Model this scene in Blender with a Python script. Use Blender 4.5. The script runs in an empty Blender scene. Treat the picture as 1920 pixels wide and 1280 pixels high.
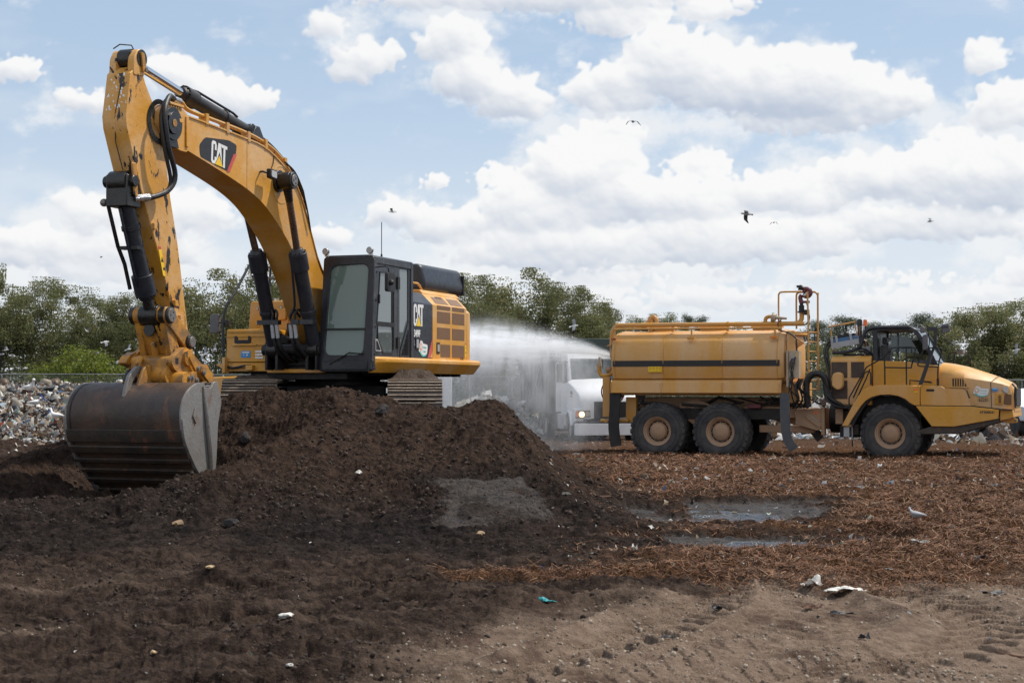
import bpy, bmesh, math, random
import numpy as np
from mathutils import Vector, Matrix, Euler
PI = math.pi
rad = math.radians
scene = bpy.context.scene
COL = scene.collection
# ------------------------------------------------------------------ camera
cam_d = bpy.data.cameras.new('camera'); cam = bpy.data.objects.new('camera', cam_d); COL.objects.link(cam)
cam.location = (0, 0, 1.8); cam.rotation_euler = (rad(90 + 1.604), 0, 0)
cam_d.sensor_width = 36; cam_d.lens = 56.25; cam_d.clip_start = .1; cam_d.clip_end = 6000
cam_d.dof.use_dof = True; cam_d.dof.focus_distance = 30; cam_d.dof.aperture_fstop = 5.6
scene.camera = cam
scene.view_settings.view_transform = 'Standard'; scene.view_settings.look = 'None'
scene.view_settings.exposure = 0.0; scene.view_settings.gamma = 1
scene.cycles.use_denoising = True; scene.cycles.sample_clamp_indirect = 3.0
scene.cycles.max_bounces = 7; scene.cycles.transparent_max_bounces = 24; scene.cycles.volume_bounces = 6
scene.cycles.volume_step_rate = 2.0; scene.cycles.caustics_reflective = False; scene.cycles.caustics_refractive = False
SUN_EL, SUN_AZ = 57.0, 62.0          # azimuth clockwise from +Y (view direction) towards +X
sv = Vector((math.sin(rad(SUN_AZ)) * math.cos(rad(SUN_EL)), math.cos(rad(SUN_AZ)) * math.cos(rad(SUN_EL)), math.sin(rad(SUN_EL))))
sun_d = bpy.data.lights.new('sun', 'SUN'); sun_d.energy = 5.0; sun_d.angle = rad(1.2); sun_d.color = (1, .94, .84)
sun = bpy.data.objects.new('sun', sun_d); COL.objects.link(sun)
sun.rotation_euler = sv.to_track_quat('Z', 'Y').to_euler(); sun.location = (30, 20, 60)

# ------------------------------------------------------------------ node helper
class NT:
    def __init__(s, tree): s.t = tree; s.n = tree.nodes; s.l = tree.links
    def node(s, typ, ins=None, **kw):
        n = s.n.new(typ)
        for k, v in kw.items(): setattr(n, k, v)
        for k, v in (ins or {}).items():
            if hasattr(v, 'is_linked') or hasattr(v, 'default_value') : s.l.new(v, n.inputs[k])
            else: n.inputs[k].default_value = v
        return n
    def m(s, op, a, b=None, c=None, clamp=False):
        n = s.n.new('ShaderNodeMath'); n.operation = op; n.use_clamp = clamp
        for i, v in enumerate((a, b, c)):
            if v is None: continue
            if isinstance(v, (int, float)): n.inputs[i].default_value = v
            else: s.l.new(v, n.inputs[i])
        return n.outputs[0]
    def mix(s, f, a, b, typ='MIX'):
        n = s.n.new('ShaderNodeMix'); n.data_type = 'RGBA'; n.blend_type = typ
        for i, v in ((0, f), (6, a), (7, b)):
            if isinstance(v, (int, float)): n.inputs[i].default_value = v
            elif isinstance(v, tuple): n.inputs[i].default_value = v if len(v) == 4 else v + (1,)
            else: s.l.new(v, n.inputs[i])
        return n.outputs[2]
    def noise(s, vec, scale, detail=4, rough=.55, dist=0., typ=None, out=0):
        n = s.n.new('ShaderNodeTexNoise'); n.inputs['Scale'].default_value = scale
        n.inputs['Detail'].default_value = detail; n.inputs['Roughness'].default_value = rough; n.inputs['Distortion'].default_value = dist
        if vec is not None: s.l.new(vec, n.inputs['Vector'])
        return n.outputs[out]
    def ss(s, v, lo, hi):                                           # smoothstep
        n = s.n.new('ShaderNodeMapRange'); n.interpolation_type = 'SMOOTHSTEP'
        n.inputs['From Min'].default_value = lo; n.inputs['From Max'].default_value = hi
        s.l.new(v, n.inputs['Value']); return n.outputs[0]
    def mapping(s, vec, scale=(1, 1, 1), loc=(0, 0, 0), rot=(0, 0, 0)):
        n = s.n.new('ShaderNodeMapping'); n.inputs['Scale'].default_value = scale; n.inputs['Location'].default_value = loc; n.inputs['Rotation'].default_value = rot
        s.l.new(vec, n.inputs['Vector']); return n.outputs[0]

# ------------------------------------------------------------------ sky with clouds
world = bpy.data.worlds.new('World'); scene.world = world; world.use_nodes = True
W = NT(world.node_tree); W.n.clear()
def az_el(px, py):
    a = math.atan(84 / 3000.); d = Vector(((px - 960) / 3000., math.cos(a) - math.sin(a) * (640 - py) / 3000., math.sin(a) + math.cos(a) * (640 - py) / 3000.)).normalized()
    return math.atan2(d.x, d.y), math.asin(d.z)
BLOBS = [(35,128,62,34,.9),(165,190,75,34,.85),(330,140,70,48,.9),(400,180,110,50,1.),(475,190,60,36,.9),(610,45,60,40,.45),
 (170,395,100,55,.55),(350,400,110,60,.6),(690,105,95,44,.75),(660,135,50,40,.6),(850,80,90,60,.85),(880,150,90,60,.8),(960,180,90,62,.8),(1000,-15,430,52,1.05),
 (1160,35,130,42,.95),(1330,15,110,40,.8),(1160,165,110,62,.95),(1270,120,120,78,1.1),(1370,150,130,80,1.1),(1500,150,160,84,1.15),(1610,185,130,66,1.05),(1700,180,70,46,.9),
 (1500,225,200,42,.7),(1120,255,100,50,1.),(1090,320,130,80,1.1),(1020,390,150,70,.95),(1160,370,120,70,.9),(1320,310,78,42,1.05),(1290,375,150,60,.95),
 (1480,360,170,58,.95),(1640,330,150,60,.95),(1760,330,130,70,.9),(1880,330,110,80,1.),(1850,110,50,46,.7),(1890,200,80,60,.95),(1790,280,90,50,.85),
 (817,341,52,22,.9),(935,330,76,32,.9),(745,400,80,44,.8),(840,420,110,50,.75),(60,460,130,55,.65),(250,470,190,48,.6),
 (1040,465,240,60,.8),(1380,450,300,60,.85),(1720,420,250,50,.8),(620,440,60,40,.5)]
tc = W.n.new('ShaderNodeTexCoord'); D0 = tc.outputs['Generated']
sky = W.n.new('ShaderNodeTexSky'); sky.sky_type = 'NISHITA'; sky.sun_disc = False
sky.sun_elevation = rad(SUN_EL); sky.sun_rotation = rad(SUN_AZ); sky.air_density = 1.0; sky.dust_density = 1.5; sky.ozone_density = 1.2
spz = W.node('ShaderNodeSeparateXYZ', {0: D0})
hz = W.ss(spz.outputs[2], .30, -.02)
hz2 = W.ss(spz.outputs[2], .24, .0)
skyc = W.mix(W.m('MULTIPLY_ADD', hz, .20, .65), sky.outputs[0], W.mix(hz2, (5.2, 6.75, 8.8), (7.8, 8.6, 9.6)))
back_fill = W.m('MULTIPLY', W.ss(W.m('MULTIPLY', spz.outputs[1], -1.), .0, .55), W.ss(W.noise(D0, 2.6, 4, .55), .30, .55))   # cloudy brightening added to the unseen sky behind the camera as fill light
skyc = W.mix(back_fill, skyc, (8.6, 8.9, 9.4))
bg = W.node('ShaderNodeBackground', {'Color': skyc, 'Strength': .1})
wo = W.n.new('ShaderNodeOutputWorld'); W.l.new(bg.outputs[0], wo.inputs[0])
world.cycles.sampling_method = 'MANUAL'; world.cycles.sample_map_resolution = 256

# ------------------------------------------------------------------ materials
MATS = {}
def newmat(name):
    m = bpy.data.materials.new(name); m.use_nodes = True; t = NT(m.node_tree); t.n.clear()
    out = t.n.new('ShaderNodeOutputMaterial'); p = t.n.new('ShaderNodeBsdfPrincipled'); t.l.new(p.outputs[0], out.inputs[0])
    MATS[name] = m; return m, t, p, out
def paint(name, base, dust=None, amt=.5, scale=1.4, rough=.45, metal=0., bump=.02, streak=False, grease=0., gscale=3., rust=None, spec=.5, chips=0.):
    m, t, p, out = newmat(name)
    tc = t.n.new('ShaderNodeTexCoord'); v = tc.outputs['Object']
    c = base
    fine = t.noise(v, scale * 22, 3, .6)
    if dust is not None:
        vv = t.mapping(v, (1, 1, .22)) if streak else v
        n = t.noise(vv, scale, 6, .62, .4)
        f = t.m('MULTIPLY', t.ss(n, .38, .66), amt)
        c = t.mix(f, c, dust)
    if rust is not None:
        n = t.noise(t.mapping(v, (1, 1, .35)), scale * 2.3, 7, .68, .5)
        c = t.mix(t.m('MULTIPLY', t.ss(n, .55, .66), .85), c, rust)
    c = t.mix(t.m('MULTIPLY', t.ss(fine, .5, .8), .18), c, (.12, .085, .055))
    if chips:
        n = t.noise(v, 38, 2, .5); c = t.mix(t.m('MULTIPLY', t.ss(n, .70, .73), chips), c, (.10, .05, .03))
    if grease:
        n = t.noise(t.mapping(v, (1, 1, .45)), gscale, 5, .62, .3)
        gf = t.ss(n, grease, grease + .035); c = t.mix(gf, c, (.012, .010, .009))
    if isinstance(c, tuple): p.inputs['Base Color'].default_value = c + (1,)
    else: t.l.new(c, p.inputs['Base Color'])
    rn = t.noise(v, scale * 5, 4, .6)
    t.l.new(t.m('MULTIPLY_ADD', t.m('SUBTRACT', rn, .5), .5, rough), p.inputs['Roughness'])
    p.inputs['Metallic'].default_value = metal; p.inputs['Specular IOR Level'].default_value = spec
    if bump:
        b = t.node('ShaderNodeBump', {'Height': t.noise(v, scale * 9, 5, .6), 'Strength': 1., 'Distance': bump * .3}); t.l.new(b.outputs[0], p.inputs['Normal'])
    return m
def glass(name, col, alpha, rough=.03, ior=1.5):
    m, t, p, out = newmat(name)
    p.inputs['Base Color'].default_value = col + (1,); p.inputs['Roughness'].default_value = rough; p.inputs['IOR'].default_value = ior
    p.inputs['Alpha'].default_value = alpha
    tc = t.n.new('ShaderNodeTexCoord'); n = t.noise(tc.outputs['Object'], 5, 5, .6)
    t.l.new(t.m('MULTIPLY_ADD', t.ss(n, .45, .75), .12, rough), p.inputs['Roughness'])
    return m
YEL = (.57, .26, .020); DUST = (.60, .36, .155)
paint('cat_yellow', YEL, DUST, .9, 1.1, .42, chips=.5)
paint('cat_yellow_clean', (.56, .265, .015), DUST, .6, .9, .38, chips=.3)
paint('stick_yellow', (.54, .25, .030), DUST, .85, 1.6, .45, grease=.575, gscale=4.5, chips=.8)
paint('link_yellow', (.50, .22, .02), (.10, .07, .05), .75, 4., .5, grease=.60, gscale=5, chips=1.)
paint('tank_yellow', (.57, .27, .035), (.58, .37, .19), .9, .7, .5, streak=True)
paint('pipe_yellow', (.54, .26, .04), (.46, .28, .14), .6, 2., .5)
paint('hub_tan', (.36, .22, .13), (.30, .20, .13), .8, 4., .65, rust=None)
paint('dark_paint', (.011, .014, .023), (.05, .047, .046), .30, 1.6, .42)
paint('cab_grey', (.022, .025, .032), (.06, .057, .055), .4, 1.4, .38)
paint('black', (.005, .005, .007), (.03, .025, .022), .35, 3., .55)
paint('black_grease', (.008, .008, .008), (.03, .025, .02), .5, 5., .3)
paint('rubber', (.028, .029, .033), (.085, .075, .068), .6, 2.2, .8)
paint('hose', (.008, .008, .010), (.03, .027, .024), .4, 4., .5)
paint('steel_dark', (.030, .024, .020), (.06, .042, .03), .7, 3., .55, rust=(.12, .05, .025))
paint('worn_steel', (.20, .19, .18), (.15, .12, .10), .6, 3., .42, metal=.4, rust=(.14, .07, .04))
paint('bright_steel', (.55, .55, .56), (.3, .26, .22), .3, 6., .3, metal=.9)
paint('chrome', (.72, .73, .75), None, 0, 3., .09, metal=1., bump=0)
paint('bronze_rod', (.16, .11, .085), (.10, .07, .05), .6, 4., .28, metal=.7)
paint('bucket_steel', (.034, .024, .020), (.10, .052, .028), .55, 1.5, .5, rust=(.11, .05, .025))
paint('bucket_side', (.235, .225, .215), (.15, .12, .10), .35, 2.5, .45, metal=.25, rust=(.19, .11, .07))
paint('shoe_steel', (.10, .08, .065), (.055, .038, .028), .8, 5., .5)
paint('grouser_edge', (.34, .27, .21), (.10, .07, .05), .5, 7., .35, metal=.6)
paint('mesh_brown', (.17, .085, .035), (.13, .075, .045), .5, 4., .6)
paint('grille_dark', (.045, .028, .02), (.08, .055, .04), .5, 4., .6)
paint('white_paint', (.75, .76, .78), (.5, .49, .47), .25, 1.5, .35)
paint('grey_plastic', (.10, .10, .11), (.15, .14, .13), .5, 3., .5)
paint('silver_grey', (.34, .35, .37), (.3, .27, .24), .5, 3., .5)
paint('beige_box', (.40, .33, .24), (.30, .22, .15), .5, 4., .5)
paint('blue_box', (.05, .14, .28), (.15, .15, .16), .4, 5., .5)
paint('maroon', (.13, .02, .035), (.10, .05, .05), .5, 6., .4)
paint('orange_lens', (.85, .16, .02), None, 0, 3., .25, bump=0)
paint('red_lens', (.30, .01, .01), None, 0, 3., .25, bump=0)
paint('decal_white', (.74, .74, .73), (.4, .36, .32), .2, 4., .5, bump=0)
paint('decal_black', (.012, .012, .014), None, 0, 4., .5, bump=0)
paint('decal_yellow', (.80, .50, .01), None, 0, 4., .5, bump=0)
paint('decal_red', (.50, .06, .05), (.5, .2, .15), .3, 4., .5, bump=0)
paint('decal_blue', (.03, .25, .60), None, 0, 4., .5, bump=0)
paint('decal_teal', (.12, .48, .45), None, 0, 4., .5, bump=0)
paint('decal_peach', (.62, .36, .24), None, 0, 4., .5, bump=0)
paint('flap_grey', (.055, .065, .08), (.10, .09, .085), .6, 3., .55)
glass('windshield', (.165, .235, .21), .74, .04, 1.7)
glass('side_glass', (.11, .13, .13), .93, .02, 2.3)
glass('dark_glass', (.05, .075, .075), .84, .03, 1.6)
glass('lamp_glass', (.5, .5, .5), .8, .1)
# ------------------------------------------------------------------ mesh builder
class MB:
    def __init__(s): s.v = []; s.f = []; s.mi = []; s.mats = []; s.cur = 0; s.X = Matrix.Identity(4)
    def mat(s, name):
        if name not in s.mats: s.mats.append(name)
        s.cur = s.mats.index(name); return s
    def at(s, loc=(0, 0, 0), rot=(0, 0, 0), sc=1.):
        s.X = Matrix.Translation(loc) @ Euler(rot).to_matrix().to_4x4() @ Matrix.Scale(sc, 4); return s
    def add(s, vs, fs):
        o = len(s.v); s.v += [tuple(s.X @ Vector(p)) for p in vs]
        s.f += [tuple(i + o for i in f) for f in fs]; s.mi += [s.cur] * len(fs); return s
    def box(s, a, b):
        x0, y0, z0 = (min(a[i], b[i]) for i in range(3)); x1, y1, z1 = (max(a[i], b[i]) for i in range(3))
        return s.add([(x0,y0,z0),(x1,y0,z0),(x1,y1,z0),(x0,y1,z0),(x0,y0,z1),(x1,y0,z1),(x1,y1,z1),(x0,y1,z1)],
                     [(0,3,2,1),(4,5,6,7),(0,1,5,4),(1,2,6,5),(2,3,7,6),(3,0,4,7)])
    def _p(s, ax, p, t): return (p[0], t, p[1]) if ax == 'y' else (t, p[0], p[1]) if ax == 'x' else (p[0], p[1], t)
    def prism(s, poly, t0, t1, ax='y'):
        n = len(poly); ar = sum(poly[i][0] * poly[(i+1) % n][1] - poly[(i+1) % n][0] * poly[i][1] for i in range(n))
        if (ar > 0) != (ax == 'y'): poly = poly[::-1]
        if t0 > t1: t0, t1 = t1, t0
        vs = [s._p(ax, p, t0) for p in poly] + [s._p(ax, p, t1) for p in poly]
        fs = [tuple(range(n)), tuple(range(2*n-1, n-1, -1))] + [(i, n+i, n+(i+1) % n, (i+1) % n) for i in range(n)]
        return s.add(vs, fs)
    def ring(s, outer, inner, t0, t1, ax='y'):
        n = len(outer); vs = []
        for t in (t0, t1): vs += [s._p(ax, p, t) for p in outer] + [s._p(ax, p, t) for p in inner]
        fs = []
        for i in range(n):
            j = (i+1) % n
            fs += [(i, j, n+j, n+i), (2*n+i, 3*n+i, 3*n+j, 2*n+j), (i, 2*n+i, 2*n+j, j), (n+i, n+j, 3*n+j, 3*n+i)]
        return s.add(vs, fs)
    def tube(s, pts, r, n=8, cap=True):
        pts = [Vector(p) for p in pts]; rs = r if isinstance(r, (list, tuple)) else [r] * len(pts)
        vs = []; up = None
        for i, p in enumerate(pts):
            d = (pts[min(i+1, len(pts)-1)] - pts[max(i-1, 0)]).normalized()
            if up is None: up = Vector((0, 0, 1)) if abs(d.z) < .9 else Vector((1, 0, 0))
            a = d.cross(up)
            if a.length < 1e-4: a = d.cross(Vector((0, 1, .1)))
            a.normalize(); b = a.cross(d).normalized(); up = b
            for k in range(n):
                th = 2*PI*k/n; vs.append(tuple(p + (a*math.cos(th) + b*math.sin(th)) * rs[i]))
        fs = []
        for i in range(len(pts)-1):
            for k in range(n): fs.append((i*n+k, i*n+(k+1) % n, (i+1)*n+(k+1) % n, (i+1)*n+k))
        if cap: fs += [tuple(range(n))[::-1], tuple(range((len(pts)-1)*n, len(pts)*n))]
        return s.add(vs, fs)
    def cyl(s, a, b, r, r2=None, n=20): return s.tube([a, b], [r, r if r2 is None else r2], n)
    def lathe(s, prof, ax='y', c=(0, 0, 0), n=32):                       # prof: (radius, t)
        vs = []
        for (r, t) in prof:
            for k in range(n):
                th = 2*PI*k/n; q = (r*math.cos(th), r*math.sin(th))
                p = s._p(ax, q, t); vs.append((p[0]+c[0], p[1]+c[1], p[2]+c[2]))
        fs = [(i*n+k, i*n+(k+1) % n, (i+1)*n+(k+1) % n, (i+1)*n+k) for i in range(len(prof)-1) for k in range(n)]
        return s.add(vs, fs)
    def ball(s, c, r, n=12, m=8, sq=(1, 1, 1)):
        vs = [(c[0]+r*sq[0]*math.sin(PI*i/m)*math.cos(2*PI*k/n), c[1]+r*sq[1]*math.sin(PI*i/m)*math.sin(2*PI*k/n), c[2]+r*sq[2]*math.cos(PI*i/m)) for i in range(m+1) for k in range(n)]
        return s.add(vs, [(i*n+k, (i+1)*n+k, (i+1)*n+(k+1) % n, i*n+(k+1) % n) for i in range(m) for k in range(n)])
    def build(s, name, parent=None, mat=None, bevel=0., smooth=35, seg=2):
        me = bpy.data.meshes.new(name); me.from_pydata(s.v, [], s.f)
        for mn in (s.mats or [mat]): me.materials.append(MATS[mn])
        if s.mats: me.polygons.foreach_set('material_index', s.mi)
        bm = bmesh.new(); bm.from_mesh(me); bmesh.ops.recalc_face_normals(bm, faces=bm.faces); bm.to_mesh(me); bm.free()
        if smooth:
            me.polygons.foreach_set('use_smooth', [True] * len(me.polygons)); me.set_sharp_from_angle(angle=rad(smooth))
        me.update(); o = bpy.data.objects.new(name, me); COL.objects.link(o)
        if parent is not None: o.parent = parent
        if bevel:
            b = o.modifiers.new('bevel', 'BEVEL'); b.width = bevel; b.segments = seg; b.limit_method = 'ANGLE'; b.angle_limit = rad(40); b.harden_normals = False
        return o
def arc(c, r, a0, a1, n=8, ry=None):
    return [(c[0] + r*math.cos(rad(a0+(a1-a0)*i/n)), c[1] + (ry or r)*math.sin(rad(a0+(a1-a0)*i/n))) for i in range(n+1)]
def rrect(x0, z0, x1, z1, r, n=4):
    return arc((x1-r, z1-r), r, 0, 90, n) + arc((x0+r, z1-r), r, 90, 180, n) + arc((x0+r, z0+r), r, 180, 270, n) + arc((x1-r, z0+r), r, 270, 360, n)
def roundpoly(poly, r, n=4):
    out = []; m = len(poly)
    for i in range(m):
        p = Vector(poly[i]); a = Vector(poly[i-1]); b = Vector(poly[(i+1) % m])
        ra = min(r, (a-p).length*.45, (b-p).length*.45); q0 = p+(a-p).normalized()*ra; q1 = p+(b-p).normalized()*ra
        for k in range(n+1):
            t = k/n; q = q0*(1-t)**2 + p*2*t*(1-t) + q1*t*t; out.append((q.x, q.y))
    return out
def inset(poly, d):
    n = len(poly); cx = sum(p[0] for p in poly)/n; cy = sum(p[1] for p in poly)/n; out = []
    for p in poly:
        v = Vector((cx-p[0], cy-p[1])); sx = d*(1 if v.x > 0 else -1)*min(1, abs(v.x)/d/2); sy = d*(1 if v.y > 0 else -1)*min(1, abs(v.y)/d/2); out.append((p[0]+sx, p[1]+sy))
    return out
def smooth_path(pts, n=5):                                        # Catmull-Rom
    P = [Vector(p) for p in pts]; P = [P[0]*2-P[1]] + P + [P[-1]*2-P[-2]]; out = []
    for i in range(1, len(P)-2):
        for k in range(n):
            t = k/n; out.append(tuple(.5*((2*P[i]) + (P[i+1]-P[i-1])*t + (2*P[i-1]-5*P[i]+4*P[i+1]-P[i+2])*t*t + (-P[i-1]+3*P[i]-3*P[i+1]+P[i+2])*t**3)))
    return out + [tuple(P[-2])]
def text(name, body, parent, loc, rot, h, mat, sx=1., bold=.0, ext=.0015):
    cu = bpy.data.curves.new(name, 'FONT'); cu.body = body; cu.size = h/.72; cu.offset = bold; cu.extrude = ext; cu.align_x = 'LEFT'; cu.resolution_u = 3
    o = bpy.data.objects.new(name, cu); COL.objects.link(o); bpy.context.view_layer.update()
    me = bpy.data.meshes.new_from_object(o); COL.objects.unlink(o); bpy.data.objects.remove(o)
    me.name = name; me.materials.clear(); me.materials.append(MATS[mat])
    o = bpy.data.objects.new(name, me); COL.objects.link(o); o.parent = parent; o.location = loc; o.rotation_euler = rot; o.scale = (sx, 1, 1); return o
def tag(o, label=None, cat=None, group=None, kind=None):
    if label: o['label'] = label
    if cat: o['category'] = cat
    if group: o['group'] = group
    if kind: o['kind'] = kind
    return o
def empty(name, loc, rz=0, parent=None):
    o = bpy.data.objects.new(name, None); o.location = loc; o.rotation_euler = (0, 0, rz); o.empty_display_size = .2; COL.objects.link(o)
    if parent: o.parent = parent
    return o
def children_of(o): return [c for c in bpy.data.objects if c.parent == o]
def copy_tree(o, parent=None):
    c = o.copy(); COL.objects.link(c)
    if parent is not None: c.parent = parent
    for ch in children_of(o): copy_tree(ch, c)
    return c
# block letters C A T in a unit cell, condensed and bold; returned as list of polygons (x,z), triangle separate
def cat_letters():
    C = [(.30,.62),(.30,.86),(.24,1.0),(.06,1.0),(0,.88),(0,.10),(.06,0),(.24,0),(.30,.12),(.30,.32),(.20,.32),(.20,.14),(.10,.14),(.10,.86),(.20,.86),(.20,.62)]
    A = [(.28,0.06),(.40,1.0),(.56,1.0),(.66,.06),(.60,.30),(.48,.62),(.36,.26)]
    T = [(.56,1.0),(.94,1.0),(.94,.86),(.83,.86),(.83,0),(.72,0),(.72,.86),(.60,.86)]
    return [C, A, T], [(.24, 0), (.70, 0), (.47, .44)]
# ------------------------------------------------------------------ noise in numpy
def _hash(ix, iy, seed):
    h = (ix.astype(np.int64)*374761393 + iy.astype(np.int64)*668265263 + seed*974634777) & 0xffffffff
    h = ((h ^ (h >> 13))*1274126177) & 0xffffffff
    return ((h ^ (h >> 16)) & 0xffff) / 65535.
def vnoise(x, y, seed=0):
    ix = np.floor(x); iy = np.floor(y); fx = x-ix; fy = y-iy; fx = fx*fx*(3-2*fx); fy = fy*fy*(3-2*fy)
    a = _hash(ix, iy, seed); b = _hash(ix+1, iy, seed); c = _hash(ix, iy+1, seed); d = _hash(ix+1, iy+1, seed)
    return (a*(1-fx)+b*fx)*(1-fy) + (c*(1-fx)+d*fx)*fy - .5
def fbm(x, y, o=4, seed=0, g=.5):
    r = 0; a = 1.
    for i in range(o):
        r = r + a*vnoise(x, y, seed+i*17); x = x*2.03+11.3; y = y*1.97-7.1; a *= g
    return r
def ss(x, a, b):
    t = np.clip((x-a)/(b-a), 0, 1); return t*t*(3-2*t)
def capsule(x, y, p, q):
    """distance to segment and interpolated height"""
    dx, dy = q[0]-p[0], q[1]-p[1]; L = dx*dx+dy*dy
    t = np.clip(((x-p[0])*dx + (y-p[1])*dy)/L, 0, 1)
    return np.hypot(x-p[0]-t*dx, y-p[1]-t*dy), p[2]+t*(q[2]-p[2])
# ------------------------------------------------------------------ cumulus clouds, a far shell behind everything
def pnoise(x, y, seed=0):                                          # gradient noise
    ix = np.floor(x); iy = np.floor(y); fx = x-ix; fy = y-iy; u = fx**3*(fx*(fx*6-15)+10); v = fy**3*(fy*(fy*6-15)+10)
    def gr(a, b, dx, dy):
        th = _hash(a, b, seed)*2*PI; return np.cos(th)*dx+np.sin(th)*dy
    n0 = gr(ix, iy, fx, fy)*(1-u)+gr(ix+1, iy, fx-1, fy)*u; n1 = gr(ix, iy+1, fx, fy-1)*(1-u)+gr(ix+1, iy+1, fx-1, fy-1)*u
    return n0*(1-v)+n1*v
def pf(x, y, o, seed, g=.5, bil=False):
    r = 0; a = 1.
    for i in range(o):
        n = pnoise(x, y, seed+i*13); r = r + a*((.28-np.abs(n)*1.4) if bil else n); x = x*2.02+3.1; y = y*2.02+1.7; a *= g
    return r
def make_clouds():
    nx, ny = 1380, 640
    A = np.linspace(-.47, .47, nx); E = np.linspace(.0, .40, ny); AA, EE = np.meshgrid(A, E)
    rg = np.random.default_rng(77)
    P_ = 1/3000.; PX = AA/P_; PY = EE/P_                              # work in units of 1/3000 rad
    PX = PX + (pf(AA*34, EE*34, 4, 3, .55)*13 + pf(AA*120, EE*120, 3, 7, .55)*3.2); PY = PY + (pf(AA*34+40, EE*34+9, 4, 6, .55)*11 + pf(AA*120+9, EE*120, 3, 8, .55)*3.2)
    Hm = np.full(AA.shape, -50.); cov = np.zeros(AA.shape); hazy = np.zeros(AA.shape)
    bl = [(az_el(px, py)[0]*3000, az_el(px, py)[1]*3000, rx*1.04, ry*1.05, st, 0.) for (px, py, rx, ry, st) in BLOBS]
    for row, (e_, hh, cv) in enumerate(((52, 17, .8), (88, 20, .8), (124, 24, .75), (160, 28, .7), (205, 32, .6), (250, 34, .42))):
        x_ = -1400.
        while x_ < 1400:
            w_ = rg.uniform(60, 210); 
            if rg.random() < cv*(1. if x_ > -350 else .72): bl.append((x_+w_, e_+rg.uniform(-12, 12), w_, hh*rg.uniform(.7, 1.6), 1., 1.-row*.15))
            x_ += w_*rg.uniform(.9, 1.9)
    dA = (A[1]-A[0])/P_; dE = (E[1]-E[0])/P_
    def splat(cx, cy, r, z0, st, hz_):
        i0 = int((cx-r-20-A[0]/P_)/dA); i1 = int((cx+r+20-A[0]/P_)/dA)+2; j0 = int((cy-r-20)/dE); j1 = int((cy+r+20)/dE)+2
        i0, j0 = max(i0, 0), max(j0, 0); i1, j1 = min(i1, nx), min(j1, ny)
        if i1 <= i0 or j1 <= j0: return
        q = ((PX[j0:j1, i0:i1]-cx)**2+(PY[j0:j1, i0:i1]-cy)**2)/(r*r); c = np.clip(1-q, 0, 1); h = np.where(q < 1, z0+r*np.sqrt(c), -50)
        m_ = h > Hm[j0:j1, i0:i1]; Hm[j0:j1, i0:i1] = np.where(m_, h, Hm[j0:j1, i0:i1]); hazy[j0:j1, i0:i1] = np.where(m_, hz_, hazy[j0:j1, i0:i1]); cov[j0:j1, i0:i1] = 1-(1-cov[j0:j1, i0:i1])*(1-np.clip(c*1.25*st, 0, 1)**1.2)
    for (cx, cy, rx, ry, st, hz_) in bl:
        n_ = int(26+rx*ry/42.)
        for k in range(n_):
            u, v = rg.normal(0, .46, 2); v = v if v > -.45 else -.45+(v+.45)*.25; q = u*u+v*v
            if q > .95: continue
            ed = max(0., 1-q); r = ry*rg.uniform(.14, .34)*(.45+.75*ed) if k > 5 else ry*rg.uniform(.34, .5)*(.4+.7*ed)
            splat(cx+u*rx, cy+v*ry*.85, max(r, 4.), ry*.62*math.sqrt(ed)-8*hz_, st*(.35+.75*ed) if hz_ == 0 else st*(.25+.5*ed), hz_)
    def blur(f, k, it=2):
        for _ in range(it):
            for ax in (0, 1):
                c_ = np.cumsum(np.pad(f, [(k+1, k) if i == ax else (0, 0) for i in (0, 1)], 'edge'), ax); f = (np.take(c_, range(2*k+1, c_.shape[ax]), ax)-np.take(c_, range(0, c_.shape[ax]-2*k-1), ax))/(2*k+1)
        return f
    er = pf(AA*70, EE*80, 5, 20, .6); cov = np.clip(blur(cov, 1, 1), 0, 1); alpha = ss(cov+np.minimum(er, cov*.9)*.75*(1-cov)-.06, .12, .78)*ss(blur(cov, 5, 2), .06, .24)
    Hc = np.where(Hm < -20, -12, Hm); h1 = blur(Hc, 1, 2)+er*5; h2 = blur(Hc, 5, 2); h3 = blur(Hc, 16, 2)
    def ndl(h, lx, ly, lz):
        gy, gx = np.gradient(h, dE, dA); nn = np.sqrt(1+gx*gx+gy*gy); return (-gx*lx-gy*ly+lz)/nn
    l1, l2, l3 = ndl(h1, .30, .80, .35), ndl(h2, .30, .84, .35), ndl(h3, .25, .90, .30)
    thick = ss(blur(cov, 14, 2), .55, 1.)*ss(h3, 8, 46)
    lit = .80 + .26*l1 + .36*(l2-.3) + .40*(l3-.3) - .15*thick + .20*(1-ss(cov, .2, .9))
    lit = np.clip(lit, 0, 1); hz2 = np.clip(hazy*.75, 0, .8); lit = lit*(1-hz2*.7)+hz2*.7*.80; lit = blur(lit, 1, 1)
    wis = ss(blur(cov, 22, 2)*1.1+pf(AA*22, EE*34, 6, 61, .6)*.75+pf(AA*7, EE*12, 3, 62)*.4, .20, .95)*.75; lit = np.where(alpha > .02, lit*(1-(1-alpha)*wis)+.9*(1-alpha)*wis, .9); alpha = 1-(1-alpha)*(1-wis)
    veil = ss(EE, .16, .01)*.34+ss(pf(AA*6, EE*20, 5, 70, .55), .0, .5)*.22*ss(EE, .34, .1); alpha = 1-(1-alpha*(1-hz2*.28))*(1-veil); lit = np.where(alpha > 0, (lit*np.clip(alpha-veil*.5, 0, 1)+.84*veil*.5)/np.maximum(alpha, 1e-3), .84); lit = np.clip(lit, 0, 1)
    me = bpy.data.meshes.new('clouds'); R = 4200.
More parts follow.
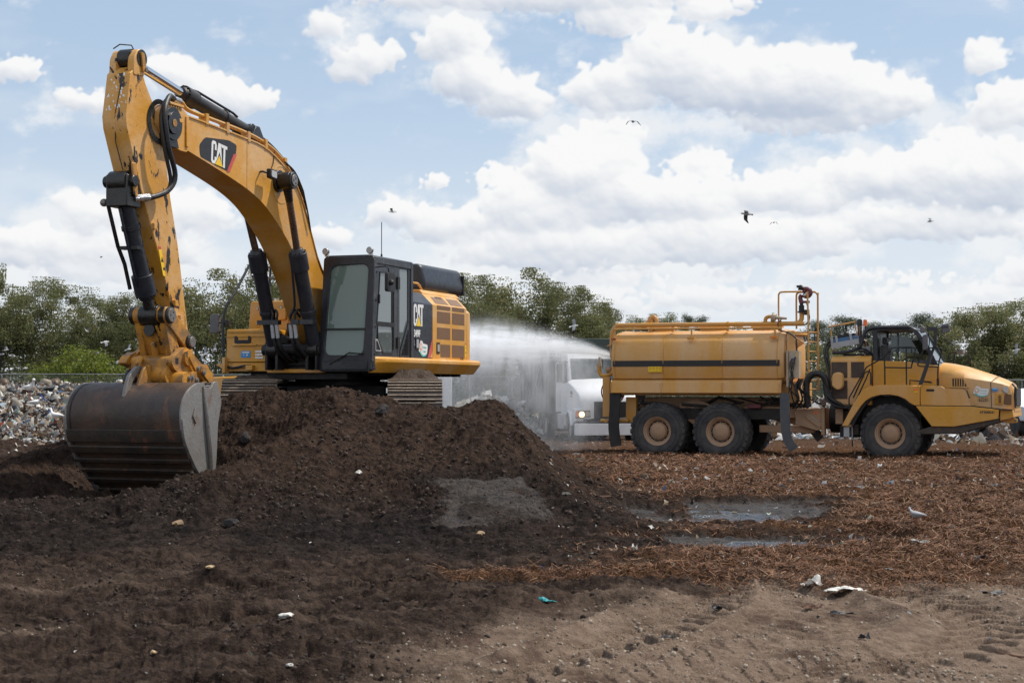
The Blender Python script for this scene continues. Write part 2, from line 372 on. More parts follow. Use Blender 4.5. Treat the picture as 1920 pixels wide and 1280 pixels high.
    co = np.stack([np.sin(AA)*np.cos(EE)*R, np.cos(AA)*np.cos(EE)*R, np.sin(EE)*R+1.8], -1).reshape(-1, 3).astype(np.float32)
    me.vertices.add(nx*ny); me.vertices.foreach_set('co', co.ravel())
    i0 = (np.arange(ny-1)[:, None]*nx+np.arange(nx-1)[None]).ravel(); keep = (alpha.ravel()[i0]+alpha.ravel()[i0+1]+alpha.ravel()[i0+nx]+alpha.ravel()[i0+nx+1]) > 0; i0 = i0[keep]
    q = np.stack([i0, i0+1, i0+nx+1, i0+nx], 1).astype(np.int32); n = len(q)
    me.loops.add(n*4); me.loops.foreach_set('vertex_index', q.ravel()); me.polygons.add(n); me.polygons.foreach_set('loop_start', np.arange(0, n*4, 4, dtype=np.int32)); me.polygons.foreach_set('loop_total', np.full(n, 4, dtype=np.int32)); me.update(calc_edges=True)
    edge = ss(.465-np.abs(AA), 0, .06)*ss(.395-EE, 0, .05)
    for nm, v in (('alpha', alpha*edge), ('lit', lit)): me.attributes.new(nm, 'FLOAT', 'POINT').data.foreach_set('value', v.ravel().astype(np.float32))
    m = bpy.data.materials.new('clouds'); m.use_nodes = True; t = NT(m.node_tree); t.n.clear()
    at = lambda k: t.node('ShaderNodeAttribute', attribute_name=k).outputs['Fac']
    em = t.node('ShaderNodeEmission', {'Color': t.mix(at('lit'), (.52, .585, .70), (.97, .965, .955)), 'Strength': 1.}); tr = t.n.new('ShaderNodeBsdfTransparent'); mx = t.n.new('ShaderNodeMixShader')
    t.l.new(t.m('MULTIPLY', at('alpha'), .95), mx.inputs[0]); t.l.new(tr.outputs[0], mx.inputs[1]); t.l.new(em.outputs[0], mx.inputs[2]); o = t.n.new('ShaderNodeOutputMaterial'); t.l.new(mx.outputs[0], o.inputs[0])
    m.cycles.emission_sampling = 'NONE'; me.materials.append(m)
    ob = bpy.data.objects.new('clouds', me); COL.objects.link(ob); tag(ob, kind='structure')
make_clouds()
EX_O = (-3.29, 30.24, .87); EX_YAW = rad(-109.5)
CREST = [(-8.6,24.2,.05),(-7.4,24.6,.5),(-6.7,25.2,.80),(-5.2,26.2,1.50),(-4.25,26.3,1.68),(-3.4,26.3,1.86),(-2.3,26.2,1.58),(-1.2,26.1,1.46),(-.9,25.6,1.40),(-.45,25.1,1.56),(.1,24.7,1.36),(.6,24.0,.84),(1.1,22.8,.44),(1.96,20.6,.06)]
def mound(x, y):
    h = np.zeros_like(x)
    wob = fbm(x*.7, y*.7, 3, 5)*.5
    for i in range(len(CREST)-1):
        d, z = capsule(x, y, CREST[i], CREST[i+1]); d = d*(1+wob*.25)
        front = np.where(y < CREST[i][1]+.2, 1., 0.); d = np.maximum(d-.28*np.minimum(z, 1), 0)
        R = np.where(front > 0, .9+z*3.1, 1.2+z*1.0)
        h = np.maximum(h, z*np.clip(1-d/R, 0, 1)**1.18)
    h = np.minimum(h, np.interp(x+wob*.10+.06*(24.5-y), [-.62, -.10, .46, .92, 1.5, 2.3], [1.75, 1.46, .84, .42, .16, 0]))
    pad = .82*(1-ss(np.hypot((x+3.7)/3.7, (y-31)/4.6), .72, 1.08))
    h = np.maximum(h, pad)
    # where the bucket stands the soil has been dug away
    c, s = math.cos(EX_YAW), math.sin(EX_YAW); lx = (x-EX_O[0])*c+(y-EX_O[1])*s; ly = -(x-EX_O[0])*s+(y-EX_O[1])*c
    dout = np.maximum(np.maximum(np.abs(ly)-1.0, 0), np.maximum(6.15-lx, 0)*1.6)
    dout2 = np.hypot(np.maximum(np.abs(ly+.0)-1.12, 0), np.maximum(6.0-lx, 0))
    cap = .18 + np.maximum(dout2-.02, 0)*.8 + fbm(x*3, y*3, 3, 8)*.08
    h = np.where(h > cap, cap, h)
    # small dark heap far left
    d, z = capsule(x, y, (-16.5, 43, .75), (-13.2, 44.5, .35)); h = np.maximum(h, z*np.clip(1-d/2.0, 0, 1))
    return h
def zones(x, y):
    w = fbm(x*.45, y*.45, 4, 31)*1.8; w2 = fbm(x*1.7, y*1.7, 4, 77)
    tan = ss(x+w*.8+w2*.8-(y-12)*.25, -1.1, .9)*ss(14.6+w*.35+w2*1.0-y, -.35, .4)
    tan = np.maximum(tan, .4*ss(.55-np.abs(y-12.6-.16*x-w*.25)-.35*w2, 0, .5)*ss(-1.9-x, 0, 1.2))
    tan = np.maximum(tan, .25*ss(.5-np.abs(y-14.6-w*.4), 0, .4)*ss(-3.2-x+w, 0, 1.2))
    wet = ss(1.0-np.hypot((x+1.2+w)/5.2, (y-19.8+w*1.2)/2.9)+w2*.5, -.05, .8)
    wet = np.maximum(wet, ss(1-np.hypot((x+6.5)/3.2, (y-20.5)/3.4)+w*.4, 0, .5)*.8)
    straw = ss(x*1.0 + w*.6 + w2*.9 - (1.6+.0*(y-20)), -.7, .8)*(1-ss(y, 46, 62)*.75)*ss(y-14.2-w*.35-w2*.8, -.2, .5)
    tongue = ss(.55-np.abs(y-15.3-(x+.2)*.1+w2*.6), 0, .4)*ss(x+.9, 0, .5)
    straw = np.maximum(straw, tongue)
    pud = 1-np.minimum(np.hypot((x-3.1-w*.3)/1.45, (y-23.0-(x-3.1)*.15)/2.3), np.hypot((x-2.8-w*.2)/1.4, (y-18.7-(x-2.8)*.30)/.85))
    mud = ss(pud+w2*.95+.02, -.05, .25)*ss(y-17.5, 0, .6)*(1-ss(mound(x, y), .08, .22))
    rim = ss(pud+.55+w2*.7, -.1, .5)*ss(y-17, 0, 1); wet = np.maximum(wet, rim*.9); straw = straw*(1-.75*rim); w3 = fbm(x*.9, y*.35, 3, 91)
    p1 = 1-np.minimum(np.hypot((x-3.35)/.95, (y-22.0+(x-3.35)*.6)/1.3), np.hypot((x-3.2-w3)/.9, (y-18.6-(x-3.2)*.4)/.55))
    water = ss(p1*.7+fbm(x*1.1, y*2.6, 4, 93)*.9+w3*.2-.06, 0, .06)
    smear = ss(1-np.maximum(np.abs(x+.30+(y-21)*.25)/(.74-.10*(y-20.9)), np.abs(y-20.7-(x+.3)*.25)/1.0)+w2*.50+w*.10, .0, .2)*(.35+.65*ss(fbm(x*2.1, y*2.6, 4, 99), -.30, .02))
    return tan, wet, straw*(1-mud), mud, water*mud, smear
def height(x, y, detail=True):
    tan, wet, straw, mud, water, smear = zones(x, y)
    m = mound(x, y)
    h = m + np.where(y > 36, -.06, 0)*ss(y, 34, 38)
    onm = ss(m, .05, .4)
    h = h + 1.85*ss(y, 47, 80)*ss(-x-.115*y, 0, 5)*(1-.6*ss(y, 88, 108))
    h = h + 1.5*np.clip(1-np.hypot((x+1.0)/2.6, (y-63.5)/3.5), 0, 1)**.8 + 1.3*np.clip(1-np.hypot((x-11.8)/3.0, (y-61)/4), 0, 1) + .2*ss(y, 60, 100)*ss(x/y, .2, .28)
    h = h + fbm(x*.25, y*.25, 3, 2)*.10*(1-onm)*ss(y, 9, 16)
    h = h*(1-mud)-.03*mud
    if detail:
        sm = np.maximum(np.maximum(smear, mud), 0)
        cl = fbm(x*2.2, y*2.2, 5, 3, .62)
        bl = np.abs(fbm(x*4.5+.5*cl, y*4.5, 4, 9, .6)); bl2 = np.abs(fbm(x*13, y*13, 3, 19, .6)); 
        h = h + onm*(1-sm)*(cl*.12 - bl*.085 - bl2*.07)
        # runnels down the mound
        h = h + onm*(1-sm)*fbm(x*2.6, y*.5, 3, 44)*.06
        a2 = x*.35+y+fbm(x*.3, y*.6, 3, 81)*1.2; ridge = (1-np.abs(np.sin(a2*2.1)))**3
        soil = (1-onm)*(1-tan)*(1-straw)*(1-sm)
        h = h + soil*(cl*.085 - bl*.06 - bl2*.045 + fbm(x*.7, y*3.4, 4, 61)*.11 + ridge*.075*ss(16.5-y, 0, 2)*ss(vnoise(x*.6, y*.5, 43), -.3, .1))
        wt = np.abs(np.abs(y-40.6+(x-7)*.40)-1.1); h = h - straw*.05*ss(.42-wt, 0, .2)*ss(x, 2, 4)
        h = h + straw*(cl*.09 + fbm(x*9, y*9, 4, 23, .7)*.055 + .02)
        # dry dirt with tyre ruts running away from the camera
        a = x - .36*(y-11) + fbm(x*.25, y*.25, 2, 71)*1.3
        rut = (1-np.abs(np.sin(a*3.3)))**3*1.5*ss(vnoise(x*.5, y*.4, 41), -.25, .2)-.4*np.sin(a*3.3)**2+np.sin(a*9.7+1.3)*.25
        tread = np.sign(np.sin((y*2+np.abs((a*1.3) % 1-.5)*2.0)*14))*ss(vnoise(x*.9, y*.25, 5), .02, .2)*.006
        lf = (a/1.9) % 1; lane = ss(.17-np.abs(lf-.3), 0, .03)*ss(vnoise(x*.35, y*.3, 140), -.4, -.1); bars = ss(np.sin((y+np.abs(lf-.3)*2.4)*21), -.2, .3); h = h + tan*lane*(-.045+bars*.042)
        b2 = y-.16*x+fbm(x*.3, y*.3, 2, 141)*.8; lf2 = (b2/2.3) % 1; lane2 = ss(.14-np.abs(lf2-.5), 0, .03)*ss(vnoise(x*.3, y*.4, 142), -.42, -.1)*ss(17-y, 0, 1.5); bars2 = ss(np.sin((x+np.abs(lf2-.5)*2.6)*19), -.2, .3); h = h + (1-onm)*(1-tan)*(1-straw)*(1-sm)*lane2*(-.085+bars2*.065)
        h = h + tan*(rut*.045 + cl*.018 - bl2*.018 + tread*1.3 + fbm(x*3, y*7, 4, 5)*.016)
        crk = (1-np.abs(fbm(x*1.6+3, y*3.4, 3, 95))*2.2).clip(0, 1)**9*.05 + (1-np.abs(fbm(x*4.2, y*9, 3, 96))*2.2).clip(0, 1)**10*.03
        h = h + smear*(fbm(x*1.2, y*5, 4, 15)*.05 + fbm(x*11, y*7, 4, 16, .65)*.02 - crk) + mud*(1-water)*(np.maximum(fbm(x*2.2, y*3.2, 4, 15, .6), -.1)*.07 + fbm(x*11, y*7, 3, 16)*.02)
        trk = np.sin((y*.8+x*.15)*26); h = h + smear*np.where(trk > .75, -.02, 0)*ss(vnoise(x*2, y*3, 8), -.2, .1)
        h = h*(1-ss(water, .02, .25))+(-.036+fbm(x*2.2, y*6, 4, 97, .6)*.030)*ss(water, .02, .25)
    return h
def H1(x, y): return float(height(np.array([float(x)]), np.array([float(y)]))[0])
# rows are packed where the ground is seen at close range
rows = np.concatenate([np.linspace(6, 9, 30)[:-1], 9*(17.5/9)**np.linspace(0, 1, 330)[:-1], np.linspace(17.5, 27.2, 470)[:-1], np.linspace(27.2, 48, 230)[:-1], 48*(130/48)**np.linspace(0, 1, 130)[:-1], np.geomspace(130, 1500, 30)])
cols = np.concatenate([np.linspace(-3, -.5, 26)[:-1], np.linspace(-.5, -.34, 60)[:-1], np.linspace(-.34, .34, 1050)[:-1], np.linspace(.34, .5, 60)[:-1], np.linspace(.5, 3, 26)])
YY, CC = np.meshgrid(rows, cols, indexing='ij'); XX = CC*YY
x = XX.ravel(); y = YY.ravel(); z = height(x, y)
z = z + ss(y, 85, 100)*0.0
nr, nc = XX.shape
me = bpy.data.meshes.new('ground'); me.vertices.add(nr*nc); me.vertices.foreach_set('co', np.stack([x, y, z], 1).astype(np.float32).ravel())
i0 = (np.arange(nr-1)[:, None]*nc+np.arange(nc-1)[None]).ravel()
quads = np.stack([i0, i0+1, i0+nc+1, i0+nc], 1).astype(np.int32); nq = len(quads)
me.loops.add(nq*4); me.loops.foreach_set('vertex_index', quads.ravel()); me.polygons.add(nq)
me.polygons.foreach_set('loop_start', np.arange(0, nq*4, 4, dtype=np.int32)); me.polygons.foreach_set('loop_total', np.full(nq, 4, dtype=np.int32))
me.polygons.foreach_set('use_smooth', np.ones(nq, dtype=bool)); me.update(calc_edges=True)
tan, wet, straw, mud, water, smear = zones(x, y); onm = ss(mound(x, y), .05, .35)
wetm = np.clip(wet*(1-ss(z, .55, 1.1)), 0, 1)
for nm, a in (('tan', tan), ('wet', wetm), ('straw', straw*(1-.75*onm*ss(23-y,-1,1))), ('mud', np.maximum(mud, smear)), ('water', water), ('soil', onm)):
    at = me.attributes.new(nm, 'FLOAT', 'POINT'); at.data.foreach_set('value', a.astype(np.float32))
m, t, p, out = newmat('ground')
tcn = t.n.new('ShaderNodeTexCoord'); v = tcn.outputs['Object']
def A(nm): return t.node('ShaderNodeAttribute', attribute_name=nm).outputs['Fac']
nA = t.noise(v, .9, 6, .6); nB = t.noise(v, 7, 6, .65); nC = t.noise(v, 42, 4, .6); nS = t.noise(t.mapping(v, (1, .35, 1)), 60, 3, .7)
soil = t.mix(t.ss(nB, .35, .68), (.018, .0125, .0105), (.060, .041, .032))
stk = t.noise(t.mapping(v, (.35, 1.6, 1)), 2.2, 6, .65); soil = t.mix(t.m('MULTIPLY', t.ss(stk, .50, .68), .6), soil, (.105, .076, .060)); crumb = t.mix(t.ss(nC, .62, .78), soil, (.13, .09, .065))
soilm = t.mix(t.ss(nB, .3, .7), (.018, .012, .0095), (.062, .040, .030))
c = t.mix(A('soil'), crumb, soilm)
wetc = t.mix(t.ss(nB, .4, .65), (.008, .007, .007), (.024, .019, .018)); c = t.mix(t.m('MULTIPLY', A('wet'), .85), c, wetc)
mudc = t.mix(t.ss(nB, .30, .70), (.024, .018, .0155), (.060, .046, .039)); ck = t.m('ABSOLUTE', t.m('SUBTRACT', t.noise(t.mapping(v, (.55, 1.9, 1)), 2.6, 4, .6, .6), .5)); mudc = t.mix(t.ss(ck, .022, .006), mudc, (.008, .007, .006)); c = t.mix(A('mud'), c, mudc)
strawc = t.mix(t.ss(nS, .38, .66), (.040, .019, .010), (.15, .080, .043)); strawc = t.mix(t.ss(nA, .50, .70), strawc, (.065, .034, .022)); c = t.mix(A('straw'), c, strawc)
tanc = t.mix(t.ss(nB, .3, .7), (.135, .095, .070), (.235, .172, .130)); tanc = t.mix(t.ss(nC, .64, .75), tanc, (.38, .31, .25)); tanc = t.mix(t.ss(t.noise(t.mapping(v, (1, .45, 1)), 1.3, 6, .65), .50, .64), tanc, (.085, .056, .042)); c = t.mix(A('tan'), c, tanc)
cp = t.n.new('ShaderNodeSeparateXYZ'); t.l.new(v, cp.inputs[0])
grassf = t.m('MULTIPLY', t.ss(cp.outputs[1], 92, 99), t.ss(nA, .35, .5)); c = t.mix(grassf, c, (.05, .055, .018))
c = t.mix(A('water'), c, (.02, .018, .017))
t.l.new(c, p.inputs['Base Color'])
r = t.m('MULTIPLY_ADD', A('wet'), -.08, .95); r = t.m('MULTIPLY_ADD', A('mud'), t.m('MULTIPLY_ADD', nB, .2, -.42), r); r = t.m('MAXIMUM', r, .3)
r = t.m('MULTIPLY', r, t.m('SUBTRACT', 1., t.m('MULTIPLY', A('water'), .62))); t.l.new(r, p.inputs['Roughness'])
t.l.new(t.m('MULTIPLY_ADD', A('water'), .45, t.m('MULTIPLY_ADD', A('mud'), .14, .04)), p.inputs['Specular IOR Level'])
bh = t.m('MULTIPLY', t.m('ADD', t.noise(v, 26, 5, .68), t.m('MULTIPLY', nC, .4)), t.m('SUBTRACT', 1, t.m('MULTIPLY', A('water'), .7)))
b = t.node('ShaderNodeBump', {'Height': bh, 'Strength': .9, 'Distance': .05}); t.l.new(b.outputs[0], p.inputs['Normal'])
me.materials.append(m); gnd = bpy.data.objects.new('ground', me); COL.objects.link(gnd); tag(gnd, kind='structure')
# ------------------------------------------------------------------ excavator (x forward, y to its left, z up)
EXC = empty('excavator', EX_O, EX_YAW)
tag(EXC, 'large yellow excavator with black cab digging on top of the dark soil mound', 'excavator')
def part(mb, name, parent=EXC, **k): return mb.build(name, parent, **k)
def cylinder_asm(name, base, gland, rodend, rb, rr, parent=EXC, matb='dark_paint', rodm='chrome', eye=(.13, .12), eyem='black_grease', hose=True):
    b, g_, r_ = Vector(base), Vector(gland), Vector(rodend); d = (g_-b).normalized()
    m = MB().mat(matb); m.cyl(b+d*.1, g_, rb, n=24)
    m.cyl(g_-d*.30, g_+d*.02, rb*1.28, n=24); m.cyl(g_+d*.02, g_+d*.10, rb*1.05, rb*.8, n=24)
    for k in range(8):
        a = 2*PI*k/8; side = d.cross(Vector((0, 1, 0))).normalized(); up = Vector((0, 1, 0))
        o_ = side*math.cos(a)*rb*1.14+up*math.sin(a)*rb*1.14; m.cyl(g_+o_, g_+o_+d*.05, .016, n=6)
    L = (g_-b).length
    m.cyl(b+d*L*.38, b+d*(L*.38+.07), rb*1.15, n=24)
    side = d.cross(Vector((0, 1, 0))).normalized()
    if hose:
        s = side*(rb+.035)
        m.tube([b+d*.35+s*1.0, b+d*.5+s*1.15, g_-d*.4+s*1.15, g_-d*.15+s*.9], .022, 8)
    m.mat(eyem); m.cyl(b-Vector((0, eye[1], 0)), b+Vector((0, eye[1], 0)), eye[0], n=24)
    o = part(m, name, parent, bevel=.006)
    m = MB().mat(rodm); m.cyl(g_, r_-(r_-g_).normalized()*eye[0]*.8, rr, n=24)
    m.mat(eyem); m.cyl(r_-Vector((0, eye[1], 0)), r_+Vector((0, eye[1], 0)), eye[0]*.95, n=24); m.cyl(r_-(r_-g_).normalized()*eye[0]*2.3, r_, rr*1.05, rr*1.5, n=16)
    part(m, 'piston_rod', o, bevel=.005); return o
# undercarriage
UC = rad(23.5)
def ucp(x, y): return (x*math.cos(UC)-y*math.sin(UC), x*math.sin(UC)+y*math.cos(UC))
random.seed(5)
for sd in (-1, 1):
    m = MB(); R = .5; z0 = .5; path = []; hl = 2.15
    def loop(s):
        P = 4*hl+2*PI*R; s %= P
        if s < 2*hl: return (-hl+s, z0+R, 0.)
        s -= 2*hl
        if s < PI*R: a = PI/2-s/R; return (hl+R*math.cos(a), z0+R*math.sin(a), a-PI/2)
        s -= PI*R
        if s < 2*hl: return (hl-s, z0-R, -PI)
        s -= 2*hl; a = -PI/2-s/R; return (-hl+R*math.cos(a), z0+R*math.sin(a), a-PI/2)
    P = 4*hl+2*PI*R; n = 54
    for k in range(n):
        x_, z_, an = loop(P*(k+.15)/n); w = .475; sl = P/n*.5-.008
        m.X = Matrix.Rotation(UC, 4, 'Z') @ Matrix.Translation((x_, sd*1.43, z_)) @ Matrix.Rotation(-an, 4, 'Y')
        m.mat('shoe_steel').box((-sl, -w, -.015), (sl, w, .02))
        for gx in (-sl+.012, 0, sl-.012):
            m.mat('shoe_steel').box((gx-.012, -w, .02), (gx+.012, w, .045)); m.mat('grouser_edge').box((gx-.011, -w+.002, .0452), (gx+.011, w-.002, .052))
        m.mat('black').box((-.03, -.2, .021), (.03, -.12, .03)); m.box((-.03, .12, .021), (.03, .2, .03))
        m.mat('shoe_steel').box((-sl*1.05, -.14, -.13), (sl*1.05, -.06, -.015)); m.box((-sl*1.05, .06, -.13), (sl*1.05, .14, -.015))
    m.X = Matrix.Identity(4)
    tr = part(m, 'track', bevel=0)
    m = MB().mat('black'); m.X = Matrix.Rotation(UC, 4, 'Z')
    m.prism(roundpoly([(-2.1, .22), (2.0, .22), (2.1, .75), (1.2, .82), (-1.2, .82), (-2.1, .75)], .1), sd*1.43-.26, sd*1.43+.26)
    part(m, 'track_frame', bevel=.01)
    for cx in (-2.15, 2.15): m = MB().mat('shoe_steel'); m.X = Matrix.Rotation(UC, 4, 'Z'); m.lathe([(.05, sd*1.43-.2), (.36, sd*1.43-.2), (.40, sd*1.43-.06), (.40, sd*1.43+.06), (.36, sd*1.43+.2), (.05, sd*1.43+.2)], 'y', (cx, 0, .5)); part(m, 'idler_wheel', bevel=0)
    # soil caked on the top run and the front curve
    m = MB().mat('mudcake') if 'mudcake' in MATS else MB()
    if 'mudcake' not in MATS: paint('mudcake', (.055, .034, .023), (.09, .06, .04), .6, 5, .95, bump=.2); m.mat('mudcake')
    nx, ny = 60, 16; vs = []
    for i in range(nx+1):
        for j in range(ny+1):
            s = 2*hl*.02 + i/nx*(2*hl*.98+.12); q = loop(s); t_ = j/ny; ed = min(t_, 1-t_)*2; e2 = min(1, (nx-i)/8.)*min(1, i/4.)
            hgt = (.02+.13*min(1, ed*2.2)*(0.6+1.1*random.random()))*e2 + (-.06 if e2 == 0 else 0)
            if sd < 0: hgt *= .55
            yy = sd*1.43+(t_-.5)*.93+random.uniform(-.01, .01); xx = q[0]+random.uniform(-.02, .02)
            vs.append(ucp(xx, yy)+(q[1]+hgt+.012 if e2 else q[1]-.03,))
    m.add(vs, [(i*(ny+1)+j, (i+1)*(ny+1)+j, (i+1)*(ny+1)+j+1, i*(ny+1)+j+1) for i in range(nx) for j in range(ny)])
    part(m, 'caked_soil', smooth=60)
m = MB().mat('black'); m.X = Matrix.Rotation(UC, 4, 'Z')
m.prism([(-1.2, .45), (1.2, .45), (1.0, .95), (-1.0, .95)], -.9, .9); m.prism([(-.95, .35), (-.5, .35), (-.5, .8), (-.95, .8)], -1.3, 1.3); m.prism([(.5, .35), (.95, .35), (.95, .8), (.5, .8)], -1.3, 1.3)
part(m, 'car_body', bevel=.02)
m = MB().mat('black').lathe([(.4, .9), (.95, .9), (.95, 1.02), (.80, 1.02), (.80, 1.1), (.86, 1.1), (.86, 1.2), (.4, 1.2)], 'z', n=48); part(m, 'swing_ring')
# upper frame
m = MB().mat('black'); m.box((-3.1, -1.42, 1.17), (1.5, 1.42, 1.30)); m.box((-.5, -1.0, 1.05), (1.5, .9, 1.17)); m.box((-2.9, -.7, 1.09), (-.5, .7, 1.17))
for i in range(8): m.box((-2.9+i*.52, -1.40, 1.12), (-2.80+i*.52, 1.36, 1.168))
m.box((1.0, -.6, 1.3), (1.55, .5, 1.42)); m.box((-.4, -.62, 1.3), (.9, -.50, 2.1)); m.box((-.4, .38, 1.3), (.9, .50, 2.1)); m.cyl((1.78, -.62, 1.58), (1.78, .52, 1.58), .10)
m.box((1.45, -.33, 1.22), (1.9, -.27, 1.72)); m.box((1.45, -.53, 1.22), (1.9, -.48, 1.72)); m.box((1.45, .27, 1.22), (1.9, .33, 1.72)); m.box((1.45, .46, 1.22), (1.9, .50, 1.72))
m.mat('cat_yellow').box((1.50, -.62, 1.17), (1.66, .50, 1.24))
part(m, 'upper_frame', bevel=.012)
m = MB().mat('black')                                              # dark machinery behind the cylinders
random.seed(3)
for i in range(14):
    y_ = random.uniform(-.55, .4); z_ = random.uniform(1.35, 1.9); m.cyl((random.uniform(.7, 1.1), y_, z_), (random.uniform(1.1, 1.5), y_+random.uniform(-.1, .1), z_+random.uniform(-.1, .1)), random.uniform(.03, .1), n=12)
m.box((.3, -.60, 1.3), (.8, .48, 1.9))
part(m, 'swing_motor', bevel=.01)
# side skirts
for sd in (1, -1):
    m = MB().mat('cat_yellow')
    sec = [(1.40, 1.17), (1.46, 1.17), (1.62, 1.36), (1.62, 1.42), (1.56, 1.455), (1.40, 1.455)]
    x0, x1 = (-3.35, 1.62) if sd > 0 else (-3.35, 1.72)
    vs = [(x0, sd*p[0], p[1]) for p in sec] + [(x1-.35, sd*p[0], p[1]) for p in sec] + [(x1+(.08 if p[0] < 1.5 else .0), sd*(p[0] if p[0] < 1.5 else 1.50), p[1]) for p in sec]
    n = 6; fs = [tuple(range(n))] + [tuple(range(3*n-1, 2*n-1, -1))]
    for q in (0, 1): fs += [(q*n+i, q*n+(i+1) % n, (q+1)*n+(i+1) % n, (q+1)*n+i) for i in range(n)]
    m.add(vs, fs)
    part(m, 'side_skirt', bevel=.008)
# cab
CX0, CX1, CY0, CY1, CZ0, CZ1 = 0.0, 1.76, .50, 1.50, 1.22, 3.24
m = MB().mat('dark_paint')
prof = roundpoly([(CX0, CZ0+.20), (CX0, CZ1-.02), (1.50, CZ1), (1.66, CZ1-.06), (1.80, 1.55), (1.80, CZ0), (1.6, CZ0-.02), (CX0, CZ0+.05)], .05, 3)
# roof
m.prism(roundpoly([(CY0, CZ1-.13), (CY0, CZ1-.02), (CY0+.08, CZ1+.02), (CY1-.08, CZ1+.02), (CY1, CZ1-.03), (CY1, CZ1-.13)], .05, 3), CX0-.02, 1.62, 'x')
m.box((CX0, CY0, CZ0), (1.76, CY1, CZ0+.14))
m.box((CX0, CY0, CZ0+.14), (CX0+.08, CY1, CZ1-.13))                 # rear wall
m.prism([(CX0, 1.3), (1.7, 1.3), (1.6, CZ1-.1), (CX0, CZ1-.1)], CY0, CY0+.03)
shell = part(m, 'cab', bevel=.02)
# front frame with windscreen opening (slightly raked)
fw = MB().mat('dark_paint')
def frontpt(yv, zv): return (1.80-.13*max(0, (zv-1.55))/1.65, yv, zv)
outer = roundpoly([(CY0-.01, CZ0-.03), (CY1+.0, CZ0-.03), (CY1+.0, CZ1-.01), (CY0+.02, CZ1-.01)], .06, 5)
inner = roundpoly([(CY0+.10, CZ0+.26), (CY1-.15, CZ0+.26), (CY1-.10, CZ1-.15), (CY0+.17, CZ1-.17)], .14, 5)
vs = [frontpt(*p) for p in outer] + [frontpt(*p) for p in inner]; n = len(outer)
vs += [(p[0]-.13, p[1], p[2]) for p in vs]; fs = []
for i in range(n):
    j = (i+1) % n; fs += [(i, j, n+j, n+i), (2*n+i, 3*n+i, 3*n+j, 2*n+j), (i, 2*n+i, 2*n+j, j), (n+i, n+j, 3*n+j, 3*n+i)]
fw.add(vs, fs)
fw.mat('dark_paint').box((1.795, CY0+.05, CZ0+.0), (1.825, CY1-.06, CZ0+.16))
part(fw, 'front_frame', shell, bevel=.012)
m = MB().mat('windshield'); q = [frontpt((p[0]-1.0)*1.03+1.0, (p[1]-2.2)*1.015+2.2) for p in inner]; nq_ = len(q); q = [(p[0]-.03, p[1], p[2]) for p in q]
m.add(q + [(p[0]-.012, p[1], p[2]) for p in q], [tuple(range(nq_)), tuple(range(2*nq_-1, nq_-1, -1))] + [(i, nq_+i, nq_+(i+1) % nq_, (i+1) % nq_) for i in range(nq_)])
part(m, 'windshield', shell, smooth=0)
m = MB().mat('black'); m.box((1.775, CY0+.09, 1.925), (1.80, CY1-.13, 1.955)); part(m, 'window_bar', shell)
m = MB().mat('black'); m.tube([(1.83, .93, 1.43), (1.835, 1.10, 1.52), (1.83, 1.36, 1.50)], .012, 6); m.tube([(1.835, .72, 1.32), (1.835, 1.12, 1.53)], .009, 6); part(m, 'wiper', shell)
# side : door and rear quarter
def xz(o): return o
m = MB().mat('cab_grey')
dout = roundpoly([(1.70, 1.44), (1.54, 3.10), (.66, 3.12), (.66, 1.40), (1.45, 1.42)], .06, 3)
m.ring([(1.76, 1.36), (1.60, 3.16), (.62, 3.17), (.62, 1.36)], [(1.56, 1.56), (1.42, 2.95), (.78, 2.98), (.78, 1.56)], CY1-.05, CY1-.005)
m.ring([(.62, 1.36), (.62, 3.17), (.0, 3.19), (.0, 1.36)], [(.52, 1.5), (.52, 3.08), (.13, 3.08), (.13, 1.5)], CY1-.05, CY1-.006)
m.prism([(.0, 3.1), (1.65, 3.1), (1.62, 3.22), (0, 3.24)], CY1-.07, CY1+.012)
m.prism([(-.06, 1.36), (.04, 1.36), (.04, 3.24), (-.06, 3.22)], CY1-.2, CY1+.02)
m.prism([(1.62, 1.36), (1.79, 1.36), (1.66, 3.18), (1.54, 3.18)], CY1-.07, CY1+.01)
m.prism([(1.56, 1.44), (1.56, 1.60), (1.36, 1.44)], CY1-.05, CY1-.004); m.prism([(.78, 1.44), (.78, 1.50), (.88, 1.44)], CY1-.05, CY1-.004)
part(m, 'cab_side_frame', shell, bevel=.012)
m = MB().mat('cab_grey').prism([(.52, 1.44), (.52, 1.56), (.12, 2.14), (.12, 1.44)], CY1-.045, CY1+.006)
for i in range(6): m.mat('black').prism([(.47-.06*i, 1.50), (.455-.06*i, 1.50), (.455-.06*i, 1.53+.09*i), (.47-.06*i, 1.51+.09*i)], CY1+.006, CY1+.018)
m.mat('black').box((.13, CY1+.006, 1.45), (.50, CY1+.02, 1.475))
part(m, 'vent_panel', shell)
m = MB().mat('side_glass').prism([(1.57, 2.06), (1.44, 2.97), (.77, 2.99), (.77, 2.06)], CY1-.035, CY1-.022); part(m, 'upper_door_glass', shell, smooth=0)
m = MB().mat('side_glass').prism([(1.52, 2.03), (1.50, 1.74), (1.26, 1.50), (.88, 1.50), (.77, 1.60), (.77, 2.03)], CY1-.035, CY1-.022); part(m, 'lower_door_glass', shell, smooth=0)
m = MB().mat('side_glass').prism([(.53, 1.55), (.53, 3.09), (.12, 3.09), (.12, 2.0)], CY1-.035, CY1-.022); part(m, 'quarter_glass', shell, smooth=0)
m = MB().mat('black'); m.box((.77, CY1-.02, 2.03), (1.56, CY1+.004, 2.07)); m.box((.80, CY1-.03, 2.07), (.86, CY1-.012, 2.98))
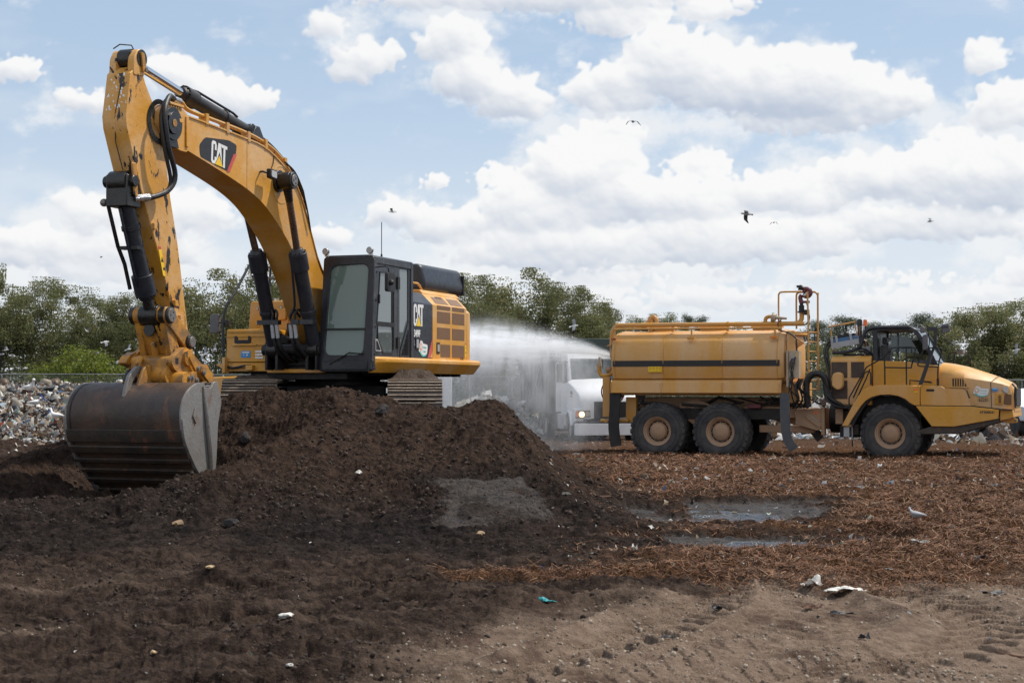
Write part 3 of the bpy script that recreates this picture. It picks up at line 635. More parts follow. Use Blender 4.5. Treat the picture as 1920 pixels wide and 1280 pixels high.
m.ring([(1.54, 2.06), (1.41, 2.97), (.78, 2.99), (.78, 2.06)], [(1.51, 2.08), (1.39, 2.95), (.81, 2.97), (.81, 2.08)], CY1-.02, CY1+.003)
m.ring([(1.52, 2.03), (1.50, 1.74), (1.26, 1.50), (.88, 1.50), (.78, 1.60), (.78, 2.03)], [(1.49, 2.0), (1.47, 1.76), (1.24, 1.53), (.89, 1.53), (.81, 1.61), (.81, 2.0)], CY1-.02, CY1+.003)
m.box((.57, CY1-.01, 2.70), (.67, CY1+.025, 2.92)); m.box((.57, CY1-.01, 1.62), (.67, CY1+.025, 1.82)); m.box((1.44, CY1, 2.40), (1.475, CY1+.02, 2.56))
for zq in (2.45, 2.95, 1.98, 1.5): m.cyl((1.66-(zq-1.5)*.06, CY1+.005, zq), (1.66-(zq-1.5)*.06, CY1+.02, zq), .02, n=8)
m.prism([(1.63, 1.58), (1.63, 1.72), (1.54, 1.74), (1.42, 1.56)], CY1-.004, CY1+.01)
part(m, 'door_seals', shell)
m = MB().mat('silver_grey').ring(roundpoly([(1.64, 1.55), (1.64, 1.76), (1.56, 1.77), (1.38, 1.55)], .02), roundpoly([(1.62, 1.57), (1.62, 1.73), (1.57, 1.74), (1.42, 1.57)], .02), CY1+.008, CY1+.022); part(m, 'door_handle', shell)
# interior
m = MB().mat('grey_plastic'); m.prism(roundpoly([(.45, 1.75), (1.0, 1.75), (1.02, 1.88), (.55, 1.9), (.40, 2.62), (.28, 2.6)], .05), .78, 1.22); m.box((.55, .85, 1.4), (.9, 1.15, 1.75)); m.prism(roundpoly([(.32, 2.62), (.46, 2.62), (.42, 2.85), (.32, 2.85)], .03), .88, 1.12)
m.mat('white_paint').prism(roundpoly([(.7, 1.95), (1.15, 1.95), (1.15, 2.05), (.7, 2.06)], .03), .66, .76); m.box((1.2, .62, 1.4), (1.6, .74, 2.0)); m.cyl((1.0, .70, 2.03), (1.05, .70, 2.2), .018); m.cyl((1.0, 1.3, 2.03), (1.05, 1.3, 2.2), .018)
part(m, 'operator_seat', shell, bevel=.02)
# roof lamps, mirror, antenna
for yy in (.56, 1.42):
    m = MB().mat('black').cyl((1.60, yy, 3.33), (1.68, yy, 3.33), .04, .058, n=20); m.mat('bright_steel').lathe([(.055, 1.68), (.062, 1.69), (.055, 1.70)], 'x', (0, yy, 3.33), 20); m.box((1.60, yy-.03, 3.24), (1.66, yy+.03, 3.30))
    o = part(m, 'work_light'); mm = MB().mat('lamp_glass').cyl((1.68, yy, 3.33), (1.695, yy, 3.33), .054, n=20); part(mm, 'lens', o)
m = MB().mat('black').prism(roundpoly([(1.33, 2.60), (1.66, 2.60), (1.66, 2.93), (1.33, 2.93)], .05), CY1+.20, CY1+.26); m.tube([(1.62, CY1, 3.03), (1.66, CY1+.23, 3.04), (1.60, CY1+.25, 3.0), (1.55, CY1+.25, 2.78)], .012, 6); m.ball((1.55, CY1+.28, 2.76), .05)
part(m, 'side_mirror', shell, bevel=.015)
m = MB().mat('black').cyl((.5, 1.12, 3.24), (.5, 1.12, 3.36), .018); m.tube([(.5, 1.12, 3.36), (.5, 1.12, 3.95)], .008, 6); part(m, 'antenna', shell)
# engine house left side
def bent(x0, x1, t):                                                # side panel following the chamfer
    return [(1.30, 1.30), (1.50+t, 1.30), (1.50+t, 2.50), (1.27+t, 2.72+t*.5), (1.0, 2.74+t*.5)]
m = MB().mat('dark_paint').prism(bent(0, 0, 0), -1.04, -.06, 'x'); part(m, 'side_panel', bevel=.02)
m = MB().mat('cat_yellow').prism([(1.0, 1.30), (1.502, 1.30), (1.502, 2.50), (1.272, 2.722), (1.0, 2.742)], -2.86, -1.045, 'x'); m.prism([(1.26, 2.68), (1.29, 2.72), (1.20, 2.80), (.2, 2.82), (.2, 2.7)], -3.0, -1.1, 'x')
hood = part(m, 'engine_door', bevel=.015)
for r_, (za, zb) in enumerate([(2.53, 2.665), (2.16, 2.38), (1.85, 2.07), (1.50, 1.745)]):
    for xa, xb in ((-1.95, -1.27), (-2.72, -2.06)):
        if r_ == 3 and xa == -1.95: xb = -1.45
        m = MB().mat('mesh_brown')
        if r_ == 0:
            k = .23/.22; ya, yb = 1.502-(za-2.5)*k, 1.502-(zb-2.5)*k
            m.add([(xb, ya+.004, za+.004), (xa, ya+.004, za+.004), (xa-.0, yb+.004, zb+.004), (xb-.07, yb+.004, zb+.004), (xb, ya-.01, za-.01), (xa, ya-.01, za-.01), (xa, yb-.01, zb-.01), (xb-.07, yb-.01, zb-.01)], [(0, 1, 2, 3), (0, 4, 5, 1), (1, 5, 6, 2), (2, 6, 7, 3), (3, 7, 4, 0)])
            m.box((xa, 1.495, 2.42), (xb, 1.507, 2.495))
        else: m.box((xa, 1.495, za), (xb, 1.507, zb))
        part(m, 'grille', hood)
m = MB().mat('black').prism(rrect(-1.40, 1.56, -1.24, 1.78, .02), 1.50, 1.512); m.mat('silver_grey').prism(rrect(-1.37, 1.60, -1.27, 1.74, .01), 1.512, 1.517); part(m, 'latch', hood)
m = MB().mat('black').prism(rrect(-.36, 1.62, -.20, 1.84, .02), 1.50, 1.512); m.mat('silver_grey').prism(rrect(-.33, 1.65, -.23, 1.81, .01), 1.512, 1.517); part(m, 'panel_latch')
m = MB().mat('cat_yellow'); m.prism(roundpoly([(-2.90, 1.48), (-3.25, 1.44), (-3.60, 1.15), (-3.76, .6), (-3.76, -.6), (-3.60, -1.15), (-3.25, -1.44), (-2.90, -1.46)], .12, 4), 1.25, 2.42, 'z')
m.prism(roundpoly([(-2.90, 1.25), (-3.15, 1.22), (-3.42, 1.0), (-3.56, .5), (-3.56, -.5), (-3.42, -1.0), (-3.15, -1.22), (-2.90, -1.25)], .12, 4), 2.42, 2.66, 'z')
# sloping shoulder between the two
A_ = roundpoly([(-2.90, 1.48), (-3.25, 1.44), (-3.60, 1.15), (-3.76, .6), (-3.76, -.6), (-3.60, -1.15), (-3.25, -1.44), (-2.90, -1.46)], .12, 4); B_ = roundpoly([(-2.90, 1.25), (-3.15, 1.22), (-3.42, 1.0), (-3.56, .5), (-3.56, -.5), (-3.42, -1.0), (-3.15, -1.22), (-2.90, -1.25)], .12, 4)
m.add([(p[0]-.001, p[1], 2.419) for p in A_]+[(p[0]-.001, p[1], 2.662) for p in B_], [(i, (i+1) % len(A_), len(A_)+(i+1) % len(A_), len(A_)+i) for i in range(len(A_))])
part(m, 'counterweight', smooth=50)
m = MB().mat('cat_yellow'); m.box((-2.88, -1.40, 1.30), (-.3, 1.0, 2.60)); m.box((-2.88, -1.2, 2.6), (-1.0, .2, 2.72)); part(m, 'engine_house', bevel=.03)
m = MB().mat('dark_paint'); m.prism(roundpoly([(.30, 2.80), (1.10, 2.80), (1.14, 2.98), (1.06, 3.28), (.98, 3.34), (.42, 3.34), (.30, 3.26)], .09, 5), -3.68, -1.52, 'x'); part(m, 'exhaust_hood', bevel=.07, seg=4)
m = MB().mat('black'); m.box((-3.66, 1.08, 2.82), (-3.60, 1.145, 3.22)); part(m, 'hood_seam')
m = MB().mat('cat_yellow').tube([(-.1, 1.08, 2.72), (-.1, 1.08, 2.90), (-.25, 1.08, 2.93), (-1.30, 1.08, 2.93), (-1.42, 1.08, 2.88), (-1.6, 1.08, 2.75)], .022, 8); m.tube([(-.05, .55, 2.72), (-.05, .55, 2.93), (-1.3, .55, 2.93)], .022, 8); part(m, 'grab_rail')
# front right boxes
m = MB().mat('cat_yellow_clean'); m.prism(roundpoly([(-1.43, 1.37), (-.60, 1.37), (-.60, 1.965), (-1.43, 1.965)], .03), .55, 1.68, 'x'); m.box((.6, -1.42, 1.82), (1.70, -.61, 1.84)); box_ = part(m, 'tool_box', bevel=.02)
m = MB().mat('cat_yellow_clean'); m.prism([(-1.30, 1.66), (-.80, 1.66), (-.80, 1.70), (-1.30, 1.70)], 1.68, 1.72, 'x'); m.prism([(-1.40, 1.90), (-.62, 1.90), (-.62, 1.955), (-1.40, 1.955)], 1.68, 1.70, 'x'); m.prism([(-1.25, 1.70), (-.62, 1.70), (-.62, 1.66)], 1.68, 1.71, 'x'); part(m, 'pressed_ribs', box_, bevel=.01)
m = MB().mat('black'); m.prism(roundpoly([(-1.26, 1.72), (-1.20, 1.70), (-.99, 1.70), (-.93, 1.72), (-.93, 1.84), (-.98, 1.84), (-.98, 1.77), (-1.20, 1.77), (-1.20, 1.84), (-1.26, 1.84)], .012), 1.682, 1.70, 'x'); part(m, 'box_handle', box_)
m = MB().mat('decal_blue').box((1.681, -1.13, 1.45), (1.687, -.94, 1.57)); m.mat('decal_white').box((1.687, -1.11, 1.53), (1.689, -.96, 1.555)); m.ball((1.686, -1.0, 1.49), .022); m.ball((1.686, -1.07, 1.49), .015); part(m, 'decal', box_)
for k in range(3): m = MB().mat('bright_steel').prism(rrect(-.84, 1.43+k*.055, -.68, 1.465+k*.055, .015), 1.682, 1.69, 'x'); part(m, 'vent_slot', box_)
m = MB().mat('cat_yellow_clean'); m.prism(roundpoly([(-1.45, 1.20), (-.58, 1.20), (-.58, 1.36), (-1.45, 1.36)], .02), .5, 1.66, 'x'); m.prism([(-1.44, 1.35), (-1.68, 1.33), (-1.44, 1.20)], .8, 1.66, 'x'); m.box((1.66, -1.28, 1.27), (1.73, -.90, 1.31)); m.box((1.66, -1.0, 1.22), (1.76, -.86, 1.31)); part(m, 'step_bumper', bevel=.01)
m = MB().mat('cat_yellow_clean'); m.prism(roundpoly([(-1.47, 1.965), (-.62, 1.965), (-.62, 2.52), (-1.43, 2.52)], .05), -.3, .80, 'x'); m.prism([(-1.15, 2.22), (-.78, 2.22), (-.78, 2.30), (-1.15, 2.30)], .80, .84, 'x'); m.prism(roundpoly([(-.95, 2.16), (-.66, 2.16), (-.66, 2.38), (-.95, 2.38)], .04), .80, .85, 'x')
tk = part(m, 'fuel_tank', bevel=.03)
for yy, zz in ((-1.27, 2.38), (-1.27, 2.10), (-.78, 2.40)):
    m = MB().mat('bright_steel').cyl((.80, yy, zz), (.825, yy, zz), .018, n=10); m.mat('cat_yellow_clean').lathe([(.05, .801), (.055, .81), (.03, .812)], 'x', (0, yy, zz), 16); part(m, 'bolt', tk)
m = MB().mat('bright_steel'); m.cyl((.2, -1.2, 2.52), (.2, -1.2, 2.6), .05); part(m, 'filler_cap', tk); m = MB().mat('cat_yellow').cyl((.35, -.85, 2.52), (.35, -.85, 2.62), .03); part(m, 'filler_cap', tk)
# right mirror, handrail
m = MB().mat('dark_paint'); m.tube(smooth_path([(1.50, -1.50, 1.30), (1.62, -1.52, 1.28), (1.66, -1.50, 1.45), (1.66, -1.50, 2.25), (1.30, -1.42, 2.75), (.98, -1.36, 3.18)], 4), .026, 8)
m.tube([(1.66, -1.48, 1.30), (1.72, -1.30, 1.26), (1.72, -1.05, 1.30), (1.72, -.92, 1.30)], .022, 8); m.tube([(.98, -1.36, 3.17), (-.4, -1.30, 3.22)], .024, 8); m.tube([(.90, -1.34, 2.98), (-.4, -1.30, 3.0)], .024, 8); m.tube([(.2, -1.36, 2.52), (.2, -1.33, 3.2)], .024, 8)
m.box((1.64, -1.54, 1.70), (1.69, -1.46, 1.80)); part(m, 'handrail')
m = MB().mat('grey_plastic'); m.prism(roundpoly([(-1.78, 1.90), (-1.60, 1.90), (-1.58, 2.25), (-1.76, 2.25)], .04), 1.62, 1.70, 'x'); m.mat('black').tube([(1.66, -1.80, 2.10), (1.66, -1.40, 2.09)], .018, 6); m.box((1.62, -1.46, 2.02), (1.70, -1.38, 2.14)); part(m, 'right_mirror', bevel=.015)
# boom
BU = [(.15, 1.75), (.30, 2.15), (1.3, 3.08), (1.62, 3.53), (2.0, 4.14), (2.4, 4.53), (2.9, 4.79), (3.49, 4.965), (4.23, 5.02), (5.34, 5.07), (5.98, 5.09)]
BL = [(6.03, 4.58), (5.38, 4.46), (4.61, 4.31), (3.99, 4.17), (3.48, 4.0), (3.02, 3.75), (2.55, 3.42), (2.18, 3.05), (1.85, 2.65), (1.55, 2.25), (1.2, 1.85), (.75, 1.55), (.35, 1.55)]
BW = .28
def subdiv_curve(pts):
    return [(p[0], p[2]) for p in smooth_path([(a, 0, b) for a, b in pts], 3)]
up_, lo_ = subdiv_curve(BU), subdiv_curve(BL)
m = MB().mat('cat_yellow').prism(up_+lo_, -BW, BW)
for yy in (-BW, BW):                                              # flanges along the top edge
    pass
fl = [(p[0], p[1]) for p in up_]; 
m.add([(p[0], -BW-.018, p[1]-.012) for p in fl]+[(p[0], BW+.018, p[1]-.012) for p in fl]+[(p[0], -BW-.018, p[1]+.014) for p in fl]+[(p[0], BW+.018, p[1]+.014) for p in fl],
      [q for i in range(len(fl)-1) for q in ((i, i+1, len(fl)+i+1, len(fl)+i), (2*len(fl)+i, 2*len(fl)+i+1, 3*len(fl)+i+1, 3*len(fl)+i), (i, i+1, 2*len(fl)+i+1, 2*len(fl)+i), (len(fl)+i, len(fl)+i+1, 3*len(fl)+i+1, 3*len(fl)+i))])
boom = part(m, 'boom', bevel=.008)
m = MB().mat('cat_yellow').prism(roundpoly([(5.93, 4.52), (5.93, 5.10), (6.10, 5.18), (6.55, 5.18), (6.72, 5.05), (6.74, 4.85), (6.60, 4.72), (6.2, 4.52)], .07, 4), -.30, .30)
m.box((5.95, .30, 4.60), (6.02, .325, 5.07)); m.box((6.15, .30, 4.94), (6.35, .34, 5.0)); m.box((6.1, .2, 5.18), (6.5, .33, 5.22))
for i in range(5): m.box((6.15+i*.07, .30, 5.14), (6.18+i*.07, .315, 5.18))
part(m, 'boom_nose', boom, bevel=.01)
m = MB().mat('black_grease').cyl((6.40, .27, 4.90), (6.40, .33, 4.90), .25, n=28); m.cyl((6.42, .30, 4.90), (6.42, .36, 4.90), .17, n=10); m.mat('link_yellow').cyl((6.42, .36, 4.90), (6.42, .368, 4.90), .06, n=12); m.mat('black_grease').prism([(6.2, 4.55), (6.55, 4.55), (6.62, 4.8), (6.3, 4.8)], -.29, .303); part(m, 'nose_pin', boom, bevel=.01)
m = MB().mat('cat_yellow'); m.prism([(4.02, 4.20), (4.05, 4.20), (4.05, 5.0), (4.02, 5.0)], BW, BW+.006); part(m, 'weld_seam', boom)
m = MB().mat('cat_yellow'); m.prism([(1.62, 2.4), (1.65, 2.4), (2.25, 3.35), (2.22, 3.35)], BW, BW+.005); part(m, 'weld_seam', boom)
m = MB().mat('cat_yellow'); m.lathe([(.30, .284), (.32, .288), (.34, .284)], 'y', (2.85, 0, 4.40), 40); part(m, 'boss_ring', boom)
m = MB().mat('black_grease'); m.cyl((2.98, .26, 4.44), (2.98, .60, 4.44), .145, n=24); m.cyl((2.98, .26, 4.44), (2.98, .34, 4.44), .19, n=24); m.mat('worn_steel').cyl((2.98, .60, 4.44), (2.98, .62, 4.44), .10, n=20)
for k in range(3): m.mat('black').cyl((2.98+.05*math.cos(k*2.1), .615, 4.44+.05*math.sin(k*2.1)), (2.98+.05*math.cos(k*2.1), .628, 4.44+.05*math.sin(k*2.1)), .018, n=8)
part(m, 'cylinder_pin', boom, bevel=.01)
m = MB().mat('black_grease').cyl((2.98, -.60, 4.44), (2.98, -.26, 4.44), .145, n=24); part(m, 'cylinder_pin', boom, bevel=.01)
m = MB().mat('black').prism(roundpoly([(3.36, 4.40), (3.60, 4.42), (3.60, 4.58), (3.36, 4.56)], .04), .40, .48); m.tube([(3.60, .28, 4.52), (3.66, .36, 4.52), (3.62, .42, 4.50)], .02, 6); o = part(m, 'boom_light', bevel=.02)
MB().mat('lamp_glass').prism(roundpoly([(3.39, 4.43), (3.57, 4.44), (3.57, 4.55), (3.39, 4.54)], .03), .48, .49).build('lens', o)
# logo plate on the boom (y = +BW side; reads from left x-high to x-low)
m = MB().mat('decal_black').prism(roundpoly([(5.54, 4.52), (5.57, 4.70), (5.40, 4.84), (4.66, 4.90), (4.40, 4.86), (4.42, 4.72), (4.64, 4.42), (4.72, 4.40)], .05, 3), BW, BW+.006)
m.mat('decal_red').prism([(4.40, 4.70), (4.62, 4.395), (4.72, 4.385), (4.50, 4.70)], BW+.006, BW+.009)
L_, T_ = cat_letters()
def logo(mb, fn, t0, t1, white='decal_white', yel='decal_yellow', ax='y'):
    for P_ in L_: mb.mat(white).prism([fn(*p) for p in P_], t0, t1, ax)
    mb.mat('decal_black').prism([fn(*p) for p in [(T_[0][0]-.03, -.02), (T_[1][0]+.03, -.02), (T_[2][0], T_[2][1]+.05)]], t1, t1+.001, ax)
    mb.mat(yel).prism([fn(*p) for p in T_], t1+.001, t1+.003, ax)
logo(m, lambda a, b: (5.22-a*.52-.02*b, 4.47+b*.36-(a*.05)), BW+.006, BW+.009)
part(m, 'logo', boom, smooth=0)
# hoses and pipes along the boom
m = MB().mat('pipe_yellow'); m.tube(smooth_path([(6.3, .24, 5.30), (6.05, .24, 5.29), (5.85, .24, 5.20), (5.2, .24, 5.17), (4.2, .24, 5.13), (3.55, .24, 5.07), (2.95, .24, 4.93), (2.45, .24, 4.66), (2.0, .24, 4.22)], 4), .035, 8)
for xx, zz in ((5.35, 5.1), (4.7, 5.06), (4.0, 5.02), (3.4, 4.98), (2.7, 4.76)): m.box((xx-.04, .16, zz-.05), (xx+.04, .30, zz+.12))
m.mat('bright_steel').cyl((6.28, .24, 5.30), (6.08, .24, 5.29), .05, n=12)
part(m, 'hydraulic_pipe')
m = MB().mat('hose'); m.tube(smooth_path([(6.28, .26, 5.30), (6.55, .34, 5.28), (6.80, .42, 5.0), (6.72, .44, 4.5), (6.50, .42, 4.1), (6.62, .38, 3.86), (6.95, .30, 3.72), (7.12, .2, 3.70)], 5), .04, 10); m.tube(smooth_path([(6.28, .20, 5.28), (6.60, .30, 5.20), (6.84, .38, 4.9), (6.76, .40, 4.45), (6.56, .38, 4.0), (6.68, .32, 3.80), (7.0, .22, 3.68)], 5), .03, 8)
m.mat('bright_steel').cyl((6.98, .28, 3.72), (7.2, .16, 3.68), .055, n=10); part(m, 'stick_hose')
m = MB().mat('hose')
for k, o_ in enumerate((0, .05, .10)): m.tube(smooth_path([(3.7, -.1+o_, 5.20), (3.3, .0+o_, 5.17), (2.9, .06+o_, 5.02), (2.4, .10+o_, 4.75), (2.0, .16+o_, 4.38), (1.75, .2, 3.95-o_), (1.52, .2, 3.5-o_)], 4), .03, 8)
m.tube(smooth_path([(2.75, .30, 4.80), (2.45, .34, 4.66), (2.15, .33, 4.40), (1.95, .33, 4.05), (1.80, .32, 3.7)], 4), .016, 6); m.tube([(3.28, .29, 4.55), (3.15, .29, 4.72), (3.1, .29, 4.95)], .008, 6)
part(m, 'boom_hose')
m = MB().mat('black_grease'); m.box((3.3, -.18, 5.0), (3.75, .18, 5.14)); m.prism([(3.2, 4.95), (3.85, 4.98), (3.62, 5.30), (3.5, 5.30)], -.22, -.16); m.prism([(3.2, 4.95), (3.85, 4.98), (3.62, 5.30), (3.5, 5.30)], .16, .22); part(m, 'cylinder_bracket', boom, bevel=.01)
# stick
SF = [(7.22, 5.62), (7.38, 5.50), (7.50, 4.85), (7.47, 4.68), (7.08, 3.83), (6.88, 3.46), (6.48, 2.70), (6.20, 2.12), (6.02, 1.66), (5.88, 1.38)]
SB = [(5.55, 1.15), (5.50, 1.32), (5.72, 1.72), (5.97, 2.77), (6.05, 3.10), (6.27, 3.80), (6.46, 4.60), (6.60, 4.88), (6.75, 5.13), (6.98, 5.42), (7.08, 5.60)]
SW = .20
m = MB().mat('stick_yellow').prism(SF+SB, -SW, SW)
stick = part(m, 'stick', bevel=.012)
m = MB().mat('stick_yellow')
ear = roundpoly([(7.02, 5.50), (7.32, 5.48), (7.30, 5.74), (7.20, 5.88), (7.08, 5.90), (6.99, 5.80)], .06, 4)
m.prism(ear, .10, SW+.01); m.prism(ear, -SW-.01, -.10); part(m, 'ear_plate', stick, bevel=.012)
m = MB().mat('black_grease').cyl((7.14, -.10, 5.76), (7.14, .10, 5.76), .14, n=20); m.cyl((7.10, .205, 5.76), (7.10, .22, 5.76), .13, n=20); m.mat('link_yellow').prism(roundpoly([(7.08, 5.84), (7.16, 5.84), (7.10, 5.55), (7.02, 5.58)], .03), .22, .245); m.mat('worn_steel').cyl((7.04, .245, 5.60), (7.04, .265, 5.60), .035, n=8); part(m, 'top_pin', stick)
m = MB().mat('black_grease').lathe([(.30, .17), (.34, .215), (.26, .225)], 'y', (6.60, 0, 4.90), 32); part(m, 'pivot_seal', stick)
m = MB().mat('black').tube([(7.42, .06, 5.30), (7.49, .02, 4.9), (7.42, -.02, 4.5), (7.25, 0, 4.1)], .008, 6); part(m, 'grease_line', stick)
m = MB().mat('black').tube([(7.3, -.2, 5.62), (7.40, -.02, 5.42)], .012, 6); part(m, 'grease_line', stick)
m = MB().mat('black').tube([(7.25, -.18, 5.90), (7.2, -.1, 5.97), (7.05, .0, 5.98), (7.0, .02, 5.90)], .01, 6); part(m, 'wire_loop', stick)
for xx, zz in ((6.75, 3.32), (6.15, 2.20), (6.0, 1.98)): MB().mat('stick_yellow').box((xx-.04, SW-.01, zz-.05), (xx+.04, SW+.05, zz+.04)).build('bracket', stick, bevel=.004)
rs_ = random.Random(8)
m = MB().mat('decal_white')
for k in range(34):                                                # bird droppings on the front of the stick
    z_ = rs_.uniform(4.95, 5.5); x_ = 7.38+(5.50-z_)*.185; y_ = rs_.uniform(-.19, .19); r_ = rs_.uniform(.006, .020); m.ball((x_+.001, y_, z_), r_, 6, 4, (.25, 1, rs_.uniform(.8, 2.2)))
o = part(m, 'bird_droppings', stick); o['kind'] = 'stuff'
m = MB().mat('decal_yellow').prism([(6.40, 2.58), (6.47, 2.60), (6.60, 2.98), (6.52, 2.99)], SW, SW+.005); m.mat('decal_red').prism([(6.595, 2.98), (6.52, 2.99), (6.54, 3.03), (6.60, 3.03)], SW, SW+.005); m.mat('decal_black').prism([(6.46, 2.80), (6.53, 2.80), (6.51, 2.88)], SW+.005, SW+.007); m.box((6.42, SW+.005, 2.68), (6.47, SW+.007, 2.72)); part(m, 'warning_decal', stick, smooth=0)
# cylinders
for sd in (-1, 1): cylinder_asm('boom_cylinder', (1.78, sd*.40, 1.58), (2.45, sd*.40, 3.23), (2.98, sd*.45, 4.44), .125, .062, rodm='bronze_rod', eye=(.16, .10))
cylinder_asm('stick_cylinder', (3.55, 0, 5.22), (5.57, 0, 5.50), (7.14, 0, 5.76), .115, .068, matb='black')
cylinder_asm('bucket_cylinder', (7.30, 0, 3.92), (6.62, 0, 2.32), (6.46, 0, 2.0), .125, .07, eye=(.16, .15))
m = MB().mat('black_grease'); m.box((7.05, -.18, 3.55), (7.42, .18, 4.02)); m.cyl((7.28, -.28, 3.93), (7.28, .24, 3.93), .09, n=14); m.mat('worn_steel').ball((7.34, -.26, 3.62), .06); m.mat('link_yellow').prism(roundpoly([(7.18, 3.7), (7.28, 3.7), (7.35, 4.2), (7.22, 4.2)], .04), .19, .22); part(m, 'cylinder_yoke', stick, bevel=.02)
m = MB().mat('black'); m.tube([(7.38, -.17, 3.6), (7.08, -.19, 3.0), (6.9, -.19, 2.75), (6.78, -.17, 2.38)], .03, 8); m.box((6.95, -.16, 2.95), (7.08, .14, 3.0)); part(m, 'cylinder_pipe')
m = MB().mat('dark_paint')
for sd in (-1, 1): m.box((2.00, sd*.40-.15, 2.02), (2.16, sd*.40+.15, 2.10)); m.prism([(2.06, 2.02), (2.18, 2.02), (2.18, 2.10), (2.06, 2.10)], sd*.28 if sd > 0 else -.30, sd*.12 if sd > 0 else -.12)
for y0_ in (-.26, -.17, .10, .19):
    m.mat('silver_grey').cyl((2.14, y0_, 2.02), (2.12, y0_+.02, 1.78), .035, n=10); m.mat('hose').tube(smooth_path([(2.12, y0_+.02, 1.80), (2.05, y0_+.05, 1.60), (1.80, y0_+.10, 1.42), (1.4, y0_+.08, 1.38)], 4), .035, 8); m.tube(smooth_path([(2.14, y0_, 2.10), (2.15, y0_+.02, 2.22), (2.10, y0_+.06*(1 if y0_ > 0 else -1), 2.28), (2.0, y0_+.12*(1 if y0_ > 0 else -1), 2.15)], 4), .022, 8)
m.mat('dark_paint').tube(smooth_path([(2.15, .10, 2.15), (2.25, .24, 2.35), (2.45, .30, 2.9), (2.52, .31, 3.15)], 4), .022, 8)
part(m, 'hose_bank')
# bucket linkage
def band(mb, p, q, r, y0, y1):
    p, q = Vector((p[0], p[1])), Vector((q[0], q[1])); d = (q-p).normalized(); a0 = math.degrees(math.atan2(d.y, d.x))
    mb.prism(arc(q, r, a0-90, a0+90, 8)+arc(p, r, a0+90, a0+270, 8), y0, y1)
for sd in (-1, 1):
    m = MB().mat('link_yellow'); band(m, (6.45, 2.0), (5.87, 1.61), .13, sd*.22, sd*.30); part(m, 'idler_link', bevel=.015)
m = MB().mat('link_yellow'); m.cyl((6.45, -.34, 2.0), (6.45, .33, 2.0), .125, n=28); m.mat('black_grease')
for a, b in ((-.33, -.26), (-.15, .09), (.18, .27)): m.cyl((6.45, a, 2.0), (6.45, b, 2.0), .135, n=28)
m.mat('worn_steel').cyl((6.45, .33, 2.0), (6.45, .36, 2.0), .105, n=24); m.mat('black').cyl((6.45, .30, 2.0), (6.45, .335, 2.0), .128, n=24)
for k in range(3): m.cyl((6.45+.05*math.cos(k*2.1), .358, 2+.05*math.sin(k*2.1)), (6.45+.05*math.cos(k*2.1), .366, 2+.05*math.sin(k*2.1)), .014, n=8)
part(m, 'link_pin', bevel=.008)
m = MB().mat('worn_steel').cyl((5.87, -.36, 1.61), (5.87, .37, 1.61), .085, n=20); m.mat('black').cyl((5.87, .2, 1.61), (5.87, .34, 1.61), .11, n=20); part(m, 'idler_pin', bevel=.006)
m = MB().mat('link_yellow')
for sd in (-1, 1): m.prism(roundpoly([(6.55, 2.0), (6.34, 1.95), (6.02, 1.36), (6.30, 1.30)], .04), sd*.17, sd*.27)
m.prism([(6.50, 1.85), (6.46, 1.80), (6.16, 1.36), (6.24, 1.32)], -.18, .18); m.prism(roundpoly([(6.40, 1.62), (6.46, 1.58), (6.36, 1.32), (6.28, 1.34)], .03), -.03, .05)
m.mat('black_grease').cyl((6.475, -.02, 1.78), (6.50, -.02, 1.78), .10, n=8)
part(m, 'power_link', bevel=.015)
m = MB().mat('link_yellow')                                        # coupler block
pl = roundpoly([(6.50, 1.30), (6.42, 1.38), (6.14, 1.53), (5.98, 1.50), (5.52, 1.22), (5.50, 1.08), (5.60, .98), (5.9, 1.02), (6.40, 1.18)], .06, 4)
m.prism(pl, .28, .37); m.prism(pl, -.42, -.33); m.prism(roundpoly([(6.48, .96), (6.50, 1.36), (6.10, 1.45), (5.7, 1.25), (5.6, .96)], .05), -.33, .28)
m.prism(roundpoly([(6.60, 1.28), (6.48, 1.40), (6.30, 1.46), (6.30, 1.2)], .04), -.50, -.36); m.tube([(6.52, -.14, 1.36), (6.60, -.14, 1.26), (6.58, -.14, 1.12), (6.52, -.13, 1.02)], .045, 10)
m.cyl((6.38, -.05, 1.10), (6.38, .30, 1.10), .17, n=24); m.cyl((6.30, .28, 1.02), (6.30, .52, 1.02), .13, n=24); m.cyl((6.05, .44, 1.05), (6.05, .50, 1.05), .10, n=20); m.cyl((5.62, .36, 1.14), (5.62, .44, 1.14), .13, n=24)
m.prism(roundpoly([(5.70, 1.24), (5.78, 1.14), (5.55, .98), (5.44, 1.04), (5.44, 1.14)], .03), .44, .48); m.prism(roundpoly([(6.02, 1.44), (6.10, 1.36), (5.90, 1.15), (5.80, 1.2)], .03), .41, .45); m.cyl((6.06, .36, 1.36), (6.06, .42, 1.36), .12, n=24)
m.mat('worn_steel')
for px_, pz_, py_ in ((5.74, 1.14, .48), (5.86, 1.20, .45), (6.12, 1.06, .50), (5.98, 1.02, .50), (6.24, 1.05, .52)): m.cyl((px_, py_, pz_), (px_, py_+.02, pz_), .042, n=10); m.cyl((px_, py_+.02, pz_), (px_, py_+.03, pz_), .022, n=8)
m.mat('black').box((6.5005, -.26, .97), (6.505, -.08, 1.07)); m.box((6.30, .371, 1.27), (6.38, .375, 1.36))
part(m, 'quick_coupler', bevel=.015)
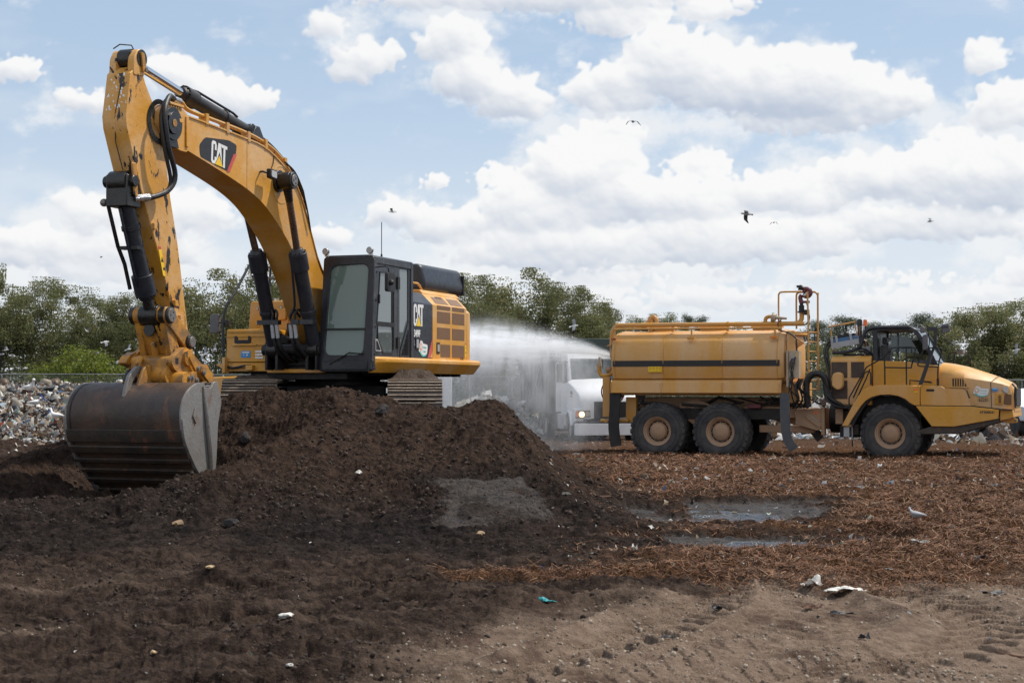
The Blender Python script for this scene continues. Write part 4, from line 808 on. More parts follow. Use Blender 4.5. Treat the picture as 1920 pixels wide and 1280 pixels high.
# bucket
prof = [(6.25, .985), (6.45, .985), (6.62, .985), (6.80, .97), (6.96, .91), (7.08, .83), (7.17, .73), (7.22, .62), (7.235, .50), (7.22, .36), (7.17, .17), (7.08, .02), (6.97, -.12), (6.83, -.28), (6.66, -.43), (6.45, -.60), (6.30, -.72)]
BKW = .96
m = MB().mat('bucket_steel'); P2 = [(p[0], 0, p[1]) for p in prof]
sp_ = [(p[0], p[2]) for p in smooth_path(P2, 3)]
def offs(c, d):
    out = []
    for i, p in enumerate(c):
        a = Vector(c[max(i-1, 0)]); b = Vector(c[min(i+1, len(c)-1)]); t_ = (b-a).normalized(); out.append((p[0]+t_.y*d, p[1]-t_.x*d))
    return out
inn = offs(sp_, .04)
m.prism(sp_+inn[::-1], -BKW, BKW)
bk = part(m, 'bucket', bevel=.004, smooth=40)
def strip(i0, i1, th, mb):                                           # wear bar between two profile stations
    c = sp_[i0:i1]; o1 = offs(c, -th); mb.prism(c+o1[::-1], -BKW-.012, BKW+.012)
for i0, i1, th in ((28, 32, .022), (32, 35, .05), (36, 38, .05), (39, 41, .045), (42, 44, .045), (45, 47, .045)):
    m = MB().mat('steel_dark'); strip(i0, i1, th, m); part(m, 'wear_bar', bk, bevel=.006)
for sd in (-1, 1):
    m = MB().mat('bucket_side'); po = [(6.58, .98)]+[q for q in sp_ if q[0] > 6.4]+[(6.30, -.60), (6.36, -.10), (6.52, .55)]
    m.prism(po, sd*BKW, sd*(BKW+.03)); part(m, 'side_plate', bk, bevel=.004)
    m = MB().mat('bucket_side'); m.prism(roundpoly([(6.64, .92), (6.44, .90), (6.34, 1.0), (6.24, 1.0), (6.12, .69), (6.22, .37), (6.26, -.14), (6.30, -.42), (6.42, -.35), (6.50, .3)], .03), sd*(BKW+.012), sd*(BKW+.055)); part(m, 'side_cutter', bk, bevel=.004)
    m = MB().mat('bucket_side'); m.prism([q for q in sp_[25:] if q[0] > 6.4]+[(6.32, -.60), (6.62, -.20), (6.95, .15)], sd*(BKW+.03), sd*(BKW+.055)); m.prism([(6.78, .50), (6.87, .62), (6.93, .50), (6.84, .38)], sd*(BKW+.03), sd*(BKW+.05)); part(m, 'wear_plate', bk, bevel=.004)
    m = MB().mat('worn_steel'); m.tube([(6.63, sd*(BKW+.03), .93), (6.55, sd*(BKW+.05), .45), (6.45, sd*(BKW+.05), -.05), (6.40, sd*(BKW+.05), -.4)], [.02, .035, .04, .03], 8); part(m, 'rolled_edge', bk)
    m = MB().mat('worn_steel'); m.prism(roundpoly([(6.42, -.35), (6.2, -.36), (6.02, -.55), (6.06, -.72), (6.3, -.74), (6.5, -.58)], .05), sd*(BKW-.06), sd*(BKW+.07)); m.cyl((6.28, sd*(BKW+.06), -.55), (6.28, sd*(BKW+.09), -.55), .07, n=12); part(m, 'corner_adapter', bk, bevel=.02)
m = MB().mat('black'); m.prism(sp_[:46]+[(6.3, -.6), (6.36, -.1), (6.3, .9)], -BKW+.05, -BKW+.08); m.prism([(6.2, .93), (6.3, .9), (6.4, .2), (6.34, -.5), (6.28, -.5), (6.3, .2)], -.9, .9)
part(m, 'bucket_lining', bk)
m = MB().mat('link_yellow'); m.prism(roundpoly([(6.92, .88), (6.72, 1.22), (6.55, 1.26), (6.42, 1.12), (6.40, .98)], .06, 4), .0, .05); m.mat('worn_steel').prism(roundpoly([(7.16, .66), (7.06, .66), (6.92, 1.0), (6.76, 1.14), (6.62, 1.10), (6.66, 1.24), (6.82, 1.22), (7.0, 1.1), (7.10, .9)], .05, 4), -.08, -.02)
m.mat('link_yellow').prism(roundpoly([(6.80, .97), (6.66, 1.20), (6.44, 1.22), (6.30, 1.0)], .05), -.30, -.25); part(m, 'lift_eye', bk, bevel=.01)
for k in range(5):
    yy = -.8+k*.4; m = MB().mat('worn_steel').prism([(6.38, -.60), (6.34, -.74), (6.05, -.86), (6.02, -.82), (6.2, -.62)], yy-.07, yy+.07); part(m, 'tooth', bk, bevel=.01)
# lettering on the left side
m = MB(); logo(m, lambda a, b: (-.115-a*.50, 2.06+b*.41-(a*.0)), 1.501, 1.504)
m.mat('decal_red').prism([(-1.035, 1.86), (-1.035, 1.50), (-.86, 1.47), (-.80, 1.47)], 1.501, 1.503); m.mat('tank_yellow').prism([(-1.035, 1.60), (-1.035, 1.475), (-.93, 1.475)], 1.503, 1.505)
m.mat('decal_yellow').box((-2.83, 1.503, 1.52), (-2.76, 1.506, 1.80)); m.mat('decal_red').box((-2.83, 1.5062, 1.77), (-2.76, 1.507, 1.80)); m.mat('decal_black').box((-2.82, 1.5062, 1.60), (-2.77, 1.507, 1.62)); m.box((-2.82, 1.5062, 1.70), (-2.77, 1.507, 1.71))
part(m, 'logo', smooth=0)
text('lettering', '349F', EXC, (-.13, 1.502, 1.86), (PI/2, 0, PI), .13, 'decal_white', .85, .006)
text('lettering', 'L', EXC, (-.13, 1.502, 1.70), (PI/2, 0, PI), .10, 'silver_grey', .8)
text('lettering', 'WP32843', EXC, (-1.55, 1.36, 2.645), (PI/2-.75, 0, PI), .055, 'decal_black', 1.1)
text('lettering', '67881', EXC, (-2.50, 1.503, 1.45), (PI/2, 0, PI), .07, 'decal_black', .8)
def county(name, parent, o, ux, uz, t0, s, flip=1):
    """sun and wave sticker in the plane y=t0; o = lower left corner as read"""
    m = MB(); f_ = lambda a, b: (o[0]+ux*a*s, o[1]+b*s); e = lambda k: (min(t0, t0+flip*k), max(t0, t0+flip*k))
    m.mat('decal_white').prism([f_(*p) for p in roundpoly([(.0, .25), (.05, .55), (.25, .78), (.45, .72), (.52, .62), (1.05, .58), (1.08, .40), (1.0, .16), (.62, .0), (.30, .05), (.15, .2)], .06)], *e(.003))
    c = (.24, .46)
    pts = []
    for k in range(24):
        r_ = .24 if k % 2 == 0 else .13; pts.append((c[0]+r_*math.cos(k*PI/12), c[1]+r_*math.sin(k*PI/12)))
    m.mat('decal_peach').prism([f_(*p) for p in pts], *[v+flip*.003 for v in e(.002)]); m.mat('decal_white').prism([f_(*p) for p in arc(c, .085, 0, 345, 18)], *[v+flip*.005 for v in e(.002)])
    m.mat('decal_teal').prism([f_(*p) for p in [(.05, .22), (.2, .27), (.35, .14), (.6, .08), (1.02, .14), (.8, .03), (.5, .0), (.28, .08)]], *[v+flip*.003 for v in e(.002)])
    o_ = m.build(name, parent, smooth=0)
    for i, w_ in enumerate(('Manatee', 'County')):
        q = f_(.46, .40-i*.19); text('lettering', w_, o_, (q[0], t0+flip*.004, q[1]), (PI/2, 0, PI if ux < 0 else 0), .105*s, 'decal_teal', .95)
    return o_
county('county_sticker', EXC, (-.36, 1.49), -1, 1, 1.501, .40)
# ------------------------------------------------------------------ water truck (x forward, y away from its right side, z up); right side lies in y = 0
TRK = empty('water_truck', (9.79, 41.5, 0), rad(-22))
tag(TRK, 'yellow articulated water truck with long rounded tank and black cab spraying from its rear', 'water truck')
def tp(mb, name, parent=TRK, **k): return mb.build(name, parent, **k)
def wheel(x, y, z, side, detail=True, parent=TRK):
    """side -1: outer face towards -y"""
    R, w = .80, .62; y0 = y; f = lambda t: y0 - side*t                # t measured inward from the outer face
    root = None
    m = MB().mat('rubber')
    pr = [(.36, .10), (.40, .03), (.50, .005), (.62, .0), (.70, .03), (.755, .07), (.775, .12), (.775, w-.12), (.755, w-.07), (.70, w-.03), (.5, w), (.36, w-.1)]
    m.lathe([(r_, f(t_)) for r_, t_ in pr], 'y', (x, 0, z), 56)
    for rr in (.55, .66): m.lathe([(rr-.006, f(.006)), (rr, f(-.006)), (rr+.006, f(.006))], 'y', (x, 0, z), 56)
    n = 26
    for k in range(n):
        for (ta, tb, off) in ((.02, w*.46, 0), (w*.54, w-.02, .5)):
            a = 2*PI*(k+off)/n; a2 = a+.10
            vs = []
            for (aa, t_, da) in ((a, ta, .07), (a2, tb, .055)):
                rin = .70 if t_ in (ta if ta < .1 else -1, tb if tb > w-.1 else -1) else .76
                for q in (-da, da):
                    for r_ in (rin, .80 if rin > .72 else .775): vs.append((x+r_*math.cos(aa+q), f(t_), z+r_*math.sin(aa+q)))
            m.add(vs, [(0, 1, 3, 2), (4, 6, 7, 5), (0, 4, 5, 1), (2, 3, 7, 6), (1, 5, 7, 3), (0, 2, 6, 4)])
    tyre = tp(m, 'tyre', parent, smooth=30)
    m = MB().mat('hub_tan'); m.lathe([(f_r, f(t_)) for f_r, t_ in [(.385, .06), (.395, .02), (.37, .03), (.36, .07), (.32, .09), (.31, .14), (.29, .15), (.285, .24), (.02, .25)]], 'y', (x, 0, z), 48)
    rim = tp(m, 'rim', parent, smooth=30)
    m = MB().mat('hub_tan'); m.lathe([(.25, f(.26)), (.25, f(.15)), (.235, f(.13)), (.22, f(.13)), (.215, f(.10)), (.13, f(.06)), (.10, f(.055)), (.0, f(.055))], 'y', (x, 0, z), 32)
    for k in range(16): a = 2*PI*k/16; m.cyl((x+.226*math.cos(a), f(.13), z+.226*math.sin(a)), (x+.226*math.cos(a), f(.108), z+.226*math.sin(a)), .013, n=6)
    m.mat('black').lathe([(.305, f(.155)), (.28, f(.165)), (.245, f(.165))], 'y', (x, 0, z), 32)
    for k in range(12): a = 2*PI*k/12+.1; m.mat('hub_tan').cyl((x+.27*math.cos(a), f(.17), z+.27*math.sin(a)), (x+.27*math.cos(a), f(.14), z+.27*math.sin(a)), .014, n=6)
    tp(m, 'hub', parent, smooth=30)
for (wx, wz) in ((0, .575), (-4.51, .575), (-6.28, .575)):
    for far_ in (0, 1):
        e = empty('wheel', (wx, 0 if not far_ else 2.9, wz), 0, TRK)
        if not far_: wheel(0, 0, 0, -1, parent=e)
        else: wheel(0, 0, 0, 1, parent=e)
# tank
def sect(s=1., dz=0.):
    pts = [(.30, 1.90), (.10, 2.02), (.02, 2.25), (.0, 2.5), (.02, 2.80), (.10, 3.02), (.26, 3.18), (.55, 3.29), (1.0, 3.34), (1.45, 3.355)]
    pts = pts + [(2.9-a, b) for a, b in pts[-2::-1]]
    return [((a-1.45)*s+1.45, (b-2.6)*s+2.6) for a, b in pts]
m = MB().mat('tank_yellow'); secs = []
for x_, s_ in ((-7.61, .0), (-7.62, .93), (-7.58, .985), (-7.52, 1.), (-2.92, 1.), (-2.84, .99), (-2.78, .965), (-2.75, .9), (-2.70, .6), (-2.68, 0.)): secs.append([(x_, a, b) for a, b in sect(s_)])
n = len(secs[0]); vs = [p for s_ in secs for p in s_]
m.add(vs, [(i*n+k, i*n+(k+1) % n, (i+1)*n+(k+1) % n, (i+1)*n+k) for i in range(len(secs)-1) for k in range(n)])
tank = tp(m, 'tank', smooth=30)
m = MB().mat('decal_black').box((-7.55, -.006, 2.345), (-2.88, .004, 2.505)); tp(m, 'stripe', tank, smooth=0)
m = MB().mat('pipe_yellow')
for xx in (-7.5, -6.1, -4.45, -2.95): m = MB().mat('pipe_yellow').tube([(xx, a, b) for a, b in sect(1.003)], .010, 6, cap=False); tp(m, 'tank_band', tank)
for sd in (0, 1):
    Y = lambda a: a if not sd else 2.9-a
    m = MB().mat('tank_yellow'); m.prism([(Y(.12), 1.98), (Y(-.02), 1.93), (Y(-.06), 1.62), (Y(.02), 1.60), (Y(.10), 1.86)], -7.60, -2.84, 'x')
    for xx in (-7.6, -6.15, -4.45, -2.90): m.box((xx, Y(-.065), 1.63), (xx+.03, Y(.02), 1.90))
    tp(m, 'tank_skirt', tank, bevel=.01)
m = MB().mat('tank_yellow'); m.box((-7.4, .35, 1.55), (-2.9, 2.55, 1.95)); m.box((-2.95, .5, 1.35), (-2.5, 2.4, 1.9)); tp(m, 'tank_cradle', tank, bevel=.01)
m = MB().mat('tank_yellow'); m.box((-2.72, .18, 2.0), (-2.52, .26, 3.28)); m.prism([(-2.72, 3.15), (-2.45, 2.98), (-2.72, 2.80)], .50, .53); m.prism([(-2.72, 3.15), (-2.45, 2.98), (-2.72, 2.80)], 1.2, 1.23); m.cyl((-2.70, .2, 3.22), (-2.70, 2.6, 3.25), .05); tp(m, 'end_brace', tank, bevel=.006)
for xx in (-6.5, -5.0, -3.5):
    m = MB().mat('tank_yellow').lathe([(.0, 3.47), (.42, 3.465), (.45, 3.45), (.45, 3.41), (.40, 3.41), (.40, 3.33)], 'z', (xx, 1.3, 0), 28); tp(m, 'tank_hatch', tank, smooth=40)
# pipes
m = MB().mat('pipe_yellow'); m.tube(smooth_path([(-7.72, .45, 2.6), (-7.72, .45, 3.20), (-7.69, .45, 3.36), (-7.60, .45, 3.46), (-7.45, .45, 3.50), (-7.2, .45, 3.50), (-2.75, .45, 3.48), (-2.60, .6, 3.49), (-2.50, .7, 3.52), (-2.44, .75, 3.62), (-2.44, .75, 3.80)], 5), .062, 14)
for xx in (-5.95, -4.4, -2.95): m.box((xx-.03, .40, 3.30), (xx+.03, .50, 3.46)); m.lathe([(.07, xx-.02), (.078, xx-.02), (.078, xx+.02), (.07, xx+.02)], 'x', (0, .45, 3.49), 16)
tp(m, 'water_pipe', bevel=0)
m = MB().mat('pipe_yellow'); m.tube(smooth_path([(-7.52, .10, 3.12), (-7.52, .10, 3.28), (-7.50, .10, 3.345), (-7.42, .10, 3.375), (-7.2, .10, 3.38), (-3.15, .10, 3.36), (-3.06, .10, 3.33), (-3.02, .10, 3.26), (-3.02, .10, 3.14)], 4), .024, 8); m.tube([(-5.32, .10, 3.37), (-5.32, .10, 3.14)], .024, 8)
for xx, w_ in ((-7.53, .09), (-5.32, .10), (-3.04, .10)): m.box((xx-w_, .0, 3.07), (xx+w_, .08, 3.14))
rail = tp(m, 'lamp_rail')
m = MB().mat('red_lens').box((-7.59, -.012, 3.085), (-7.47, .0, 3.125)); tp(m, 'marker_lamp', rail)
m = MB().mat('orange_lens').box((-3.10, -.012, 3.085), (-3.05, .0, 3.125)); m.box((-3.03, -.012, 3.085), (-2.98, .0, 3.125)); tp(m, 'marker_lamp', rail)
m = MB().mat('pipe_yellow'); m.tube(smooth_path([(-7.10, .9, 3.45), (-7.0, .9, 3.52), (-6.86, .9, 3.54), (-6.78, .9, 3.62), (-6.70, .9, 3.73), (-6.62, .9, 3.74), (-6.56, .9, 3.66), (-6.55, .9, 3.55)], 4), .06, 10); m.tube([(-7.1, .9, 3.52), (-6.75, .9, 3.53)], .03, 8); m.tube([(-6.70, .9, 3.35), (-6.70, .9, 3.66)], .05, 8); tp(m, 'vent_pipe')
m = MB().mat('pipe_yellow').tube(smooth_path([(-3.32, .45, 3.48), (-3.36, .45, 3.55), (-3.34, .45, 3.64), (-3.25, .45, 3.68), (-3.15, .45, 3.67)], 4), .052, 10); m.mat('beige_box').cyl((-3.18, .45, 3.66), (-3.08, .45, 3.64), .13, .11, n=18); m.cyl((-3.08, .45, 3.65), (-2.78, .45, 3.62), .05, .03, n=12); tp(m, 'spray_head')
# guard hoops, ladder, water cannon
m = MB().mat('pipe_yellow')
m.tube(smooth_path([(-3.02, .55, 3.40), (-3.02, .55, 4.18), (-3.00, .55, 4.30), (-2.92, .55, 4.34), (-2.55, .55, 4.34), (-2.40, .55, 4.34)], 4), .024, 8)
m.tube(smooth_path([(-2.60, .85, 3.35), (-2.60, .85, 4.2), (-2.57, .85, 4.31), (-2.5, .85, 4.34), (-2.2, .85, 4.34), (-2.08, .85, 4.33), (-2.02, .85, 4.24), (-2.02, .85, 4.1), (-2.02, .85, 1.72)], 4), .026, 8)
m.tube([(-2.24, .55, 4.34), (-2.22, .55, 3.6), (-2.22, .55, 1.72)], .026, 8); m.tube([(-2.22, .55, 1.72), (-2.02, .85, 1.72)], .02, 8)
m.tube([(-2.7, .5, 3.24), (-2.24, .55, 3.24), (-2.02, .85, 3.24)], .02, 8)
for k in range(6): z_ = 1.95+k*.26; m.tube([(-2.22, .55, z_), (-2.02, .85, z_)], .018, 8)
tp(m, 'ladder')
m = MB().mat('black'); m.cyl((-2.44, .75, 3.80), (-2.44, .75, 3.98), .075, n=16); m.lathe([(.11, 3.78), (.11, 3.82), (.07, 3.82)], 'z', (-2.44, .75, 0), 16); m.box((-2.36, .68, 3.72), (-2.24, .82, 3.86)); m.cyl((-2.44, .75, 3.98), (-2.44, .75, 4.06), .05, n=12)
m.mat('maroon'); m.tube(smooth_path([(-2.44, .75, 4.04), (-2.46, .75, 4.12), (-2.47, .75, 4.20), (-2.43, .75, 4.26)], 4), [.06]*13, 12); m.tube([(-2.46, .75, 4.07), (-2.22, .75, 4.07)], .035, 10); m.tube(smooth_path([(-2.40, .75, 4.26), (-2.28, .75, 4.22), (-2.20, .75, 4.30), (-2.24, .75, 4.40), (-2.36, .75, 4.42)], 4), .065, 12); m.ball((-2.36, .75, 4.36), .06)
m.mat('black').cyl((-2.36, .75, 4.42), (-2.50, .75, 4.47), .045, .085, n=14); m.box((-2.56, .68, 4.46), (-2.42, .80, 4.52)); m.mat('hose').tube(smooth_path([(-2.3, .72, 4.06), (-2.24, .70, 3.8), (-2.22, .70, 3.6), (-2.35, .68, 3.45), (-2.6, .66, 3.44)], 4), .016, 6)
m.mat('bright_steel').ball((-2.34, .70, 4.25), .05)
tp(m, 'water_cannon', bevel=0)
# control box and wiring
m = MB().mat('beige_box'); m.box((-2.62, -.02, 2.02), (-2.36, .30, 2.74)); m.mat('beige_box').box((-2.70, .0, 1.78), (-2.64, .3, 2.74)); m.mat('silver_grey').box((-2.56, -.06, 2.42), (-2.47, -.02, 2.60)); m.mat('decal_yellow').box((-2.42, -.025, 2.55), (-2.40, -.02, 2.70))
tp(m, 'control_box', bevel=.012)
random.seed(11)
m = MB().mat('hose'); m.tube(smooth_path([(-2.95, .2, 3.30), (-2.65, .05, 3.22), (-2.45, .0, 3.08), (-2.42, .0, 2.9), (-2.42, .02, 2.74)], 4), .02, 6); m.tube(smooth_path([(-2.9, .45, 3.62), (-2.98, .3, 3.5), (-2.96, .2, 3.36)], 4), .014, 6)
for i in range(5): m.tube(smooth_path([(-2.52+i*.02, -.05, 2.58), (-2.60+i*.03, -.07, 2.35), (-2.54+random.uniform(-.05, .05), -.06, 2.05), (-2.58+random.uniform(-.05, .1), -.05, 1.80)], 4), .010, 5)
for i in range(16): a = random.uniform(-2.6, -2.2); m.tube(smooth_path([(a, .1, 2.0), (a+random.uniform(-.12, .12), random.uniform(-.05, .2), 1.75), (a+random.uniform(-.1, .2), random.uniform(0, .2), 1.45), (a+random.uniform(-.2, .2), .2, 1.22)], 4), random.choice((.010, .018, .026)), 5)
tp(m, 'wiring')
m = MB().mat('hose'); A_ = smooth_path([(-2.16, .20, 1.25), (-2.20, .18, 1.60), (-2.18, .16, 1.92), (-2.06, .14, 2.10), (-1.90, .12, 2.14), (-1.74, .13, 2.06), (-1.66, .16, 1.85), (-1.62, .2, 1.60), (-1.50, .25, 1.42), (-1.25, .35, 1.30), (-.98, .45, 1.26)], 8)
m.tube(A_, [.085+.008*(i % 2) for i in range(len(A_)-30)]+[.085-.0016*i for i in range(30)], 12)
for k in range(9):
    o_ = random.uniform(-.08, .08); q = random.uniform(-.10, .06); m.tube(smooth_path([(-1.66+o_, .12+o_, 1.85), (-1.60+o_, .1, 1.55+q), (-1.45, .12+o_, 1.36+q), (-1.2, .2, 1.27+q*.5), (-.95+o_, .3, 1.25)], 4), .024, 6)
m.tube(smooth_path([(-1.55, .8, 3.10), (-1.74, .75, 2.95), (-1.80, .6, 2.7), (-1.72, .5, 2.4), (-1.64, .4, 2.1), (-1.64, .3, 1.7)], 5), .04, 8); m.tube(smooth_path([(-1.5, .8, 3.12), (-1.68, .75, 2.9), (-1.72, .6, 2.7), (-1.66, .5, 2.4), (-1.60, .4, 2.1), (-1.60, .3, 1.7)], 5), .03, 8); m.tube(smooth_path([(-1.35, .8, 3.17), (-1.6, .8, 3.1), (-1.85, .8, 3.0)], 5), .012, 6)
tp(m, 'hydraulic_hose')
# rear gear
m = MB().mat('pipe_yellow'); m.box((-7.95, .30, .95), (-7.74, .42, 2.06)); m.tube(smooth_path([(-8.06, .36, 2.42), (-8.06, .36, 2.2), (-7.98, .36, 2.10), (-7.8, .36, 2.12), (-7.62, .36, 2.2)], 4), .055, 10); m.cyl((-8.02, .36, .84), (-7.2, .36, .84), .055, n=12); m.box((-7.3, .4, .8), (-7.0, .6, 1.5)); m.prism([(-7.86, 2.92), (-7.62, 3.02), (-7.62, 2.92)], .3, .5); m.cyl((-7.7, .3, 2.2), (-7.7, 2.5, 2.2), .06); m.cyl((-7.85, .3, .84), (-7.85, 2.6, .84), .06); tp(m, 'rear_spray_bar', bevel=.008)
m = MB().mat('beige_box'); m.cyl((-8.06, .36, 2.42), (-8.06, .36, 2.62), .06, .03, n=12); m.box((-8.14, .30, 2.36), (-8.0, .42, 2.45)); m.mat('hose').tube([(-8.0, .33, 2.6), (-7.96, .33, 2.55), (-7.95, .33, 2.3)], .012, 6); tp(m, 'spray_nozzle')
m = MB().mat('hub_tan').ball((-7.78, .36, 2.26), .10); tp(m, 'valve')
m = MB().mat('black').box((-7.68, .3, 2.7), (-7.63, .4, 3.0)); m.mat('hub_tan').box((-7.70, .28, 2.52), (-7.62, .4, 2.72)); tp(m, 'rear_lamp')
m = MB().mat('red_lens').lathe([(.34, .50), (.36, .53), (.34, .56), (.32, .53), (.34, .50)], 'y', (-7.72, 0, 1.65), 32); m.mat('hose').lathe([(.15, .5), (.30, .5), (.30, .6), (.15, .6)], 'y', (-7.72, 0, 1.65), 24); tp(m, 'hose_reel')
def flap(pts, th, y0, y1, mat, name): 
    c = smooth_path([(p[0], 0, p[1]) for p in pts], 5); c = [(p[0], p[2]) for p in c]; m = MB().mat(mat).prism(c+offs(c, th)[::-1], y0, y1); return tp(m, name, smooth=50)
flap([(-7.36, 1.60), (-7.37, 1.1), (-7.40, .7), (-7.36, .35), (-7.33, .17)], .30, .05, .11, 'black', 'mud_flap')
flap([(-2.62, 1.62), (-2.62, 1.1), (-2.60, .7), (-2.54, .42), (-2.40, .20)], .25, -.02, .03, 'flap_grey', 'mud_flap')
flap([(-2.0, .52), (-2.08, .38), (-2.2, .28)], .32, 1.6, 1.65, 'flap_grey', 'mud_flap')
flap([(-7.36, 1.60), (-7.37, 1.1), (-7.40, .7), (-7.36, .35), (-7.33, .17)], .30, 2.4, 2.46, 'black', 'mud_flap')
# chassis
m = MB().mat('hub_tan'); m.prism([(-7.1, 1.22), (-6.9, 1.50), (-3.0, 1.50), (-2.5, 1.22), (-1.90, 1.20), (-1.90, .62), (-2.6, .74), (-3.6, .95), (-7.0, 1.05)], .95, 1.10); m.prism([(-7.1, 1.22), (-6.9, 1.50), (-3.0, 1.50), (-2.5, 1.22), (-1.90, 1.20), (-1.90, .62), (-2.6, .74), (-3.6, .95), (-7.0, 1.05)], 1.80, 1.95)
m.prism([(-2.55, 1.20), (-1.88, 1.20), (-1.88, .66), (-2.0, .62), (-2.58, .78)], .50, .62); m.prism([(-5.85, 1.30), (-5.35, 1.46), (-4.95, 1.30), (-5.1, .95), (-5.4, .72), (-5.7, .95)], .62, .72); m.box((-3.6, .7, .55), (-2.1, .9, .75)); m.box((-4.0, .65, .95), (-2.6, .8, 1.25))
tp(m, 'rear_frame', bevel=.015)
m = MB().mat('hub_tan'); band(m, (-2.2, .98), (-1.92, .78), .07, .46, .50); m.mat('silver_grey').prism([(-2.15, 1.0), (-1.96, .85), (-1.95, .87), (-2.14, 1.03)], .45, .46); tp(m, 'frame_gusset', bevel=.01)
m = MB().mat('hub_tan'); m.box((-1.88, .48, .50), (-1.78, .70, 1.24)); m.box((-1.5, .5, .8), (-1.3, .8, 1.2)); tp(m, 'hitch_plate', bevel=.012)
m = MB().mat('black'); m.cyl((-7.0, 1.45, .57), (-7.0+.01, 1.45, .58), .1); m.box((-7.3, .6, .9), (-2.9, 2.3, 1.2)); m.box((-6.5, .5, .45), (-6.1, 2.4, .75)); m.box((-4.75, .5, .45), (-4.3, 2.4, .75)); m.box((-.2, .6, .4), (.2, 2.3, .75)); m.cyl((-1.75, 1.3, .95), (-1.2, 1.3, .95), .40, n=24); m.box((-1.4, .6, .45), (-.9, 2.2, 1.15)); m.box((-1.2, .6, 1.0), (3.0, 2.3, 1.3))
m.cyl((-6.28, .6, .575), (-6.28, .3, .575), .25); m.cyl((-4.51, .6, .575), (-4.51, .3, .575), .25)
for i in range(18): a = random.uniform(-7.2, -1.2); m.tube([(a, random.uniform(.3, .9), random.uniform(1.2, 1.55)), (a+random.uniform(.2, .9), random.uniform(.3, .9), random.uniform(1.2, 1.55))], random.uniform(.015, .05), 6)
tp(m, 'driveline', bevel=.01)
m = MB().mat('maroon').box((-3.85, .45, 1.20), (-3.5, .6, 1.32)); tp(m, 'tool_kit', bevel=.02)
m = MB().mat('silver_grey').lathe([(.06, .60), (.10, .60), (.10, .62), (.06, .62)], 'y', (-5.38, 0, 1.16), 20); m.cyl((-5.38, .6, 1.16), (-5.38, .62, 1.16), .04); tp(m, 'beam_cap')
m = MB().mat('orange_lens').box((-2.07, .485, 1.08), (-1.96, .499, 1.12)); tp(m, 'side_reflector')
# front unit: radiator housing
m = MB().mat('tank_yellow'); m.prism(roundpoly([(.30, 1.30), (.30, 2.50), (.42, 2.60), (2.5, 2.60), (2.6, 2.50), (2.6, 1.30)], .05), -1.58, -.52, 'x'); rad_ = tp(m, 'radiator_housing', bevel=.02)
for (a, b, c, d_) in ((-1.56, -1.14, 2.03, 2.44), (-1.56, -1.14, 1.47, 1.95), (-1.04, -.70, 2.03, 2.44)):
    m = MB().mat('grille_dark').box((a, .285, c), (b, .296, d_))
    tp(m, 'radiator_grille', rad_)
m = MB().mat('tank_yellow').prism(roundpoly([(-1.50, 1.80), (-1.36, 1.70), (-1.28, 1.72), (-1.22, 1.80), (-1.22, 2.12), (-1.32, 2.18), (-1.46, 2.14), (-1.50, 2.05)], .05, 4), .02, .28); tp(m, 'air_intake', bevel=.03)
m = MB().mat('black'); m.box((-1.3, .6, 2.60), (-.7, 1.6, 2.66)); m.tube([(-.62, .5, 2.62), (-.72, .4, 2.72), (-.86, .4, 2.74)], .04, 8); m.mat('silver_grey').cyl((-.68, .5, 2.62), (-.68, .5, 2.70), .05); tp(m, 'roof_fittings', rad_)
m = MB().mat('pipe_yellow'); m.tube([(-1.55, .6, 2.66), (-1.60, .6, 2.9), (-1.62, .6, 3.30)], .018, 6); m.tube([(-.85, .6, 2.70), (-.92, .6, 3.0), (-.98, .6, 3.44)], .018, 6); m.mat('link_yellow'); m.add([(-1.70, .58, 3.36), (-.98, .58, 3.48), (-.98, .64, 3.50), (-1.70, .64, 3.38), (-1.70, .58, 3.39), (-.98, .58, 3.51), (-.98, .64, 3.53), (-1.70, .64, 3.41)], [(0, 1, 2, 3), (4, 7, 6, 5), (0, 4, 5, 1), (1, 5, 6, 2), (2, 6, 7, 3), (3, 7, 4, 0)])
m.mat('link_yellow').box((-1.58, .5, 2.70), (-1.52, .56, 2.86)); m.box((-.92, .5, 2.76), (-.88, .56, 2.92)); rk = tp(m, 'pump_rack')
m = MB().at((-1.24, .5, 3.0), (0, rad(-9), 0)); m.mat('blue_box').box((-.36, -.02, -.06), (.36, .35, .10)); m.mat('silver_grey').box((-.37, -.05, -.14), (.37, -.02, .0))
for xx in (-.33, -.2, .18): m.box((xx-.03, -.055, -.18), (xx+.03, -.02, .16))
m.mat('black').box((-.18, .0, .10), (.28, .3, .17)); m.ball((.05, .1, .18), .07); m.ball((-.1, .1, .17), .05)
tp(m, 'pump_unit', rk, bevel=.006)
m = MB().mat('bronze_rod'); m.tube(smooth_path([(-.70, .7, 2.75), (-.72, .7, 2.95), (-.84, .7, 3.02), (-.88, .7, 3.12), (-.88, .7, 3.4)], 4), .062, 12); m.mat('black_grease').tube([(-.88, .7, 3.40), (-.88, .7, 3.52), (-.86, .7, 3.58)], [.068, .072, .05], 12); m.mat('silver_grey').cyl((-.66, .72, 2.62), (-.68, .7, 2.86), .11, n=16); tp(m, 'exhaust_pipe')
m = MB().mat('orange_lens'); m.cyl((-.72, .62, 3.40), (-.72, .62, 3.56), .055, .05, n=16); m.mat('black').tube([(-.72, .62, 3.40), (-.72, .62, 3.0)], .012, 6); m.box((-.78, .6, 3.27), (-.66, .66, 3.30)); tp(m, 'beacon')
